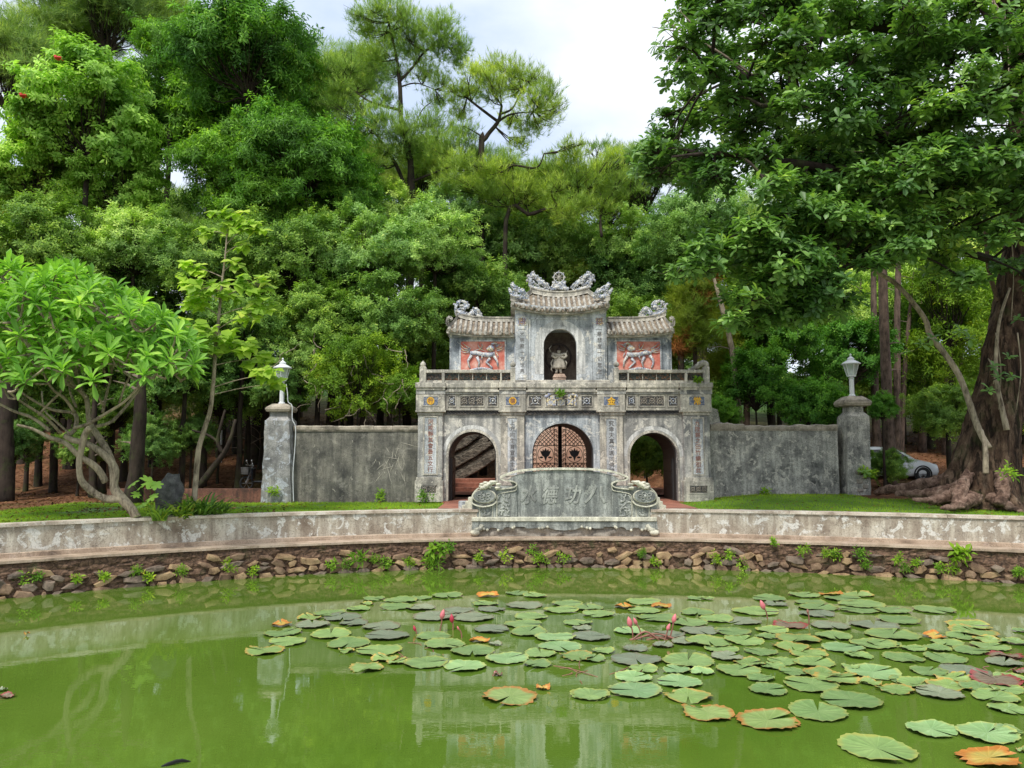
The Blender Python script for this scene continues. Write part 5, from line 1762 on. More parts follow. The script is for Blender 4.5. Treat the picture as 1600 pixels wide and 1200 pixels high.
for (Y, n, tops, rad) in ((62, 15, (330, 440), (75, 120)), (50, 15, (400, 540), (75, 110))):
    for i in range(n):
        px = -140 + (1880) * (i + rr_.uniform(.1, .9)) / n
        kd = rr_.choice(['P0', 'P1', 'P2', 'G0', 'A1', 'G1'])
        py = rr_.uniform(*tops)
        if 880 < px < 1080: py += 50
        tree(kd, px, py, rr_.uniform(*rad), Y + rr_.uniform(-4, 4), 'pine_tree' if kd[0] == 'P' else 'forest_tree',
             far_label(('farthest' if Y > 55 else 'distant') + (' slim pine' if kd[0] == 'P' else ' leafy tree'), px),
             G_FAR if kd[0] == 'P' else 'leafy trees far back in the wood', tr=.17)
TL = [
 ('P0', 20, 120, 105, 52, 'pine_tree', 'hazy pine rising behind the light green tree with red flowers, at the picture edge'),
 ('P1', 170, 30, 110, 54, 'pine_tree', 'tall pine with dark bare limbs above the light green tree with red flowers'),
 ('P2', 480, 150, 95, 50, 'pine_tree', 'blue green pine peeping out beside the tallest glossy tree'),
 ('P0', 10, 330, 80, 44, 'pine_tree', 'yellowish pine low at the picture edge below the red flowers'),
 ('C0', 140, 190, 125, 37, 'tulip_tree', 'light green bushy tree carrying two red flowers'),
 ('B0', 390, 95, 120, 40, 'glossy_tree', 'tallest glossy green tree, forked above the pale sapling'),
 ('B1', 270, 90, 75, 43, 'glossy_tree', 'glossy green tree between the red flowered tree and the tallest tree'),
 ('B0', 470, 260, 105, 38, 'glossy_tree', 'dark glossy tree stepping down from the tallest tree towards the pines'),
 ('B1', 360, 270, 95, 39, 'glossy_tree', 'shadowy glossy tree under the fork of the tallest tree'),
 ('A0', 80, 390, 105, 34, 'broadleaf_tree', 'rounded small leaved tree just above the frangipani crown'),
 ('G0', 210, 385, 90, 35, 'broadleaf_tree', 'soft green tree between the frangipani and the pale sapling'),
 ('A1', 330, 400, 85, 34, 'broadleaf_tree', 'dark small leaved tree directly behind the top of the sapling'),
 ('A2', 455, 400, 95, 35, 'broadleaf_tree', 'dark dense tree above the flaking lamp pillar'),
 ('G1', 570, 395, 95, 36, 'broadleaf_tree', 'grey green tree below the tallest pine'),
 ('G0', 680, 385, 85, 36, 'broadleaf_tree', 'grey green tree below the second pine'),
 ('G1', 790, 400, 95, 44, 'broadleaf_tree', 'leafy tree directly above the wheel crested roof'),
 ('G0', 890, 410, 85, 45, 'broadleaf_tree', 'leafy tree behind the highest roof of the gate on the car side'),
 ('A1', 970, 440, 85, 43, 'broadleaf_tree', 'green tree behind the right shoulder of the gate roof'),
 ('A0', 500, 510, 85, 33.5, 'broadleaf_tree', 'dark tree behind the yellow green shrub over the blackened wall'),
 ('A2', 610, 500, 90, 34, 'broadleaf_tree', 'darkest tree beside the outer roof tip over the blackened wall'),
 ('A1', 700, 560, 95, 41, 'broadleaf_tree', 'black green tree close behind the red relief panel nearer the frangipani'),
 ('A0', 800, 480, 85, 42, 'broadleaf_tree', 'dark tree filling the gap between the two roofs on the frangipani side'),
 ('A2', 380, 520, 85, 32.5, 'broadleaf_tree', 'dark tree whose skirts hang behind the sapling stem'),
 ('A1', 290, 570, 85, 31.5, 'broadleaf_tree', 'dark drooping tree behind the frangipani branches towards the sapling'),
 ('A0', 170, 530, 90, 32.5, 'broadleaf_tree', 'dark tree filling the space behind the middle of the frangipani'),
 ('A2', 30, 540, 95, 32, 'broadleaf_tree', 'dark tree behind the frangipani at the picture edge'),
 ('Q0', 1085, 500, 60, 33.5, 'young_pine', 'feathery yellow green young pine with rusty needles beside the gate'),
 ('A2', 1060, 380, 70, 37, 'broadleaf_tree', 'dark clumped tree above the young yellow green pine'),
 ('P1', 1010, 290, 80, 46, 'pine_tree', 'pale pine behind the hanging edge of the huge whorled tree'),
 ('P2', 1160, 400, 110, 44, 'pine_tree', 'yellowish pine behind the lower boughs of the huge whorled tree'),
 ('P0', 1290, 300, 120, 48, 'pine_tree', 'pine glimpsed through the middle of the huge whorled tree'),
 ('P1', 1440, 330, 130, 46, 'pine_tree', 'pine glimpsed behind the dark bent limb of the huge tree'),
 ('Y0', 1200, 480, 90, 37, 'bright_tree', 'bright yellow green tree far behind the lantern on the squat pillar'),
 ('T0', 1480, 480, 75, 37, 'bamboo_clump', 'hanging light green foliage left of the huge trunk'),
 ('T0', 1400, 540, 70, 40, 'bamboo_clump', 'hanging light green foliage between the bare pine trunks'),
 ('T0', 1570, 560, 70, 39, 'bamboo_clump', 'hanging light green foliage beyond the huge trunk'),
 ('H0', 1215, 540, 75, 34, 'round_shrub', 'dark clipped looking shrub mass behind the young pine and the hedge'),
 ('H1', 1330, 560, 70, 35, 'round_shrub', 'dark shrub mass directly behind the free standing lantern'),
 ('A1', 1480, 640, 60, 32, 'broadleaf_tree', 'dark small tree between the white car and the huge trunk'),
]
TL += [
 ('P2', 95, 60, 95, 56, 'pine_tree', 'pine between picture edge and bare limbs, above the red flowers'),
 ('P0', 560, 120, 60, 55, 'pine_tree', 'pale pine between the tallest glossy tree and tallest pine'),
 ('P1', 250, 60, 90, 57, 'pine_tree', 'pale pine behind the glossy crown near the top'),
 ('P0', 545, 285, 85, 50, 'pine_tree', 'pine filling the sky gap left of the tallest pine foot'),
 ('P1', 660, 290, 85, 49, 'pine_tree', 'pine directly behind the lower stem of the tallest pine'),
 ('P2', 765, 300, 75, 50, 'pine_tree', 'pine directly behind the foot of the second pine'),
 ('P0', 860, 320, 80, 49, 'pine_tree', 'pine behind the boughs of the broad low pine'),
 ('P1', 950, 320, 75, 51, 'pine_tree', 'pine behind the thin pale pine in the sky gap'),
 ('G1', 980, 380, 80, 42, 'broadleaf_tree', 'pale leafy tree rising between thin pale pine and huge tree'),
 ('G0', 1090, 330, 85, 43, 'broadleaf_tree', 'pale leafy tree behind the hanging edge of the huge tree'),
 ('G1', 600, 345, 80, 42, 'broadleaf_tree', 'pale leafy tree at the foot of the tallest pine'),
 ('G0', 720, 340, 80, 42, 'broadleaf_tree', 'pale leafy tree at the foot of the second pine'),
 ('G1', 850, 370, 85, 43, 'broadleaf_tree', 'pale leafy tree under the broad low pine'),
 ('B1', 215, 190, 95, 45, 'glossy_tree', 'glossy tree just behind the bare limbs next to the red flowered tree'),
 ('B0', 330, 190, 110, 44, 'glossy_tree', 'glossy tree filling the middle below the tallest crown'),
 ('B1', 450, 170, 85, 45, 'glossy_tree', 'glossy tree reaching towards the tallest pine'),
 ('B0', 530, 290, 70, 39, 'glossy_tree', 'bright glossy tree at the foot of the tallest pine'),
 ('C0', 60, 280, 95, 38, 'tulip_tree', 'light green leafy tree beneath the red flowers'),
 ('C0', 190, 290, 85, 38.5, 'tulip_tree', 'light green leafy tree just above the rounded small leaved trees'),
 ('B1', 410, 340, 90, 38, 'glossy_tree', 'glossy dark tree behind the tip of the sapling'),
 ('A1', 120, 470, 100, 37, 'broadleaf_tree', 'shaded tree glimpsed through the frangipani crown'),
 ('A2', 250, 480, 95, 37.5, 'broadleaf_tree', 'shaded tree glimpsed between frangipani and sapling'),
 ('A0', 420, 480, 90, 38, 'broadleaf_tree', 'shaded tree glimpsed over the lantern among the sapling leaves'),
 ('A1', 550, 470, 95, 38, 'broadleaf_tree', 'shaded tree between the pines and the yellow green shrub'),
 ('A2', 740, 470, 90, 38, 'broadleaf_tree', 'shaded tree behind the nearer side roof'),
 ('A0', 880, 490, 95, 47, 'broadleaf_tree', 'shaded tree directly behind the dharma wheel'),
 ('A1', 1010, 520, 85, 39, 'broadleaf_tree', 'shaded tree behind the roof wing on the car side'),
 ('Q0', 1150, 540, 65, 36, 'young_pine', 'second feathery young pine with rusty needles, behind the slanting pale trunk'),
 ('G1', 1290, 480, 90, 40, 'broadleaf_tree', 'mid green tree high behind the free standing lantern'),
 ('G0', 1400, 470, 85, 44, 'broadleaf_tree', 'mid green tree behind the pine trunks above the white car'),
 ('Y1', 1450, 600, 75, 42, 'bright_tree', 'bright low tree in the far grove between car and huge trunk'),
 ('Y0', 1540, 480, 80, 44, 'bright_tree', 'bright tree in the far grove level with the pale leaning stem'),
 ('G1', 1620, 600, 90, 40, 'broadleaf_tree', 'green tree beyond the huge trunk at the picture edge'),
]
for i_, px_ in enumerate(range(-100, 1760, 105)):
    if 860 < px_ < 960: continue
    px_ += rr_.uniform(-20, 20)
    tree(('A0', 'G1', 'A2', 'G0')[i_ % 4], px_, rr_.uniform(565, 610), rr_.uniform(75, 95), rr_.uniform(43, 48), 'understory_tree',
         far_label('low understory tree', px_), 'low understory trees deep in the wood', tr=.1, ez=.8)
for a in TL:
    k_, px, py, rp_, Y, nm, lab = a
    tree(k_, px, py, rp_, Y, nm, lab, tr=.2 if Y > 36 else .14, ez=.9 if nm == 'broadleaf_tree' else 1)
for (k_, px, py, rp_, Y, nm, lab) in (
 ('Y0', 560, 590, 78, 31, 'garden_shrub', 'yellow green shrub with bare twigs leaning over the blackened wall'),
 ('Y1', 625, 610, 50, 31, 'garden_shrub', 'smaller dull shrub between the yellow green shrub and the gate'),
 ('H0', 1270, 645, 62, 31, 'garden_shrub', 'bright rounded bush just behind the broken coping'),
 ('H1', 1180, 600, 68, 32.3, 'garden_shrub', 'dark leafy bush behind the wall beside the slanting pale trunk'),
 ('H0', 1125, 650, 36, 30.6, 'garden_shrub', 'small leafy bush at the corner of gate and broken wall'),
 ('H1', 1378, 640, 28, 29.8, 'garden_shrub', 'small bright tuft sprouting beside the squat pillar'),
 ('A2', 1385, 728, 33, 30.5, 'garden_shrub', 'low black green bush hiding the middle of the white car'),
 ('A1', 1010, 705, 52, 33.5, 'garden_shrub', 'large leaved bush seen through the arch nearest the car'),
 ('A1', 95, 610, 75, 34, 'garden_shrub', 'dark leaning thicket behind the long low frangipani limb'),
 ('A0', 345, 610, 70, 34.5, 'garden_shrub', 'dark thicket behind the stem of the sapling'),
 ('A2', 180, 640, 55, 33, 'garden_shrub', 'dark thicket behind the knobbly frangipani fork'),
 ('G1', 470, 560, 60, 33, 'garden_shrub', 'thicket with dry twigs between the flaking pillar and the yellow green shrub'),
 ('A2', 25, 690, 48, 31, 'garden_shrub', 'dark undergrowth at the picture edge behind the frangipani'),
 ('A1', 125, 695, 36, 31.5, 'garden_shrub', 'dark undergrowth seen between the lowest frangipani limbs'),
 ('A0', 300, 680, 38, 32, 'garden_shrub', 'dark undergrowth behind the boulder and sapling foot'),
 ('H1', 735, 700, 30, 37, 'garden_shrub', 'scrubby bush above the tilted rock seen through the arch'),
 ('A0', 240, 690, 48, 30.3, 'garden_shrub', 'dark low boughs between frangipani trunk and sapling'),
 ('A1', 430, 600, 40, 31.2, 'garden_shrub', 'dark bush behind the cap of the flaking lamp pillar')):
    tree(k_, px, py, rp_, Y, nm, lab, tr=.06, cat='bush')

# bare trunks standing in the wood: (px_top, y_top, px_bottom, y_bottom, Y, width px, label)
def bare(pxt, yt, pxb, yb_, Y, w, lab, mat='bark_pine', mid=None, grp=None):
    a, b = at(pxb, yb_, Y), at(pxt, yt, Y)
    a.z = gz(a.x, Y) - .1
    tt = thing('tree_trunk', lab, 'tree trunk', a, grp)
    pts = [a] + ([at(*mid, Y)] if mid else [a.lerp(b, .5) + Vector((random.uniform(-.1, .1), 0, 0))]) + [b]
    pts = resample(pts, 14)
    r0 = w * Y / 1200 / 2
    MB().tube(pts, [r0 * (1.25 - .04 * i if i < 3 else (1.1 - .035 * i) * (1 if i < 10 else .85 - .2 * (i - 10))) for i in range(14)], 10, wob=.25).build('stem', M[mat], tt, smooth=True)
    r = random.Random(int(pxt * 7 + w))
    for k in range(4):
        o = MB()
        p = pts[r.randint(5, 12)]
        e = p + Vector((r.choice([-1, 1]) * r.uniform(.3, 1.1), r.uniform(-.4, .4), r.uniform(-.1, .5)))
        o.tube([p, p.lerp(e, .5) + Vector((0, 0, .08)), e], [r0 * .22, r0 * .15, .006], 5)
        o.build('dead_branch', M['twig'], tt)
    return tt
bare(1376, 250, 1392, 752, 31.6, 17, 'thick dark pine trunk rising right behind the bonnet of the white car', mid=(1382, 520))
bare(1364, 300, 1372, 745, 36, 12, 'reddish pine trunk just left of the thick dark trunk', mid=(1366, 560))
bare(1405, 280, 1402, 745, 36, 11, 'slim pine trunk just right of the thick dark trunk')
bare(1428, 420, 1408, 740, 38, 8, 'thin forked pine trunk with rusty needles at its fork')
bare(1104, 395, 1158, 668, 32.5, 10, 'pale slanting trunk rising behind the broken wall', 'bark_pale', mid=(1146, 560))
bare(1100, 400, 1106, 600, 38, 8, 'thin dark trunk behind the young pine')
bare(1305, 380, 1310, 660, 40, 10, 'straight trunk behind the free standing lantern')
bare(1345, 420, 1350, 690, 42, 8, 'thin trunk to the right of the free standing lantern')
bare(1440, 470, 1442, 735, 40, 10, 'grey trunk over the tail of the white car')
bare(1475, 520, 1478, 730, 39, 9, 'slender trunk halfway between car and huge tree')
bare(1500, 500, 1504, 720, 42, 8, 'thin trunk nearest the huge tree in the far grove')
bare(12, 560, 8, 785, 29.5, 24, 'black leaning trunk at the very edge behind the frangipani', 'bark_dark')
bare(52, 600, 40, 765, 33, 7, 'thin leaning trunk between edge and frangipani', 'bark_dark')
bare(88, 560, 84, 755, 33, 10, 'dark trunk behind the long low frangipani limb', 'bark_dark')
bare(222, 560, 206, 800, 28, 24, 'thick black trunk behind the papaya like leaves', 'bark_dark', mid=(216, 690))
bare(150, 600, 146, 770, 31, 12, 'dark trunk between the two frangipani stems', 'bark_dark')
bare(372, 650, 376, 692, 40, 8, 'short dark trunk on the red slope near the flaking pillar', 'bark_dark')
bare(388, 640, 385, 700, 36, 10, 'thick dark trunk on the red slope beside the flaking pillar', 'bark_dark')
bare(408, 650, 405, 690, 37, 5, 'thin dark trunk touching the edge of the flaking pillar', 'bark_dark')
# low crooked tree behind the sapling
t_ = thing('crooked_tree', 'low crooked dark tree forking behind the sapling stem', 'tree', at(312, 762, 29.6) * 1.0)
o = MB()
for pl, rr in (([(308, 765), (335, 728), (352, 705), (362, 680), (368, 655)], [.13, .12, .1, .08, .06]), ([(348, 708), (340, 690), (345, 665), (352, 640)], [.09, .07, .06, .04]), ([(340, 690), (325, 680), (300, 672)], [.06, .05, .03])):
    o.tube(resample([at(x, y, 29.8) for x, y in pl], 10), list(np.interp(np.linspace(0, 1, 10), np.linspace(0, 1, len(rr)), rr)), 8, wob=.2)
o.build('trunk', M['bark_dark'], t_, smooth=True)

# ---- featured pines with traced limbs
def traced_pine(name, lab, base_px, Y, limbs, lobes, seed, per=190, mat='needle'):
    global rng
    rng = np.random.default_rng(seed)
    b = at(*base_px, Y)
    z0 = gz(b.x, Y)
    tt = thing(name, lab, 'tree', (b.x, Y, z0 - .1))
    o = MB()
    r = random.Random(seed)
    nodes = []
    for i, (pl, r0, r1) in enumerate(limbs):
        dy = 0 if i == 0 else r.uniform(-1.0, 1.0)
        pp = []
        for k, (x, y) in enumerate(pl):
            pp.append(at(x, y, Y + dy * k / max(1, len(pl) - 1)))
        if i == 0: pp = [Vector((b.x, Y, z0 - .1))] + pp
        n = len(pp) * 4
        pp = resample(pp, n)
        o.tube(pp, list(np.linspace(r0, r1, n)), 8, wob=.3)
        nodes += pp[n // 3:]
    sets, s2 = [], []
    for (x, y, rp_) in lobes:
        dy = r.uniform(-1.5, 1.5)
        c = at(x, y, Y + dy)
        R_ = rp_ * Y / 1200
        nr = min(nodes, key=lambda p: (p - c).length)
        for q in range(3):
            e = c + Vector((r.uniform(-.6, .6), r.uniform(-.6, .6), r.uniform(-.2, .3))) * R_
            o.tube([nr, nr.lerp(e, .5) + Vector((0, 0, -.12)), e], [.035, .028, .01], 5)
            for q2 in range(4):
                f = e + Vector((r.uniform(-.7, .7), r.uniform(-.7, .7), r.uniform(-.1, .6))) * R_
                o.tube([nr.lerp(e, .6), f], [.016, .006], 4)
        P, A = lobe_points(c, R_, int(per * R_ ** 2 / 1.3), .75, .15, .5)
        A = unit(A + np.array([0, 0, .9]))
        v = (r.uniform(.15, .7) + rng.normal(0, .15, len(P))).clip(0, 1)
        sets.append(sprigs(P, A, 13, .30, .022, .0, 1.3, v, .012))
    o.build('trunk', M['bark_dark'], tt, smooth=True)
    put('crown', leaf_mesh('crown', M[mat], sets, TN), tt, (0, 0, 0), kind='stuff')
    return tt
traced_pine('pine_tree', 'tallest dark stemmed pine against the open sky', (640, 330), 42,
 [([(642, 302), (638, 240), (627, 188), (625, 136), (619, 87), (605, 26)], .24, .05), ([(636, 300), (619, 258), (597, 223), (575, 195)], .13, .04),
  ([(627, 172), (600, 166), (575, 157), (555, 143), (540, 131)], .09, .03), ([(625, 127), (645, 105), (662, 83), (690, 60), (706, 48)], .09, .03),
  ([(638, 240), (655, 180), (673, 160)], .05, .02), ([(642, 285), (665, 275), (698, 263), (725, 255)], .09, .03), ([(625, 136), (650, 130), (680, 140)], .05, .02)],
 [(590, 22, 36), (625, 30, 40), (575, 55, 34), (610, 65, 42), (650, 55, 42), (690, 45, 36), (645, 88, 42), (688, 78, 38), (718, 78, 26), (590, 92, 34), (715, 100, 22), (560, 30, 20),
  (545, 118, 32), (575, 140, 26), (515, 110, 26), (530, 145, 28), (620, 120, 22), (665, 118, 30), (590, 195, 42), (560, 220, 34), (630, 215, 46), (675, 205, 42), (700, 235, 38), (650, 245, 40),
  (600, 240, 36), (725, 215, 30), (560, 180, 30), (490, 130, 22), (520, 170, 26), (535, 200, 28), (740, 245, 26), (690, 135, 26), (600, 160, 26), (685, 165, 26), (580, 262, 26), (540, 245, 26)], 301)
traced_pine('pine_tree', 'second pine with crooked dark stem and crown bulging over the gate', (756, 300), 41,
 [([(752, 255), (757, 219), (778, 190), (784, 165)], .2, .06), ([(778, 190), (741, 162), (725, 148), (715, 140)], .09, .03), ([(778, 190), (800, 178), (837, 175)], .08, .02),
  ([(782, 178), (800, 170), (812, 148), (824, 127)], .07, .02), ([(757, 217), (745, 208), (724, 197)], .06, .02)],
 [(745, 118, 28), (775, 108, 28), (805, 118, 30), (832, 128, 30), (855, 150, 30), (868, 172, 20), (800, 145, 34), (770, 150, 30), (735, 150, 30), (712, 150, 24), (835, 168, 34), (800, 195, 26), (830, 205, 28),
  (812, 228, 22), (855, 190, 22), (720, 185, 24), (765, 128, 25)], 302)
traced_pine('pine_tree', 'broad low pine spreading yellow green boughs above the highest gate roof', (800, 380), 39,
 [([(790, 355), (830, 335), (870, 320), (905, 302)], .14, .05), ([(870, 322), (862, 300), (870, 285)], .06, .03), ([(905, 302), (890, 290), (915, 300)], .04, .02), ([(775, 265), (800, 258), (838, 262), (850, 240)], .08, .03),
  ([(826, 336), (820, 320), (790, 305)], .05, .02), ([(940, 370), (938, 340), (942, 318)], .08, .04)],
 [(765, 275, 34), (795, 290, 34), (770, 310, 30), (825, 285, 36), (860, 270, 36), (890, 255, 32), (900, 285, 36), (930, 270, 32), (870, 300, 32), (935, 300, 30), (830, 315, 28), (800, 328, 26), (965, 285, 26),
  (895, 235, 24), (850, 330, 22), (945, 330, 24), (965, 315, 22), (720, 265, 34), (740, 300, 34), (700, 290, 30), (815, 300, 34), (880, 335, 28), (910, 325, 28), (960, 250, 24), (790, 265, 30)], 303, mat='needle')
traced_pine('pine_tree', 'thin pale pine in the gap of sky beside the huge whorled tree', (945, 400), 45,
 [([(941, 370), (940, 330), (938, 300), (930, 260)], .1, .03), ([(940, 350), (965, 330), (985, 315)], .05, .02)],
 [(925, 235, 18), (945, 232, 20), (965, 240, 22), (985, 250, 20), (950, 260, 24), (985, 285, 20), (970, 268, 22), (1000, 300, 18)], 304, per=120)
# rusty dead needles on the young pine and in the pines
rng = np.random.default_rng(5)
for ob in [o for o in list(COL.objects) if o.name.startswith('young_pine') and o.parent is None]:
    sets = []
    for (x, y, rp_) in ((1062, 545, 18), (1078, 520, 14), (1095, 470, 16), (1110, 430, 15)):
        c = at(x, y, 33)
        P, A = lobe_points(c, rp_ * 33 / 1200, 60, .8, .1)
        sets.append(sprigs(P, A, 10, .25, .02, -.6, 1.0))
    put('dead_needles', leaf_mesh('dead_needles', M['dead'], sets, TN), ob, (0, 0, 0), kind='stuff')
# red flowers of the tulip tree
tul = [o for o in COL.objects if o.name.startswith('tulip_tree') and o.parent is None][0]
M['flower_red'] = simple('orange_red_petal', (.65, .05, .02), .5, 0, (.5, .02, .01))
for (x, y) in ((90, 90), (36, 149)):
    p = at(x, y, 33.4)
    o = MB()
    for k in range(7):
        a = k * .9
        o.ball((p.x + .09 * math.cos(a), p.y + .09 * math.sin(a), p.z + .05 * math.sin(k * 2)), .075, (1.2, 1, .7), 7, 4)
    o.tube([p, p + Vector((0, .5, .1))], .02, 4)
    o.build('red_flower', M['flower_red'], tul, smooth=True)

# ------------------------------------------------------------------ the huge tree with whorled leaves
BT = at(1525, 775, 25.2)
big = thing('giant_almond_tree', 'huge old tree with buttressed bark and drooping whorls of glossy leaves over the lawn', 'tree', (BT.x, 25.2, BT.z - .05))
def px2(l, Y): return [at(x, y, Y) for x, y in l]
path = [(1532, 792, 60), (1533, 777, 55), (1535, 750, 48), (1538, 725, 43), (1544, 690, 39), (1553, 650, 37), (1565, 600, 35), (1578, 540, 36), (1590, 480, 34), (1602, 400, 32), (1610, 320, 31), (1612, 220, 30), (1606, 120, 29), (1592, 40, 28), (1580, -60, 26)]
vs, fs = [], []
NR = 72
cs = resample([Vector((x, y, w_)) for x, y, w_ in path], 90)
for j, c in enumerate(cs):
    p = at(c.x, c.y, 25.2)
    r0 = c.z * 25.2 / 1200
    up = j / 90
    for k in range(NR):
        a = k / NR * 2 * math.pi
        q = Vector((math.cos(a), math.sin(a), 0))
        fl = noise.noise(Vector((q.x * 2.6, q.y * 2.6, p.z * .35))) * .55
        fl += .20 * noise.noise(Vector((q.x * 6, q.y * 6, p.z * 1.3)))
        fine = .05 * noise.noise(Vector((q.x * 14, q.y * 14, p.z * 4))) + .03 * noise.noise(Vector((q.x * 30, q.y * 30, p.z * 14)))
        low = max(0, 1 - up * 3.2)
        rr = r0 * (1 + fl * (.35 + .5 * low)) + fine + .18 * low ** 3 * max(0, math.cos(a * 5 + .8)) * r0
        vs.append((p.x + q.x * rr, 25.2 + q.y * rr * .95, p.z))
for j in range(89):
    for k in range(NR):
        fs.append((j * NR + k, j * NR + (k + 1) % NR, (j + 1) * NR + (k + 1) % NR, (j + 1) * NR + k))
MB().add(vs, fs).build('trunk', M['bark_deep'], big, smooth=True)
# surface roots
def root(pts, rad, seed, n=60):
    pts = [Vector(p) - Vector((0, 0, .08)) for p in pts]
    pp = resample(pts, n)
    r = .76 * np.interp(np.linspace(0, 1, n), np.linspace(0, 1, len(rad)), rad)
    o = MB()
    vs, fs = [], []
    m = 14
    for i, p in enumerate(pp):
        d = (pp[min(i + 1, n - 1)] - pp[max(0, i - 1)]).normalized()
        s_ = d.cross(Vector((0, 0, 1))).normalized()
        u_ = s_.cross(d)
        for k in range(m):
            a = 2 * math.pi * k / m
            q = s_ * math.cos(a) + u_ * math.sin(a)
            f = .95 + .5 * noise.noise(p * 2.5 + q * 1.2 + Vector((seed, 0, 0))) + .25 * noise.noise(p * 8 + q * 2) + .1 * noise.noise(p * 18 + q * 4)
            vs.append(p + q * r[i] * f)
    for i in range(n - 1):
        for k in range(m):
            fs.append((i * m + k, (i + 1) * m + k, (i + 1) * m + (k + 1) % m, i * m + (k + 1) % m))
    fs += [tuple(range(m)), tuple(len(vs) - 1 - k for k in range(m))]
    o.add(vs, fs).build('surface_root', M['bark_root'], big, smooth=True)
gzz = lambda x, y, d: Vector((x, y, gz(x, y) + d))
root([at(1500, 742, 25.4), at(1470, 748, 25.7), at(1440, 754, 26.2), at(1412, 760, 26.8), at(1385, 762, 27.6), at(1368, 766, 28.2)], [.5, .34, .26, .26, .22, .14], 1)
root([at(1500, 765, 24.9), at(1465, 768, 25.2), at(1435, 768, 25.7), at(1400, 768, 26.4)], [.42, .25, .17, .1], 2)
root([at(1490, 772, 24.7), at(1455, 778, 24.4), at(1425, 776, 24.6)], [.3, .16, .06], 3)
root([at(1520, 775, 24.2), at(1500, 786, 23.5), at(1470, 790, 23.2)], [.35, .2, .06], 4)
root([at(1550, 775, 24.2), at(1575, 788, 23.7), at(1600, 797, 23.5)], [.35, .18, .08], 5)
root([at(1515, 735, 24.7), at(1500, 765, 24.0), at(1492, 785, 23.6)], [.22, .26, .16], 6)
root([at(1560, 720, 24.6), at(1566, 760, 24.0), at(1560, 785, 23.7)], [.22, .26, .18], 7)
def limb(name, pl, r0, r1, mat='bark_big', Ys=None, n=26, wob=.3):
    Ys = Ys or [25.2] * len(pl)
    pp = resample([at(x, y, Y_) for (x, y), Y_ in zip(pl, Ys)], n)
    MB().tube(pp, list(np.linspace(r0, r1, n)), 10, wob=wob).build(name, M[mat], big, smooth=True)
    return pp
nodes = []
nodes += limb('limb', [(1600, 150), (1560, 155), (1520, 165), (1482, 182), (1458, 210), (1436, 236), (1395, 222), (1355, 200), (1310, 180), (1250, 165), (1190, 165)], .42, .06, 'bark_dark', list(np.linspace(25.2, 21, 11)), 40)
nodes += limb('limb', [(1600, 60), (1540, 70), (1460, 60), (1380, 40), (1300, 50), (1240, 90), (1180, 120), (1110, 120)], .3, .05, 'bark_dark', list(np.linspace(25, 22, 8)))
nodes += limb('limb', [(1440, 232), (1400, 262), (1350, 272), (1290, 262), (1200, 250), (1120, 240), (1050, 245)], .22, .03, 'bark_dark', list(np.linspace(23.5, 21, 7)))
nodes += limb('limb', [(1590, 300), (1520, 290), (1450, 300), (1380, 315), (1290, 320), (1200, 345), (1120, 385), (1060, 425)], .2, .02, 'bark_dark', list(np.linspace(25, 21.5, 8)))
nodes += limb('limb', [(1590, 420), (1530, 400), (1460, 385), (1380, 400), (1290, 430), (1200, 470), (1150, 500)], .15, .02, 'bark_dark', list(np.linspace(25, 21.5, 7)))
nodes += limb('limb', [(1598, 20), (1520, -30), (1420, -60), (1320, -50)], .3, .08, 'bark_dark', [25, 23, 21.5, 20.5])
nodes += limb('limb', [(1604, 240), (1640, 200), (1700, 180)], .25, .1, 'bark_dark')
# pale leaning stems grafted on the trunk
limb('aerial_stem', [(1545, 700), (1528, 668), (1500, 590), (1470, 545), (1452, 520), (1446, 500), (1420, 465), (1395, 440), (1370, 425)], .105, .07, 'bark_pale', [24.3, 24.5, 24.8, 25, 25, 25, 25, 25, 25], 36, .2)
limb('aerial_stem', [(1573, 672), (1566, 640), (1558, 600), (1556, 560), (1562, 500), (1578, 450)], .09, .035, 'bark_pale', [24.25, 24.3, 24.4, 24.5, 24.5, 24.5], 26, .2)
limb('aerial_stem', [(1541, 740), (1539, 700), (1534, 672)], .09, .05, 'bark_pale', [24.0, 24.1, 24.3])
limb('aerial_stem', [(1560, 470), (1545, 420), (1540, 360), (1535, 300)], .08, .05, 'bark_big')
for k, (x0, y0, x1, y1) in enumerate(((1575, 330, 1580, 500), (1568, 0, 1572, 200), (1556, 520, 1560, 640), (1590, 520, 1588, 640), (1544, 560, 1552, 600))):
    limb('vine', [(x0, y0), ((x0 + x1) / 2 + 6, (y0 + y1) / 2), (x1, y1)], .02, .012, 'bark_pale', [24.0, 23.9, 24.1], 12, 0)
# pale looped vine top right
pp = [at(1540 + 26 * math.cos(a) * (1 + .15 * math.sin(2 * a)), 26 + 26 * math.sin(a), 22.5 + .2 * math.sin(3 * a)) for a in np.linspace(-1.2, 4.2, 26)]
MB().tube(pp, .03, 6).tube([at(1552, 0, 22.4), at(1560, 20, 22.5), at(1556, 45, 22.6)], .03, 5).build('vine_loop', M['bark_pale'], big, smooth=True)
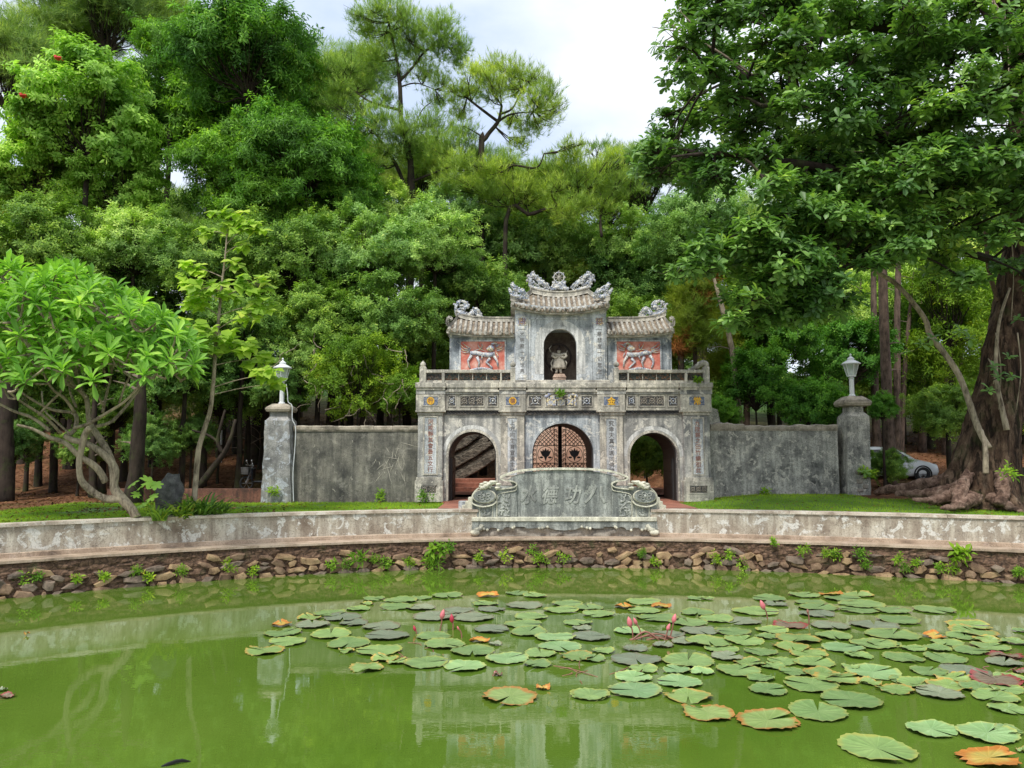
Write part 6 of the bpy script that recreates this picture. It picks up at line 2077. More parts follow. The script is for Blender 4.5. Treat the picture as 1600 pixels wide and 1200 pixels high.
# leaf clusters
global_polys = [
 ([(1085, -30), (1660, -30), (1680, 250), (1500, 240), (1350, 255), (1200, 270), (1110, 285), (1020, 280), (1010, 240), (1050, 195), (1056, 120)], 125, (20.5, 26), 1.0),
 ([(1200, 290), (1320, 240), (1640, 235), (1660, 330), (1450, 320), (1300, 335), (1220, 330)], 44, (20, 24.5), .95),
 ([(1040, 430), (1120, 355), (1260, 315), (1420, 320), (1420, 410), (1250, 430), (1110, 420)], 46, (20, 24.5), .9),
 ([(1130, 500), (1180, 435), (1300, 425), (1340, 470), (1220, 520), (1150, 510)], 18, (20.5, 23), .8),
 ([(1380, 330), (1640, 370), (1640, 450), (1420, 430)], 15, (21, 24), .8)]
def inpoly(x, y, P):
    c = False
    j = len(P) - 1
    for i in range(len(P)):
        if (P[i][1] > y) != (P[j][1] > y) and x < (P[j][0] - P[i][0]) * (y - P[i][1]) / (P[j][1] - P[i][1]) + P[i][0]: c = not c
        j = i
    return c
rng = np.random.default_rng(900)
r = random.Random(900)
sets = []
twigs = MB()
NV = [Vector(p) for p in nodes]
allP, allA, allV = [], [], []
for P_, n, (ya, yb_), sz in global_polys:
    bx = [p[0] for p in P_]; by = [p[1] for p in P_]
    pts_ = []
    while len(pts_) < n:
        cand = max(((r.uniform(min(bx), max(bx)), r.uniform(min(by), max(by))) for _ in range(10)), key=lambda c: (inpoly(*c, P_), min([math.hypot(c[0] - q[0], c[1] - q[1]) for q in pts_] or [999])))
        if inpoly(*cand, P_): pts_.append(cand)
    for (x, y) in pts_:
        Y_ = r.uniform(ya, yb_)
        c = at(x, y, Y_)
        R_ = sz * r.uniform(.7, 1.15)
        m = int(44 * R_ * R_)
        d = rdir(m)
        P = np.array(c)[None] + d * R_ * rng.uniform(.2, 1, (m, 1)) * np.array([1, 1, .42])
        A = unit(d * .5 + np.array([0, -.15, 1.0]) + rng.normal(0, .3, (m, 3)))
        v = (r.uniform(.0, .85) + rng.normal(0, .2, m)).clip(0, 1)
        allP.append(P); allA.append(A); allV.append(v)
        nr = min(NV, key=lambda p: (p - c).length)
        mid = nr.lerp(c, .5) + Vector((0, 0, .15))
        twigs.tube(resample([nr, mid, c], 6), [.05, .045, .04, .032, .025, .018], 5)
        for q in range(0, m, 2):
            e = Vector(P[q])
            twigs.tube([mid.lerp(c, r.uniform(.3, 1)), e.lerp(c, .4) + Vector((0, 0, -.05)), e], [.016, .012, .007], 4)
# extra small whorls on the lower trunk
for (x, y, Y_) in ((1552, 575, 23.6), (1560, 590, 23.5), (1545, 612, 23.6), (1575, 560, 23.6), (1500, 520, 24), (1515, 530, 24), (1455, 530, 24.3), (1440, 540, 24.3), (1580, 590, 23.6), (1590, 500, 23.5), (1350, 740, 28.3)):
    c = at(x, y, Y_)
    allP.append(np.array([list(c)])); allA.append(np.array([[0, -.5, .8]])); allV.append(np.array([.6]))
    twigs.tube([c, c + Vector((0, .5, -.1))], .015, 4)
twigs.build('twigs', M['bark_dark'], big, kind='stuff')
P, A, V = np.concatenate(allP), np.concatenate(allA), np.concatenate(allV)
S_ = sprigs(P, A, 9, .235, .12, -.25, .75, V, .008, .45)
# the 300 nearest leaves are parts of their own, the rest is one foliage part
def split_leaves(parent, S_, tm, mat, near_key, nm='leaf', cnt=300):
    B, D, N, L, Wd, Vv = S_
    near = np.argsort(near_key(B))[:cnt]
    mask = np.ones(len(B), bool)
    mask[near] = False
    put('foliage', leaf_mesh('foliage', mat, [tuple(a[mask] for a in S_)], tm), parent, (0, 0, 0), kind='stuff')
    shared = []
    for q in range(6):
        o1 = (np.zeros((1, 3)), np.array([[1., 0, 0]]), np.array([[0, 0, 1.]]), np.array([1.]), np.array([1.]), np.array([.15 + .16 * q]))
        shared.append(leaf_mesh('leaf', mat, [o1], tm))
    for i in near:
        d, n_ = Vector(D[i]), Vector(N[i])
        s_ = n_.cross(d)
        m = Matrix((d, s_, n_)).transposed()
        o = bpy.data.objects.new(nm, shared[int(min(5, Vv[i] * 6))])
        link(o, parent)
        o.matrix_local = Matrix.Translation(Vector(B[i]) - wloc(parent)) @ m.to_4x4() @ Matrix.Diagonal((L[i], Wd[i], L[i], 1))
def inframe(B):
    y = np.maximum(B[:, 1], .1)
    zc = cT * B[:, 1] + sT * (B[:, 2] - CH)
    u = np.abs(B[:, 0] / zc); v = np.abs((-sT * B[:, 1] + cT * (B[:, 2] - CH)) / zc)
    return (u < .655) & (v < .49)
split_leaves(big, S_, T6, M['leaf_big'], lambda B: B[:, 1] + 100 * (~inframe(B)))
# bare twigs against the sky
tw = MB()
for pl in ([(1085, 60), (1060, 50), (1030, 44), (1018, 42)], [(1078, 75), (1055, 60), (1052, 35)], [(1085, 40), (1065, 20), (1060, 8)], [(1082, 82), (1060, 90), (1056, 110), (1058, 118)], [(1060, 52), (1045, 60), (1040, 66)], [(1065, 48), (1050, 40), (1040, 30)], [(1060, 60), (1048, 74)]):
    tw.tube(resample([at(x, y, 22.5) for x, y in pl], 7), [.03, .026, .022, .018, .014, .01, .006], 5)
tw.tube(resample([at(x, y, 22.5) for x, y in ((1180, 120), (1130, 85), (1085, 60))], 6), .035, 5)
tw.build('bare_twigs', M['twig'], big)
# ------------------------------------------------------------------ frangipani
FY = 20.9
fb = at(213, 806, FY)
fr_ = thing('frangipani_tree', 'spreading frangipani with pale knobbly forked branches and rosettes of bright leaves', 'tree', (fb.x, FY, fb.z - .05))
fz = lambda X, Y: (X / 4.615, 560 + Y / 4.615)
FL = [([(990, 1150), (930, 1060), (860, 990), (820, 920), (830, 800), (760, 700), (640, 620), (520, 590), (470, 560)], 34, 18, .0),
      ([(880, 1010), (760, 1010), (640, 940), (580, 860), (575, 720), (610, 560), (650, 500)], 26, 17, -.3),
      ([(820, 910), (800, 720), (720, 580), (660, 490), (640, 430), (620, 280), (520, 180), (470, 60)], 26, 10, .5),
      ([(760, 890), (690, 780), (570, 700), (470, 610), (360, 570), (240, 510), (120, 480)], 24, 8, -.6),
      ([(470, 560), (540, 510), (540, 400), (380, 370), (220, 290), (100, 200)], 18, 8, .6),
      ([(540, 500), (640, 470), (760, 400), (900, 310), (1020, 180), (1120, 60)], 15, 7, -.5),
      ([(690, 490), (800, 460), (880, 380), (960, 280), (1050, 170), (1180, 90)], 15, 7, .6),
      ([(440, 540), (330, 430), (180, 330), (60, 240)], 12, 6, -.7), ([(360, 520), (240, 430), (100, 380), (0, 330), (-150, 260)], 14, 7, .3),
      ([(540, 390), (470, 290), (380, 220), (300, 80), (260, -60)], 12, 6, -.6), ([(280, 410), (340, 340), (440, 240), (480, 150), (520, 20)], 9, 6, -.3),
      ([(740, 390), (770, 250), (800, 130), (820, -20)], 11, 6, .3), ([(750, 350), (690, 240), (660, 180)], 8, 6, -.8), ([(550, 350), (500, 200), (560, 60)], 9, 6, .9),
      ([(860, 320), (900, 200), (960, 80), (980, -40)], 9, 6, -.2), ([(500, 540), (400, 450), (320, 370), (300, 240)], 9, 6, .9), ([(620, 280), (560, 120), (620, -60)], 10, 6, .8)]
nodes, fnodes = [], []
for i, (pl, r0, r1, dy) in enumerate(FL):
    n = len(pl) * 4
    pp = resample([at(*fz(*p), FY + dy * k / (len(pl) - 1) * 2.2) for k, p in enumerate(pl)], n)
    MB().tube(pp, [(r0 + (r1 - r0) * (k / (n - 1)) ** .8) / 4.615 / 1200 * FY * (1.08 if i < 4 else 1.0) for k in range(n)], 9, wob=.35).build('branch' if i else 'trunk', M['bark_pale'], fr_, smooth=True)
    fnodes += pp[int(n * .55):]
r = random.Random(31)
rng = np.random.default_rng(31)
twg = MB()
RP, RA = [], []
def crown_top(px):   # outline of the crown
    return float(np.interp(px, [-140, 0, 40, 110, 160, 230, 290, 320], [440, 415, 430, 424, 448, 482, 522, 570]))
def crown_bot(px):
    return float(np.interp(px, [-140, 0, 60, 130, 200, 250, 320], [605, 605, 600, 578, 570, 580, 595]))
while len(RP) < 320:
    px = r.uniform(-110, 300)
    u = r.random() ** 1.3
    yt, yb_ = crown_top(px), crown_bot(px)
    py = yt + (yb_ - yt) * u * (.98 if r.random() < .8 else 1)
    Y_ = FY + r.uniform(-2.1, 2.2)
    p = at(px, py, Y_)
    if any((p - q).length < .32 for q in RP): continue
    RP.append(p)
    out = (p - at(110, 600, FY)).normalized()
    RA.append(list((out * .7 + Vector((0, -.1, .8))).normalized()))
    nr = min(fnodes, key=lambda q: (q - p).length + .9 * abs(q.z - p.z + .45) + (2 if (q - p).length < .3 else 0))
    m1 = nr.lerp(p, .4) + Vector((r.uniform(-.1, .1), r.uniform(-.1, .1), -.14))
    fnodes.append(m1); fnodes.append(nr.lerp(p, .75))
    twg.tube(resample([nr, m1, nr.lerp(p, .8) + Vector((0, 0, -.03)), p], 7), [.034, .031, .028, .026, .024, .022, .022], 6)
for (x, y) in ((40, 600), (12, 560), (145, 598), (98, 582), (225, 590)):
    p = at(x, y, FY - 2.0)
    RP.append(p); RA.append([0, -.45, .75])
    nr = min(fnodes, key=lambda q: (q - p).length)
    twg.tube([nr, nr.lerp(p, .5), p], [.03, .026, .022], 6)
twg.build('branchlets', M['bark_pale'], fr_, smooth=True, kind='stuff')
P, A = np.array([list(p) for p in RP]), np.array(RA)
S_ = sprigs(P, A, 16, .42, .125, -.45, 1.15, None, .006, .6, .16)
split_leaves(fr_, S_, T6, M['leaf_fr'], lambda B: B[:, 1] + 100 * (~inframe(B)))

# ------------------------------------------------------------------ pale sapling
SY = 22.3
sb = at(304, 765, SY)
sap = thing('sapling', 'slender pale stemmed sapling with light yellow green lobed leaves', 'tree', (sb.x, SY, sb.z - .1))
stem = resample([Vector((sb.x, SY, gz(sb.x, SY) - .1))] + [at(x, y, SY) for x, y in ((309, 712), (318, 675), (329, 638), (334, 590), (337, 540), (342, 493), (347, 440), (352, 400), (356, 345))], 40)
MB().tube(stem, list(np.linspace(.085, .018, 40)), 9, wob=.2).build('stem', M['bark_pale'], sap, smooth=True)
rng = np.random.default_rng(12)
r = random.Random(12)
tw = MB()
PP, AA = [], []
for (x, y, rp_, n) in ((358, 342, 26, 12), (330, 362, 15, 5), (385, 355, 18, 6), (400, 352, 14, 4), (378, 382, 10, 3), (300, 418, 16, 6), (288, 440, 14, 5), (322, 450, 24, 10), (350, 452, 24, 9), (305, 475, 16, 6), (310, 460, 14, 4), (395, 445, 22, 8),
                       (410, 475, 18, 7), (388, 490, 18, 5), (340, 520, 22, 8), (320, 540, 14, 4), (352, 535, 16, 5), (385, 540, 20, 7), (402, 562, 24, 9), (418, 585, 20, 7), (430, 600, 12, 4), (290, 520, 18, 5), (265, 505, 18, 6), (270, 535, 14, 4), (372, 410, 10, 3)):
    Y_ = SY + r.uniform(-.6, .6)
    c = at(x, y, Y_)
    nr = min(stem, key=lambda q: (q - c).length + abs(q.z - c.z + .35) * .7)
    tw.tube(resample([nr, nr.lerp(c, .5) + Vector((0, 0, .05)), c], 6), [.018, .016, .013, .011, .009, .007], 5)
    for q in range(int(n * 1.9)):
        e = c + Vector((r.uniform(-1, 1), r.uniform(-.7, .7), r.uniform(-.7, .5))) * rp_ * SY / 1200
        tw.tube([c, e], [.006, .004], 4)
        PP.append(list(e)); AA.append([r.uniform(-.4, .4), -.5, .9])
tw.build('leaf_stalks', M['bark_pale'], sap, kind='stuff')
split_leaves(sap, sprigs(np.array(PP), np.array(AA), 5, .24, .21, -.7, .2, None, .01, .6), TP, M['leaf_sap'], lambda B: B[:, 1])

# ------------------------------------------------------------------ small plants
def leafplant(name, lab, cat, p, fn, mat, tm, grp=None, smooth=False):
    tt = thing(name, lab, cat, p, grp)
    put('leaves', leaf_mesh('leaves', mat, fn, tm), tt, (0, 0, 0), kind='stuff')
    return tt
rng = np.random.default_rng(71)
r = random.Random(71)
# big lobed leaves by the frangipani foot
pl = thing('papaya_seedling', 'seedling with big pale lobed leaves beside the frangipani foot', 'plant', at(232, 800, 21.4))
LB = MB()
out = []
for k in range(28):
    a = k / 28 * 2 * math.pi
    rad = .5 * (.62 + .38 * abs(math.cos(a * 3.5))) * (1 if abs(a - math.pi) > .25 else .25)
    out.append((rad * math.cos(a), rad * math.sin(a), -.06 * abs(math.cos(a * 3.5)) - .04))
LB.add([(0, 0, 0)] + out, [(0, i + 1, (i + 1) % 28 + 1) for i in range(28)])
lm = LB.mesh('leaf', M['leaf_c'], True)
at_ = lm.attributes.new('tint', 'FLOAT', 'POINT')
at_.data.foreach_set('value', [.62] * len(lm.vertices))
stalks = MB()
b0 = at(236, 802, 21.4); b0.z = gz(b0.x, 21.4)
for (x, y, s_) in ((207, 755, .42), (232, 752, .5), (220, 760, .36), (243, 757, .42), (212, 772, .3), (237, 776, .4), (222, 788, .34)):
    p = at(x, y, 21.2)
    put('leaf', lm, pl, p, (.75 + r.uniform(-.2, .2), r.uniform(-.2, .2), r.uniform(-1, 1)), (s_, s_, s_))
    stalks.tube([b0, b0.lerp(p, .6) + Vector((0, .05, .1)), p], .008, 4)
stalks.build('stalks', M['weed'], pl)
# dark boulder
o = MB()
c = at(266, 775, 22.2)
vs, fs = [], []
for j in range(13):
    ph = math.pi * j / 12
    for k in range(20):
        a = k / 20 * 6.2832
        d = Vector((math.sin(ph) * math.cos(a), math.sin(ph) * math.sin(a), math.cos(ph)))
        rr = 1 + .35 * noise.noise(d * 1.8) + .12 * noise.noise(d * 5)
        vs.append(c + Vector((d.x * .38, d.y * .35, d.z * .62)) * rr)
for j in range(12):
    for k in range(20):
        fs.append((j * 20 + k, (j + 1) * 20 + k, (j + 1) * 20 + (k + 1) % 20, j * 20 + (k + 1) % 20))
M['boulder'] = plaster('dark_boulder', (.16, .155, .15), (.08, .078, .075), (.03, .03, .03), .1, .1, (.25, .25, .24), sc=3)
b_ = MB().add(vs, fs).build('boulder', M['boulder'], None, smooth=True, label='dark rough boulder standing among strap leaved plants', cat='rock')
# strap leaf clumps
for i, (x, y, Yp, n, L, lab) in enumerate(((318, 800, 21.9, 60, .75, 'largest clump of strap leaves at the foot of the sapling'), (285, 806, 21.5, 45, .6, 'clump of strap leaves in front of the boulder'), (250, 812, 21.0, 40, .5, 'strap leaf tuft between boulder and frangipani foot'), (340, 800, 22.2, 40, .5, 'strap leaf tuft at the lawn end of the bed'), (296, 790, 22.6, 35, .8, 'tall strap leaves behind the boulder'))):
    p = at(x, y, Yp); p.z = gz(p.x, Yp)
    tt = thing('lily_clump', lab, 'plant', p)
    vs, fs, tint = [], [], []
    for k in range(n):
        a = r.uniform(0, 6.28); l = 1.75 * L * r.uniform(.6, 1.1); w_ = .034
        el = r.uniform(.6, 1.3)
        bx, by = p.x + r.uniform(-.2, .2), p.y + r.uniform(-.15, .15)
        b0 = len(vs)
        for q in range(6):
            u = q / 5
            d = l * u * math.cos(el) + .25 * l * u * u
            h = l * u * math.sin(el) - .45 * l * u ** 2.6
            ww = w_ * (1 - u ** 3)
            vs += [(bx + math.cos(a) * d - math.sin(a) * ww, by + math.sin(a) * d + math.cos(a) * ww, p.z + h), (bx + math.cos(a) * d + math.sin(a) * ww, by + math.sin(a) * d - math.cos(a) * ww, p.z + h)]
        tint += [r.random()] * 12
        for q in range(5):
            fs.append((b0 + 2 * q, b0 + 2 * q + 1, b0 + 2 * q + 3, b0 + 2 * q + 2))
    o = MB().add(vs, fs).build('leaves', M['strap'], tt, kind='stuff')
    a_ = o.data.attributes.new('tint', 'FLOAT', 'POINT'); a_.data.foreach_set('value', tint)

# weeds growing on the retaining wall
WD = [(35, 905, 16, 'trailing'), (62, 900, 10, 'small'), (122, 905, 12, 'small'), (165, 902, 8, 'small'), (215, 893, 10, 'fine'), (232, 905, 12, 'grey green'), (287, 893, 9, 'fine'), (360, 888, 14, 'upright'), (398, 893, 7, 'small'), (520, 886, 12, 'yellowish'), (541, 884, 13, 'upright'),
      (567, 880, 15, 'star shaped'), (587, 874, 12, 'fine'), (605, 880, 17, 'bushy'), (640, 878, 14, 'fine'), (672, 878, 16, 'bushy'), (685, 856, 16, 'broad leaved'), (705, 855, 9, 'small'), (678, 880, 14, 'star shaped'), (748, 872, 14, 'round'), (790, 870, 12, 'yellowish'),
      (832, 862, 8, 'small'), (846, 872, 14, 'bushy'), (880, 874, 11, 'yellowish'), (1002, 866, 10, 'fine'), (1020, 880, 9, 'small'), (1118, 872, 13, 'fine'), (1140, 868, 10, 'small'), (1160, 880, 15, 'trailing'), (1207, 847, 8, 'small'), (1256, 860, 13, 'leafy'), (1288, 866, 12, 'fine'), (1305, 868, 9, 'small'),
      (1342, 866, 12, 'bushy'), (1352, 884, 9, 'fine'), (1402, 872, 15, 'yellowish'), (1412, 888, 12, 'upright'), (1430, 880, 8, 'small'), (1467, 888, 9, 'yellow'), (1486, 890, 10, 'upright'), (1497, 867, 14, 'broad leaved'), (1590, 893, 13, 'bushy')]
def sideof(x):
    """where along the wall, told by what stands above it"""
    L_ = [(-50, 'below the frangipani crown'), (205, 'below the frangipani foot'), (300, 'below the sapling'), (432, 'below the flaking lamp pillar'), (555, 'below the blackened wall'), (672, 'below the leftmost gate pillar'), (765, 'below the left scroll end'), (882, 'below the middle of the scroll screen'),
          (1000, 'below the right scroll end'), (1092, 'below the rightmost gate pillar'), (1215, 'below the broken coping'), (1335, 'below the free standing lantern'), (1415, 'below the white car'), (1525, 'below the huge trunk'), (1650, 'past the huge trunk')]
    return min(L_, key=lambda q: abs(q[0] - x))[1]
SEEN = {}
def uniq(lab):
    SEEN[lab] = SEEN.get(lab, 0) + 1
    return lab if SEEN[lab] == 1 else lab + ', ' + ['', '', 'second', 'third', 'fourth', 'fifth', 'sixth', 'seventh', 'eighth', 'ninth', 'tenth'][min(SEEN[lab], 10)] + ' there'
for (x, y, rp_, kd) in WD:
    q = at(x, y, 21)
    for _ in range(4): q = at(x, y, edge(q.x, .03, 0).y)
    p = q
    tt_r = rng.uniform(.5, .9) * rp_ * p.y / 1200
    n = {'star shaped': 5, 'fine': 22, 'bushy': 24, 'upright': 12}.get(kd, 11)
    d = rdir(n)
    P = np.array(p)[None] + d * tt_r * rng.uniform(.1, 1, (n, 1)) * np.array([1.1, .5, 1]) + np.array([0, -.06, 0])
    A = unit(d * .5 + np.array([0, -.7, .7]))
    L, W_ = {'star shaped': (.22, .035), 'fine': (.08, .02), 'broad leaved': (.20, .08), 'upright': (.12, .02), 'trailing': (.07, .04), 'bushy': (.09, .03)}.get(kd, (.09, .04))
    tt = leafplant('wall_weed', uniq('%s weed in the stone wall %s' % (kd, sideof(x))), 'weed', p, [sprigs(P, A, 6 if kd != 'star shaped' else 12, L, W_, -.2, 1.0, None, .02, .6)], M['weed'], T2, 'weeds growing on the retaining wall')
    MB().tube([p + Vector((0, .1, -tt_r * .6)), p + Vector((0, -.04, 0)), p + Vector((0, -.08, tt_r * .7))], .008, 4).build('stem', M['weed'], tt)
for (x, y, Yp, rp_, kd, lab) in ((1350, 738, 28.5, 10, 0, 'fern like seedling rooted low on the squat pillar'), (1363, 742, 28.5, 8, 0, 'small seedling at the corner of the squat pillar'), (428, 770, 28.2, 9, 0, 'little green weed at the foot of the flaking pillar'), (594, 778, 28.5, 9, 0, 'small weed at the foot of the blackened wall'),
                                 (664, 776, 27.9, 12, 0, 'weeds in front of the outer gate plinth'), (874, 617, 28.0, 7, 0, 'light green seedling sprouting from the frieze over the centre arch'), (644, 600, 29.5, 16, 0, 'bright leafy shoots beside the ball topped balustrade post'), (1577, 740, 22.9, 14, 0, 'young yellow green shoot beside the huge trunk'), (1196, 772, 28.6, 6, 0, 'tiny weed at the foot of the mottled wall'), (1090, 596, 28.1, 5, 0, 'moss tuft on the cornice under the broken ornament')):
    p = at(x, y, Yp)
    n = 14
    d = rdir(n)
    P = np.array(p)[None] + d * rp_ * Yp / 1200 * rng.uniform(.1, 1, (n, 1))
    leafplant('seedling', lab, 'weed', p, [sprigs(P, unit(d * .4 + np.array([0, -.4, .9])), 6, .13, .055, -.2, .9, None, .02, .5)], M['weed'], T2)
# twiggy dead branches over the blackened wall
o = MB()
r = random.Random(44)
for k in range(34):
    p = at(r.uniform(440, 640), r.uniform(540, 660), 30.0 + r.uniform(-.4, .6))
    a = r.uniform(0, 6.28)
    pts = [p]
    for s_ in range(6):
        a += r.uniform(-.6, .6)
        pts.append(pts[-1] + Vector((math.cos(a) * .16, r.uniform(-.05, .05), math.sin(a) * .13 - .01)))
    o.tube(pts, [.02, .018, .015, .012, .009, .006, .003], 4)
sh = [ob for ob in COL.objects if ob.name == 'garden_shrub'][0]
o.build('bare_twigs', M['bark_pale'], sh)

# ------------------------------------------------------------------ lawns and leaf litter
def scatter(n, x0, x1, y0, y1, ok):
    out = []
    while len(out) < n:
        X = rng.uniform(x0, x1, n); Y = rng.uniform(y0, y1, n)
        out += [(x, y) for x, y in zip(X, Y) if ok(x, y)]
    return out[:n]
rng = np.random.default_rng(3)
okL = lambda x, y: cy(x) + 1.05 < y < 28.55 and (x < -2.45) and not (x < -6.5 and noise.noise(Vector((x * .5, y * .5, 0))) < -.18 and y > 22)
okR = lambda x, y: cy(x) + 1.05 < y < (28.8 if x < 12.6 else 27.2) and x > 6.05
M['turf'] = simple('turf_base', (.10, .19, .025), .95, 0, (.06, .09, .02), 2.5, .5)
for (xa, xb) in ((-16, -2.45), (6.05, 19)):
    vs, fs = [], []
    nn = 60
    for i in range(nn):
        x = xa + (xb - xa) * i / (nn - 1)
        for j in range(14):
            y0, y1 = cy(x) + 1.04, 28.5 if x < 12.6 else 27
            y = y0 + (y1 - y0) * j / 13
            vs.append((x, y, gz(x, y) + .008 + .004))
    for i in range(nn - 1):
        for j in range(13):
            fs.append((i * 14 + j, (i + 1) * 14 + j, (i + 1) * 14 + j + 1, i * 14 + j + 1))
    MB().add(vs, fs).build('lawn', M['turf'], kind='structure')
for lab, ok, n, x0, x1 in (('lawn', okL, 46000, -16, -2.4), ('lawn', okR, 46000, 6.0, 20)):
    pts = scatter(n, x0, x1, 19, 29, ok)
    B = np.array([(x, y, gz(x, y) - .005) for x, y in pts])
    D = unit(np.array([0, 0, 1.]) + rng.normal(0, .45, (n, 3)))
    N = unit(np.cross(D, rdir(n)))
    V = np.array([.5 + .5 * noise.noise(Vector((x * .8, y * .8, 5))) for x, y in pts]) * .7 + rng.uniform(0, .3, n)
    o = bpy.data.objects.new('grass', leaf_mesh('grass', M['grass'], [(B, D, N, rng.uniform(.05, .11, n), np.full(n, .016), V.clip(0, 1))], TN))
    link(o); tag(o, 'short bright lawn grass behind the parapet ' + ('beside the frangipani' if x0 < 0 else 'before the mottled wall'), 'grass', kind='stuff')
okF = lambda x, y: (y > 29.3 or x < -7) and y > cy(x) + 1.1 and not (-4 < x < 8.6 and y < 39)
n = 26000
pts = scatter(n, -26, 26, 20, 50, okF)
B = np.array([(x, y, gz(x, y) + .02) for x, y in pts])
D = unit(rdir(n) * np.array([1, 1, .25])); N = unit(np.array([0, 0, 1.]) + rng.normal(0, .3, (n, 3))); N = unit(N - D * (N * D).sum(1)[:, None])
o = bpy.data.objects.new('leaf_litter', leaf_mesh('leaf_litter', M['litter'], [(B, D, N, rng.uniform(.08, .17, n), rng.uniform(.03, .08, n), rng.uniform(0, 1, n))], T2))
link(o); tag(o, 'brown fallen leaves strewn over the red forest floor', 'leaf litter', kind='stuff')
n = 260
pts = scatter(n, -16, 18, 20, 28.5, lambda x, y: okL(x, y) or okR(x, y))
B = np.array([(x, y, gz(x, y) + .07) for x, y in pts]); D = unit(rdir(n) * np.array([1, 1, .2])); N = unit(np.array([0, 0, 1.]) + rng.normal(0, .2, (n, 3)))
o = bpy.data.objects.new('leaf_litter', leaf_mesh('leaf_litter', M['dead'], [(B, D, N, rng.uniform(.08, .16, n), rng.uniform(.04, .08, n), rng.uniform(.3, 1, n))], T2))
link(o); tag(o, 'few fallen leaves lying on the lawns', 'leaf litter', kind='stuff')

# ------------------------------------------------------------------ water lilies
def padmat(name, a, b, edgec, spots, rough=.35):
    t = NT(name)
    tcn = t.n.new('ShaderNodeTexCoord')
    ob = tcn.outputs['Object']
    n = t.noise(2.2, 6, .6, ob)
    oi = t.n.new('ShaderNodeObjectInfo')
    c = t.ramp(n, [(.3, a), (.65, b)])
    # radius from centre drives the browned edge; angle drives the veins
    ln = t.n.new('ShaderNodeVectorMath'); ln.operation = 'LENGTH'
    t.l.new(ob, ln.inputs[0])
    ad = t.n.new('ShaderNodeMath'); ad.operation = 'MULTIPLY_ADD'
    t.l.new(n, ad.inputs[0]); ad.inputs[1].default_value = .35
    t.l.new(ln.outputs['Value'], ad.inputs[2])
    ef = t.ramp(ad.outputs[0], [(.60 - .13 * spots, 0.0), (.68 - .1 * spots, 1.0)])
    c = t.mix(ef, c, edgec)
    gr = t.n.new('ShaderNodeTexGradient'); gr.gradient_type = 'RADIAL'
    t.l.new(ob, gr.inputs[0])
    mm = t.n.new('ShaderNodeMath'); mm.operation = 'MULTIPLY'; mm.inputs[1].default_value = 2 * math.pi * 15
    t.l.new(gr.outputs['Fac'], mm.inputs[0])
    sn = t.n.new('ShaderNodeMath'); sn.operation = 'COSINE'
    t.l.new(mm.outputs[0], sn.inputs[0])
    vf = t.ramp(sn.outputs[0], [(.93, 0.0), (1.0, .35)])
    c = t.mix(vf, c, tuple(min(1, x * 1.5) for x in b))
    var = t.ramp(oi.outputs['Random'], [(0, (.75, .78, .8)), (1, (1.15, 1.12, 1.05))])
    c = t.mix(1.0, c, var, 'MULTIPLY')
    n3 = t.noise(9, 5, .7, ob)
    c = t.mix(t.ramp(n3, [(.28, .5), (.34, 0.0)]), c, (.10, .07, .02))
    t.col(c); t.set(rough, spec=.5)
    t.bump(sn.outputs[0], .25, .01)
    return t.m
PM = {'g': padmat('green_pad', (0.144, 0.244, 0.080), (0.246, 0.361, 0.128), (0.307, 0.332, 0.086), 0), 'd': padmat('dull_grey_pad', (0.174, 0.214, 0.140), (0.256, 0.293, 0.194), (0.205, 0.176, 0.107), 0, .3),
      'l': padmat('light_pad', (0.174, 0.312, 0.118), (0.287, 0.430, 0.194), (0.359, 0.410, 0.128), 0), 'm': padmat('yellowing_pad', (0.174, 0.283, 0.075), (0.276, 0.381, 0.128), (0.451, 0.312, 0.075), .25),
      'e': padmat('orange_edged_pad', (0.202, 0.304, 0.079), (0.319, 0.400, 0.132), (0.437, 0.192, 0.044), .35, .45),
      'o': padmat('orange_pad', (0.430, 0.390, 0.097), (0.615, 0.351, 0.064), (0.533, 0.195, 0.033), 1.3, .5), 'r': padmat('reddish_pad', (0.174, 0.117, 0.086), (0.246, 0.195, 0.128), (0.307, 0.058, 0.054), .6)}
PW = {'g': 'green', 'd': 'dull grey green', 'l': 'pale green', 'm': 'yellow edged', 'e': 'orange edged', 'o': 'orange withered', 'r': 'dark reddish'}
def pad_mesh(i, mat, ragged):
    r = random.Random(500 + i)
    n = 44
    vs = [(0, 0, .0)]
    for ring in (.5, .86, 1.0):
        for k in range(n):
            a = .10 + (2 * math.pi - .20) * k / (n - 1)
            rr = .5 * ring
            if ring == 1.0: rr *= 1 + (.055 if ragged else .036) * math.sin(k * 2.9 + r.random()) - (r.uniform(0, .16) if ragged and r.random() < .3 else 0)
            z = .012 * math.sin(a * 2 + i) * ring + .008 * math.sin(a * 5 + i * 2) * ring + (.012 * abs(math.sin(a * 7)) if ring == 1.0 else 0)
            if ragged: z += .02 * ring * math.sin(a * 3 + i)
            vs.append((rr * math.cos(a) * (1 + .05 * math.sin(i)), rr * math.sin(a), z + .006 * ring))
    fs = [(0, 1 + k, 2 + k) for k in range(n - 1)]
    for q in range(2):
        b0 = 1 + q * n; b1 = b0 + n
        fs += [(b0 + k, b1 + k, b1 + k + 1, b0 + k + 1) for k in range(n - 1)]
    me = bpy.data.meshes.new('lily_pad')
    me.from_pydata(vs, [], fs)
    me.materials.append(mat)
    me.polygons.foreach_set('use_smooth', [True] * len(fs))
    return me
PMs = {k: [pad_mesh(i + 10 * j, m_, k in 'more') for i in range(5)] for j, (k, m_) in enumerate(PM.items())}
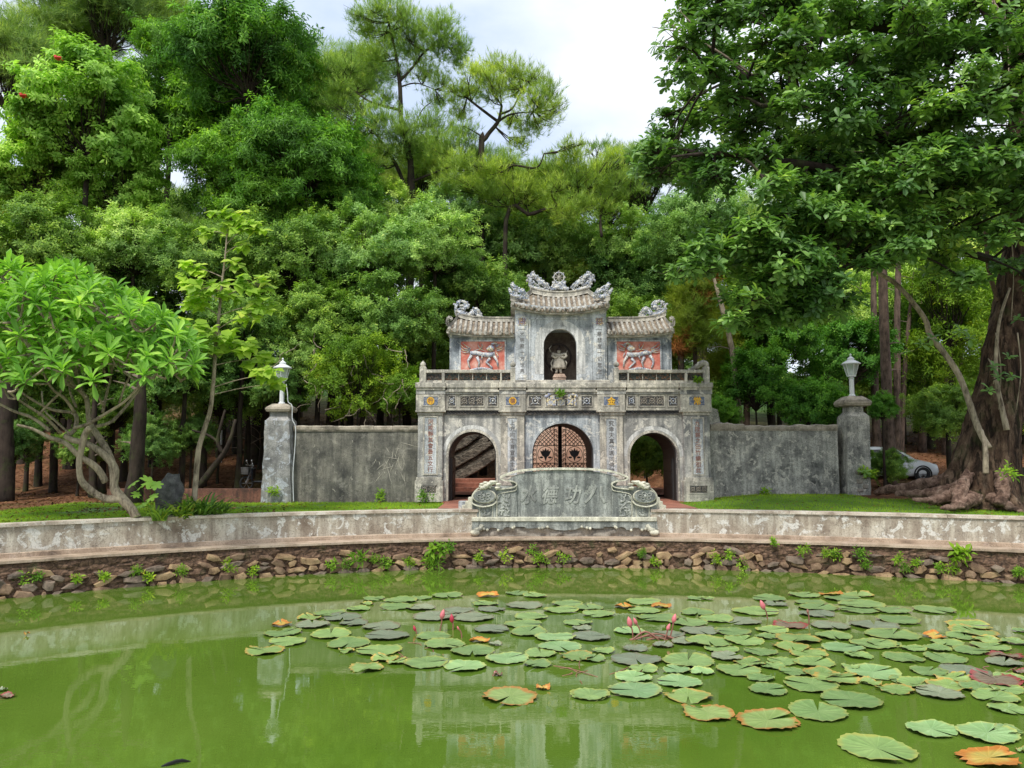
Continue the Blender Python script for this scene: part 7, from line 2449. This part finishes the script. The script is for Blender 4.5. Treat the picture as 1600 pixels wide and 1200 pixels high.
W1 = [(545,70,100,'g'),(655,78,150,'g'),(745,66,90,'g'),(850,57,130,'g'),(1018,57,95,'o'),(1140,47,100,'g'),(1215,58,110,'g'),(1010,92,115,'g'),(515,91,60,'m'),(480,112,110,'g'),(640,103,150,'g'),(360,131,150,'g'),(275,150,110,'m'),(160,180,90,'o'),(290,180,150,'d'),(415,148,170,'d'),(165,212,170,'g'),(185,250,155,'g'),(90,288,160,'m'),(365,218,185,'g'),(460,172,130,'d'),(575,187,165,'d'),(600,226,200,'d'),(440,257,200,'g'),(430,290,70,'m'),(565,286,195,'g'),(590,320,120,'m'),(515,360,150,'m'),(640,335,90,'m'),(760,338,190,'g'),(925,352,200,'l'),(840,262,185,'g'),(795,228,160,'g'),(955,290,185,'g'),(985,247,90,'o'),(1050,260,60,'d'),(1100,320,195,'l'),(1225,345,120,'g'),(960,150,190,'d'),(800,145,200,'d'),(740,108,130,'d'),(900,120,130,'d'),(1035,115,120,'d'),(1170,97,160,'d'),(1200,145,150,'g'),(1165,178,165,'g'),(1035,200,160,'d'),(1190,210,170,'g'),(1325,118,150,'g'),(1350,92,130,'g'),(1440,110,120,'g'),(1480,135,150,'g'),(1395,172,120,'g'),(1300,232,180,'l'),(1410,195,90,'d'),(1450,230,170,'d'),(1545,160,120,'g'),(1575,103,90,'o'),(1590,207,90,'g'),(1320,270,190,'l'),(1240,300,140,'g'),(1390,312,150,'m'),(1455,322,110,'g'),(1500,290,100,'g'),(1570,325,100,'d'),(1110,480,230,'e'),(1450,472,160,'g'),(1580,455,120,'g'),(1590,400,100,'g'),(1060,388,45,'r'),(1250,445,60,'o')]
W2 = [(240,70,125,'g'),(175,90,90,'o'),(305,88,80,'o'),(245,103,130,'g'),(430,58,70,'g'),(470,60,50,'g'),(690,60,125,'g'),(815,47,115,'g'),(910,45,85,'o'),(1005,45,110,'m'),(950,60,130,'g'),(835,73,120,'g'),(715,80,90,'d'),(1020,82,170,'g'),(1010,100,150,'g'),(1130,102,130,'g'),(1280,100,145,'g'),(435,110,130,'g'),(640,105,170,'g'),(865,92,150,'g'),(860,115,130,'d'),(500,133,130,'g'),(590,140,140,'d'),(1150,137,150,'g'),(290,128,150,'g'),(190,177,120,'l'),(400,145,140,'g'),(440,175,150,'d'),(560,180,130,'g'),(700,172,120,'g'),(765,155,130,'r'),(680,197,90,'g'),(910,158,150,'d'),(920,195,140,'g'),(1065,155,170,'d'),(1130,190,200,'g'),(1400,155,160,'m'),(1420,180,170,'m'),(1280,195,80,'o'),(1390,195,130,'g'),(1480,208,120,'m'),(1570,217,100,'g'),(1590,175,60,'g'),(1325,218,120,'g'),(1100,222,120,'g'),(955,237,165,'l'),(1060,222,160,'g'),(795,205,160,'m'),(600,210,150,'g'),(475,215,170,'g'),(310,228,80,'d'),(770,232,140,'m'),(830,257,140,'m'),(660,250,120,'g'),(520,242,130,'g'),(210,240,100,'d'),(215,280,180,'d'),(240,313,110,'g'),(400,285,190,'g'),(540,270,120,'d'),(620,292,130,'m'),(700,302,100,'g'),(580,318,165,'g'),(660,346,110,'g'),(780,322,110,'g'),(850,290,150,'g'),(880,330,140,'m'),(930,347,160,'m'),(980,305,70,'g'),(1060,325,190,'l'),(1170,272,150,'g'),(1205,240,90,'g'),(1290,240,100,'g'),(1410,247,120,'g'),(1480,232,130,'g'),(1320,275,150,'g'),(1260,320,140,'g'),(1390,322,170,'d'),(1530,265,130,'r'),(1530,290,130,'d'),(1590,325,60,'r'),(1500,352,170,'r'),(1330,375,150,'m'),(1220,365,150,'g'),(1140,387,140,'m'),(1300,402,170,'d'),(1440,380,130,'g'),(1540,385,130,'g'),(1500,415,170,'g'),(1540,455,140,'g'),(1050,360,90,'m'),(840,370,190,'g'),(685,388,140,'g'),(985,427,230,'g'),(865,465,230,'g'),(685,497,240,'e'),(470,470,200,'e'),(360,318,100,'l'),(450,323,90,'l'),(370,360,175,'l'),(205,342,140,'l'),(210,390,195,'l'),(400,410,180,'m'),(50,405,150,'g'),(1075,597,280,'g'),(1270,530,180,'l'),(1470,545,225,'l'),(1545,535,100,'g'),(1475,637,230,'o'),(1595,605,50,'m'),(1180,355,120,'g'),(740,285,110,'g'),(1010,265,110,'g'),(330,190,120,'d'),(390,215,110,'d'),(1350,345,140,'m'),(1560,345,120,'g')]
pads = [(380 + x / 2.6667, 910 + y / 2.6667, w_ / 2.6667, c) for x, y, w_, c in W1 if x < 1540] + [(900 + x / 2.2857, 910 + y / 2.2857, w_ / 2.2857, c) for x, y, w_, c in W2]
pads += [(4, 1080, 14, 'd'), (10, 1090, 26, 'r'), (42, 993, 9, 'o')]
LM = [('the red buds', 695, 975), ('the pink bud clump', 1005, 990), ('the lone tall pink bud', 1195, 958), ('the small bright orange leaf', 750, 1003), ('the lamp pillar reflection', 430, 1030), ('the large orange edged pad', 1198, 1128),
      ('the orange pad at bottom edge', 1545, 1185), ('the farthest orange pads', 1297, 930), ('the reddened pads at the edge', 1570, 1060), ('the twin pale pads', 1075, 1055), ('the gate reflection', 880, 950), ('the yellow tinged pad cluster', 1270, 1020), ('the open water under the wall', 1000, 905)]
pads.sort(key=lambda q: q[1])
binc = {}
ORD = ['nearest', 'second nearest', 'third nearest', 'fourth nearest', 'fifth nearest', 'sixth nearest', 'seventh nearest', 'eighth nearest', 'ninth nearest', 'tenth nearest', 'eleventh nearest', 'twelfth nearest', 'thirteenth nearest']
info = []
for i, (x, y, w_, c) in enumerate(pads):
    dist = lambda m_: math.hypot((x - m_[1]), (y - m_[2]) * 2.2)
    m_ = min(LM, key=dist)
    dx, dy = x - m_[1], (y - m_[2]) * 2.2
    side_ = ('left of' if dx < 0 else 'right of') if abs(dx) > abs(dy) else ('beyond' if dy < 0 else 'this side of')
    key = (PW[c[0]], side_, m_[0])
    binc.setdefault(key, []).append((dist(m_), i))
labs = {}
for key, l in binc.items():
    for k, (d_, i) in enumerate(sorted(l)):
        labs[i] = '%s lily pad %s %s' % (key[0], key[1], key[2]) + ('' if len(l) == 1 else ', %s' % ORD[min(k, 12)])
r = random.Random(9)
for i, (x, y, w_, c) in enumerate(pads):
    p = on_z(x, y)
    d = .95 * w_ / F * (cT * p.y + sT * (0 - CH))
    o = bpy.data.objects.new('lily_pad', PMs[c[0]][r.randrange(5)])
    link(o)
    o.location = (p.x, p.y, .016 + .0022 * (i % 7) + (.015 if c[0] == 'o' else 0))
    tl = .05 if c[0] in 'or' else .012
    o.rotation_euler = (r.gauss(0, tl), r.gauss(0, tl), r.uniform(0, 6.28))
    o.scale = (d, d * r.uniform(.9, 1.08), 1.0 if d < 1 else 1)
    tag(o, labs[i], 'lily pad', 'lily pads floating on the pond')
# buds
M['bud_red'] = simple('red_bud', (.45, .03, .06), .45, 0, (.3, .02, .04))
M['bud_pink'] = simple('pink_bud', (.70, .20, .22), .45, 0, (.5, .12, .13))
M['stalk'] = simple('red_brown_stalk', (.30, .12, .09), .5, 0, (.15, .08, .04))
for (x, y, bx, by, col, hh, lab) in ((691, 962, 685, 988, 'bud_pink', 15, 'tall pink red bud over the dark gap beside the orange leaf'), (706, 968, 707, 984, 'bud_red', 13, 'crimson bud next to the tall pink red one'), (648, 983, 650, 990, 'bud_red', 9, 'crimson bud barely above the water, apart from the others'), (716, 982, 722, 996, 'bud_pink', 6, 'small drooping reddish bud above the orange leaf'),
                                     (984, 974, 989, 998, 'bud_pink', 16, 'foremost pink bud of the clump with arching red stems'), (993, 972, 1004, 999, 'bud_pink', 11, 'slim brownish pink bud second in the clump with arching stems'), (1053, 968, 1044, 999, 'bud_pink', 14, 'highest pink bud at the end of the clump with arching stems'), (1044, 981, 1036, 1000, 'bud_pink', 11, 'short pink bud leaning beneath the highest one'),
                                     (1192, 947, 1200, 967, 'bud_pink', 15, 'lone tall pink bud in the far dense pads'), (1262, 956, 1263, 976, 'stalk', 7, 'thin dark seed head standing right of the lone bud')):
    b = on_z(bx, by)
    t_ = at(x, y, b.y)
    tt = thing('lotus_bud', lab, 'flower bud', b)
    MB().tube(resample([b + Vector((0, 0, -.1)), b.lerp(t_, .5) + Vector((.02, 0, 0)), t_], 8), .014, 6).build('stem', M['stalk'], tt, smooth=True)
    h = hh / F * b.y
    dv = (t_ - b).normalized()
    o = MB()
    o.lathe([(.01, 0), (h * .24, h * .25), (h * .27, h * .5), (h * .18, h * .8), (.005, h * 1.05)], (0, 0, 0), 9)
    m = dv.to_track_quat('Z', 'Y').to_matrix()
    o.v = [tuple(m @ Vector(v) + t_ - dv * h * .4) for v in o.v]
    o.build('bud', M[col], tt, smooth=True)
o = MB()
c0 = on_z(1020, 1000)
for (xa, xb, hz) in ((984, 1044, .03), (990, 1060, .05), (1010, 1062, .02), (988, 1030, .07)):
    a, b = on_z(xa, 1000), on_z(xb, 1000)
    o.tube(resample([a, a.lerp(b, .5) + Vector((0, .05, hz * 2)), b], 9), .018, 5)
o.build('arching_stems', M['stalk'], None, smooth=True, label='arching red stems lying over the pads below the pink buds', cat='stems')
o = MB()
r = random.Random(8)
for k in range(26):
    x, y = r.choice([(r.uniform(880, 1010), r.uniform(1035, 1070)), (r.uniform(630, 720), r.uniform(1000, 1030)), (r.uniform(1440, 1600), r.uniform(1020, 1075)), (r.uniform(860, 960), r.uniform(1040, 1060))])
    a, b = on_z(x, y, -.0), on_z(x + r.uniform(-40, 40), y - r.uniform(-6, 18), -.0)
    o.tube(resample([a, a.lerp(b, .5) + Vector((r.uniform(-.1, .1), 0, .012)), b], 7), .007, 4)
o.build('floating_stalks', M['stalk'], None, kind='stuff', label='thin brown pad stalks trailing on the water', cat='stalks')
o = MB()
a, b = on_z(252, 1198), on_z(298, 1190)
o.tube(resample([a, a.lerp(b, .6) + Vector((0, 0, .03)), b], 6), [.01, .02, .022, .02, .012, .005], 5)
o.build('floating_stick', M['iron'], None, label='short black stick floating near the bottom edge', cat='stick')

# ------------------------------------------------------------------ vehicles
M['car_white'] = simple('white_car_paint', (.72, .75, .75), .25, 0, (.68, .71, .71), 3, 0)
M['car_dark'] = simple('dark_car_paint', (.02, .022, .028), .2, 0, (.015, .016, .02), 3, 0)
M['car_glass'] = simple('tinted_glass', (.03, .035, .04), .06, 0, (.02, .025, .03), 3, 0)
M['rubber'] = simple('tyre_rubber', (.02, .02, .02), .8)
M['rim'] = simple('alloy_rim', (.45, .46, .47), .3, .8)
def car(lab, loc, paint, hd):
    """a hatchback pointing along +X"""
    c = thing('parked_car', lab, 'car', loc, rz=hd)
    def lb(mb, name, mat, smooth=False, bevel=0, parent=None):
        me = mb.mesh(name, mat, smooth)
        o = bpy.data.objects.new(name, me)
        link(o, parent or c)
        if bevel:
            b = o.modifiers.new('bevel', 'BEVEL'); b.width = bevel; b.segments = 2; b.limit_method = 'ANGLE'
        return o
    # body shell as lofted sections along x: (x, half width, z low, z shoulder, z roof, roof half width)
    sec = [(-2.05, .55, .45, .75, .76, .5), (-1.98, .80, .28, .92, .95, .60), (-1.75, .86, .25, .98, 1.22, .60), (-1.25, .88, .25, .98, 1.44, .60), (-.5, .89, .25, .97, 1.50, .62), (.2, .89, .25, .95, 1.46, .61),
           (.75, .88, .25, .93, 1.22, .62), (1.15, .87, .25, .92, .96, .66), (1.6, .85, .27, .84, .87, .62), (1.95, .76, .30, .70, .72, .55), (2.1, .55, .38, .55, .57, .45)]
    vs, fs = [], []
    for (x, w_, zl, zs, zr, rw_) in sec:
        ring = [(-w_ * .92, zl), (-w_, zl + .15), (-w_, zs - .1), (-w_ * .96, zs), (-rw_, zr - .06), (-rw_ * .85, zr), (rw_ * .85, zr), (rw_, zr - .06), (w_ * .96, zs), (w_, zs - .1), (w_, zl + .15), (w_ * .92, zl)]
        vs += [(x, y, z) for y, z in ring]
    for i in range(len(sec) - 1):
        for k in range(12):
            fs.append((i * 12 + k, i * 12 + (k + 1) % 12, (i + 1) * 12 + (k + 1) % 12, (i + 1) * 12 + k))
    fs += [tuple(range(12)), tuple(len(vs) - 1 - k for k in range(12))]
    b = MB().add(vs, fs)
    lb(b, 'body', M[paint], True)
    for s_ in (-1, 1):
        lb(MB().prism([(-1.35, 1.02), (-.35, 1.0), (-.38, 1.38), (-1.15, 1.36)], -.01, .01), 'side_window', M['car_glass']).location = (0, s_ * .80, 0)
        lb(MB().prism([(-.28, 1.0), (.85, .98), (.25, 1.36), (-.28, 1.4)], -.01, .01), 'side_window', M['car_glass']).location = (0, s_ * .80, 0)
        m_ = lb(MB().ball((.72, s_ * .98, 1.0), .1, (1.2, .9, .7)), 'wing_mirror', M[paint], True)
        lb(MB().ball((1.82, s_ * .66, .70), .13, (1.3, .7, .6)), 'headlight', M['glass'], True)
        for x in (-1.25, 1.3):
            w_ = lb(MB().torus((0, 0, 0), .24, .09, n=24, k=8), 'wheel', M['rubber'], True)
            w_.location = (x, s_ * .80, .33)
            rim_ = MB().lathe([(.03, -.02), (.06, .0)], (0, 0, 0), 10)
            rim_ = MB().torus((0, 0, 0), .165, .02, n=20, k=5)
            for k in range(8):
                a = k * math.pi / 4
                rim_.tube([(0, s_ * .03, 0), (.16 * math.cos(a), s_ * .03, .16 * math.sin(a))], .02, 4)
            lb(rim_, 'rim', M['rim'], parent=w_)
            arch_ = MB().torus((x, s_ * .875, .33), .35, .03, n=22, k=5)
            lb(arch_, 'wheel_arch', M['rubber'])
    return c
cp = at(1400, 752, 33.2)
car('white hatchback parked behind the low dark bush and pine trunk', (cp.x - .35, 33.6, cp.z - .02), 'car_white', R(-4))
cp = at(1640, 742, 29.5)
car('black car mostly hidden behind the huge trunk at the picture edge', (cp.x + 1.1, 29.8, gz(cp.x, 29.8)), 'car_dark', R(178))

# motorbike behind the left pillar
mp_ = at(385, 766, 31.0)
mb_ = thing('motorbike', 'scooter with front basket leaning half hidden behind the flaking pillar', 'motorbike', (mp_.x, 31, mp_.z))
x0, z0 = mp_.x, mp_.z
for dx, nm in ((0, 'front_wheel'), (1.22, 'rear_wheel')):
    MB().torus((x0 + dx, 31, z0 + .28), .25, .045, n=22, k=6).build(nm, M['rubber'], mb_, smooth=True)
    o = MB().lathe([(.05, 0)] * 2, (0, 0, 0), 6)
    o = MB()
    for k in range(6):
        a = k * 1.047
        o.tube([(x0 + dx, 31, z0 + .28), (x0 + dx + .22 * math.cos(a), 31, z0 + .28 + .22 * math.sin(a))], .008, 4)
    o.build('spokes', M['rim'], mb_)
MB().tube([(x0, 30.93, z0 + .28), (x0 + .12, 30.95, z0 + .62), (x0 + .22, 31, z0 + .95)], .025, 6).tube([(x0, 31.07, z0 + .28), (x0 + .12, 31.05, z0 + .62)], .025, 6).build('fork', M['rim'], mb_)
MB().tube([(x0 + .05, 30.7, z0 + 1.02), (x0 + .2, 30.85, z0 + .98), (x0 + .24, 31, z0 + .95), (x0 + .2, 31.15, z0 + .98), (x0 + .05, 31.3, z0 + 1.02)], .018, 6).build('handlebar', M['rim'], mb_)
for s_ in (-.3, .3):
    MB().tube([(x0 + .15, 31 + s_ * .8, z0 + .98), (x0 + .08, 31 + s_, z0 + 1.14)], .01, 5).ball((x0 + .08, 31 + s_, z0 + 1.17), .06, (.5, 1, .8)).build('mirror', M['rim'], mb_, smooth=True)
o = MB()
for k in range(5):
    o.box(x0 - .18, x0 + .12, 30.8, 31.2, z0 + .66 + k * .06, z0 + .675 + k * .06)
o.frustum((x0 - .15, x0 + .1, 30.83, 31.17), (x0 - .19, x0 + .13, 30.79, 31.21), z0 + .62, z0 + .92)
o.build('basket', M['boulder'], mb_)
MB().frustum((x0 + .2, x0 + .3, 30.85, 31.15), (x0 + .22, x0 + .3, 30.8, 31.2), z0 + .4, z0 + .9).box(x0 + .3, x0 + .7, 30.85, 31.15, z0 + .3, z0 + .38).frustum((x0 + .7, x0 + 1.4, 30.82, 31.18), (x0 + .65, x0 + 1.45, 30.86, 31.14), z0 + .3, z0 + .7).build('fairing', M['car_dark'], mb_, bevel=.04)
MB().box(x0 + .62, x0 + 1.35, 30.85, 31.15, z0 + .7, z0 + .78).build('seat', M['rubber'], mb_, bevel=.03)
# white marker posts
for (x, ya, yb_, Y_, w_, lab) in ((344, 672, 695, 36, 4, 'small white box fixed to a thin trunk on the red slope'), (343, 712, 726, 38, 4.5, 'short white painted post on the red slope')):
    a, b = at(x - w_ / 2, ya, Y_), at(x + w_ / 2, yb_, Y_)
    MB().box(a.x, b.x, Y_, Y_ + .1, min(b.z, gz(a.x, Y_)) if yb_ > 700 else b.z, a.z).build('marker_post', M['white_metal'], None, bevel=.01, label=lab, cat='marker')
p = at(723, 790, 25.0)
MB().box(p.x - .13, p.x + .13, 24.9, 25.3, 1.55, p.z + .14).build('stone_block', M['upper'], None, bevel=.01, label='small pale stone block behind the stepped end of the scroll screen', cat='block')
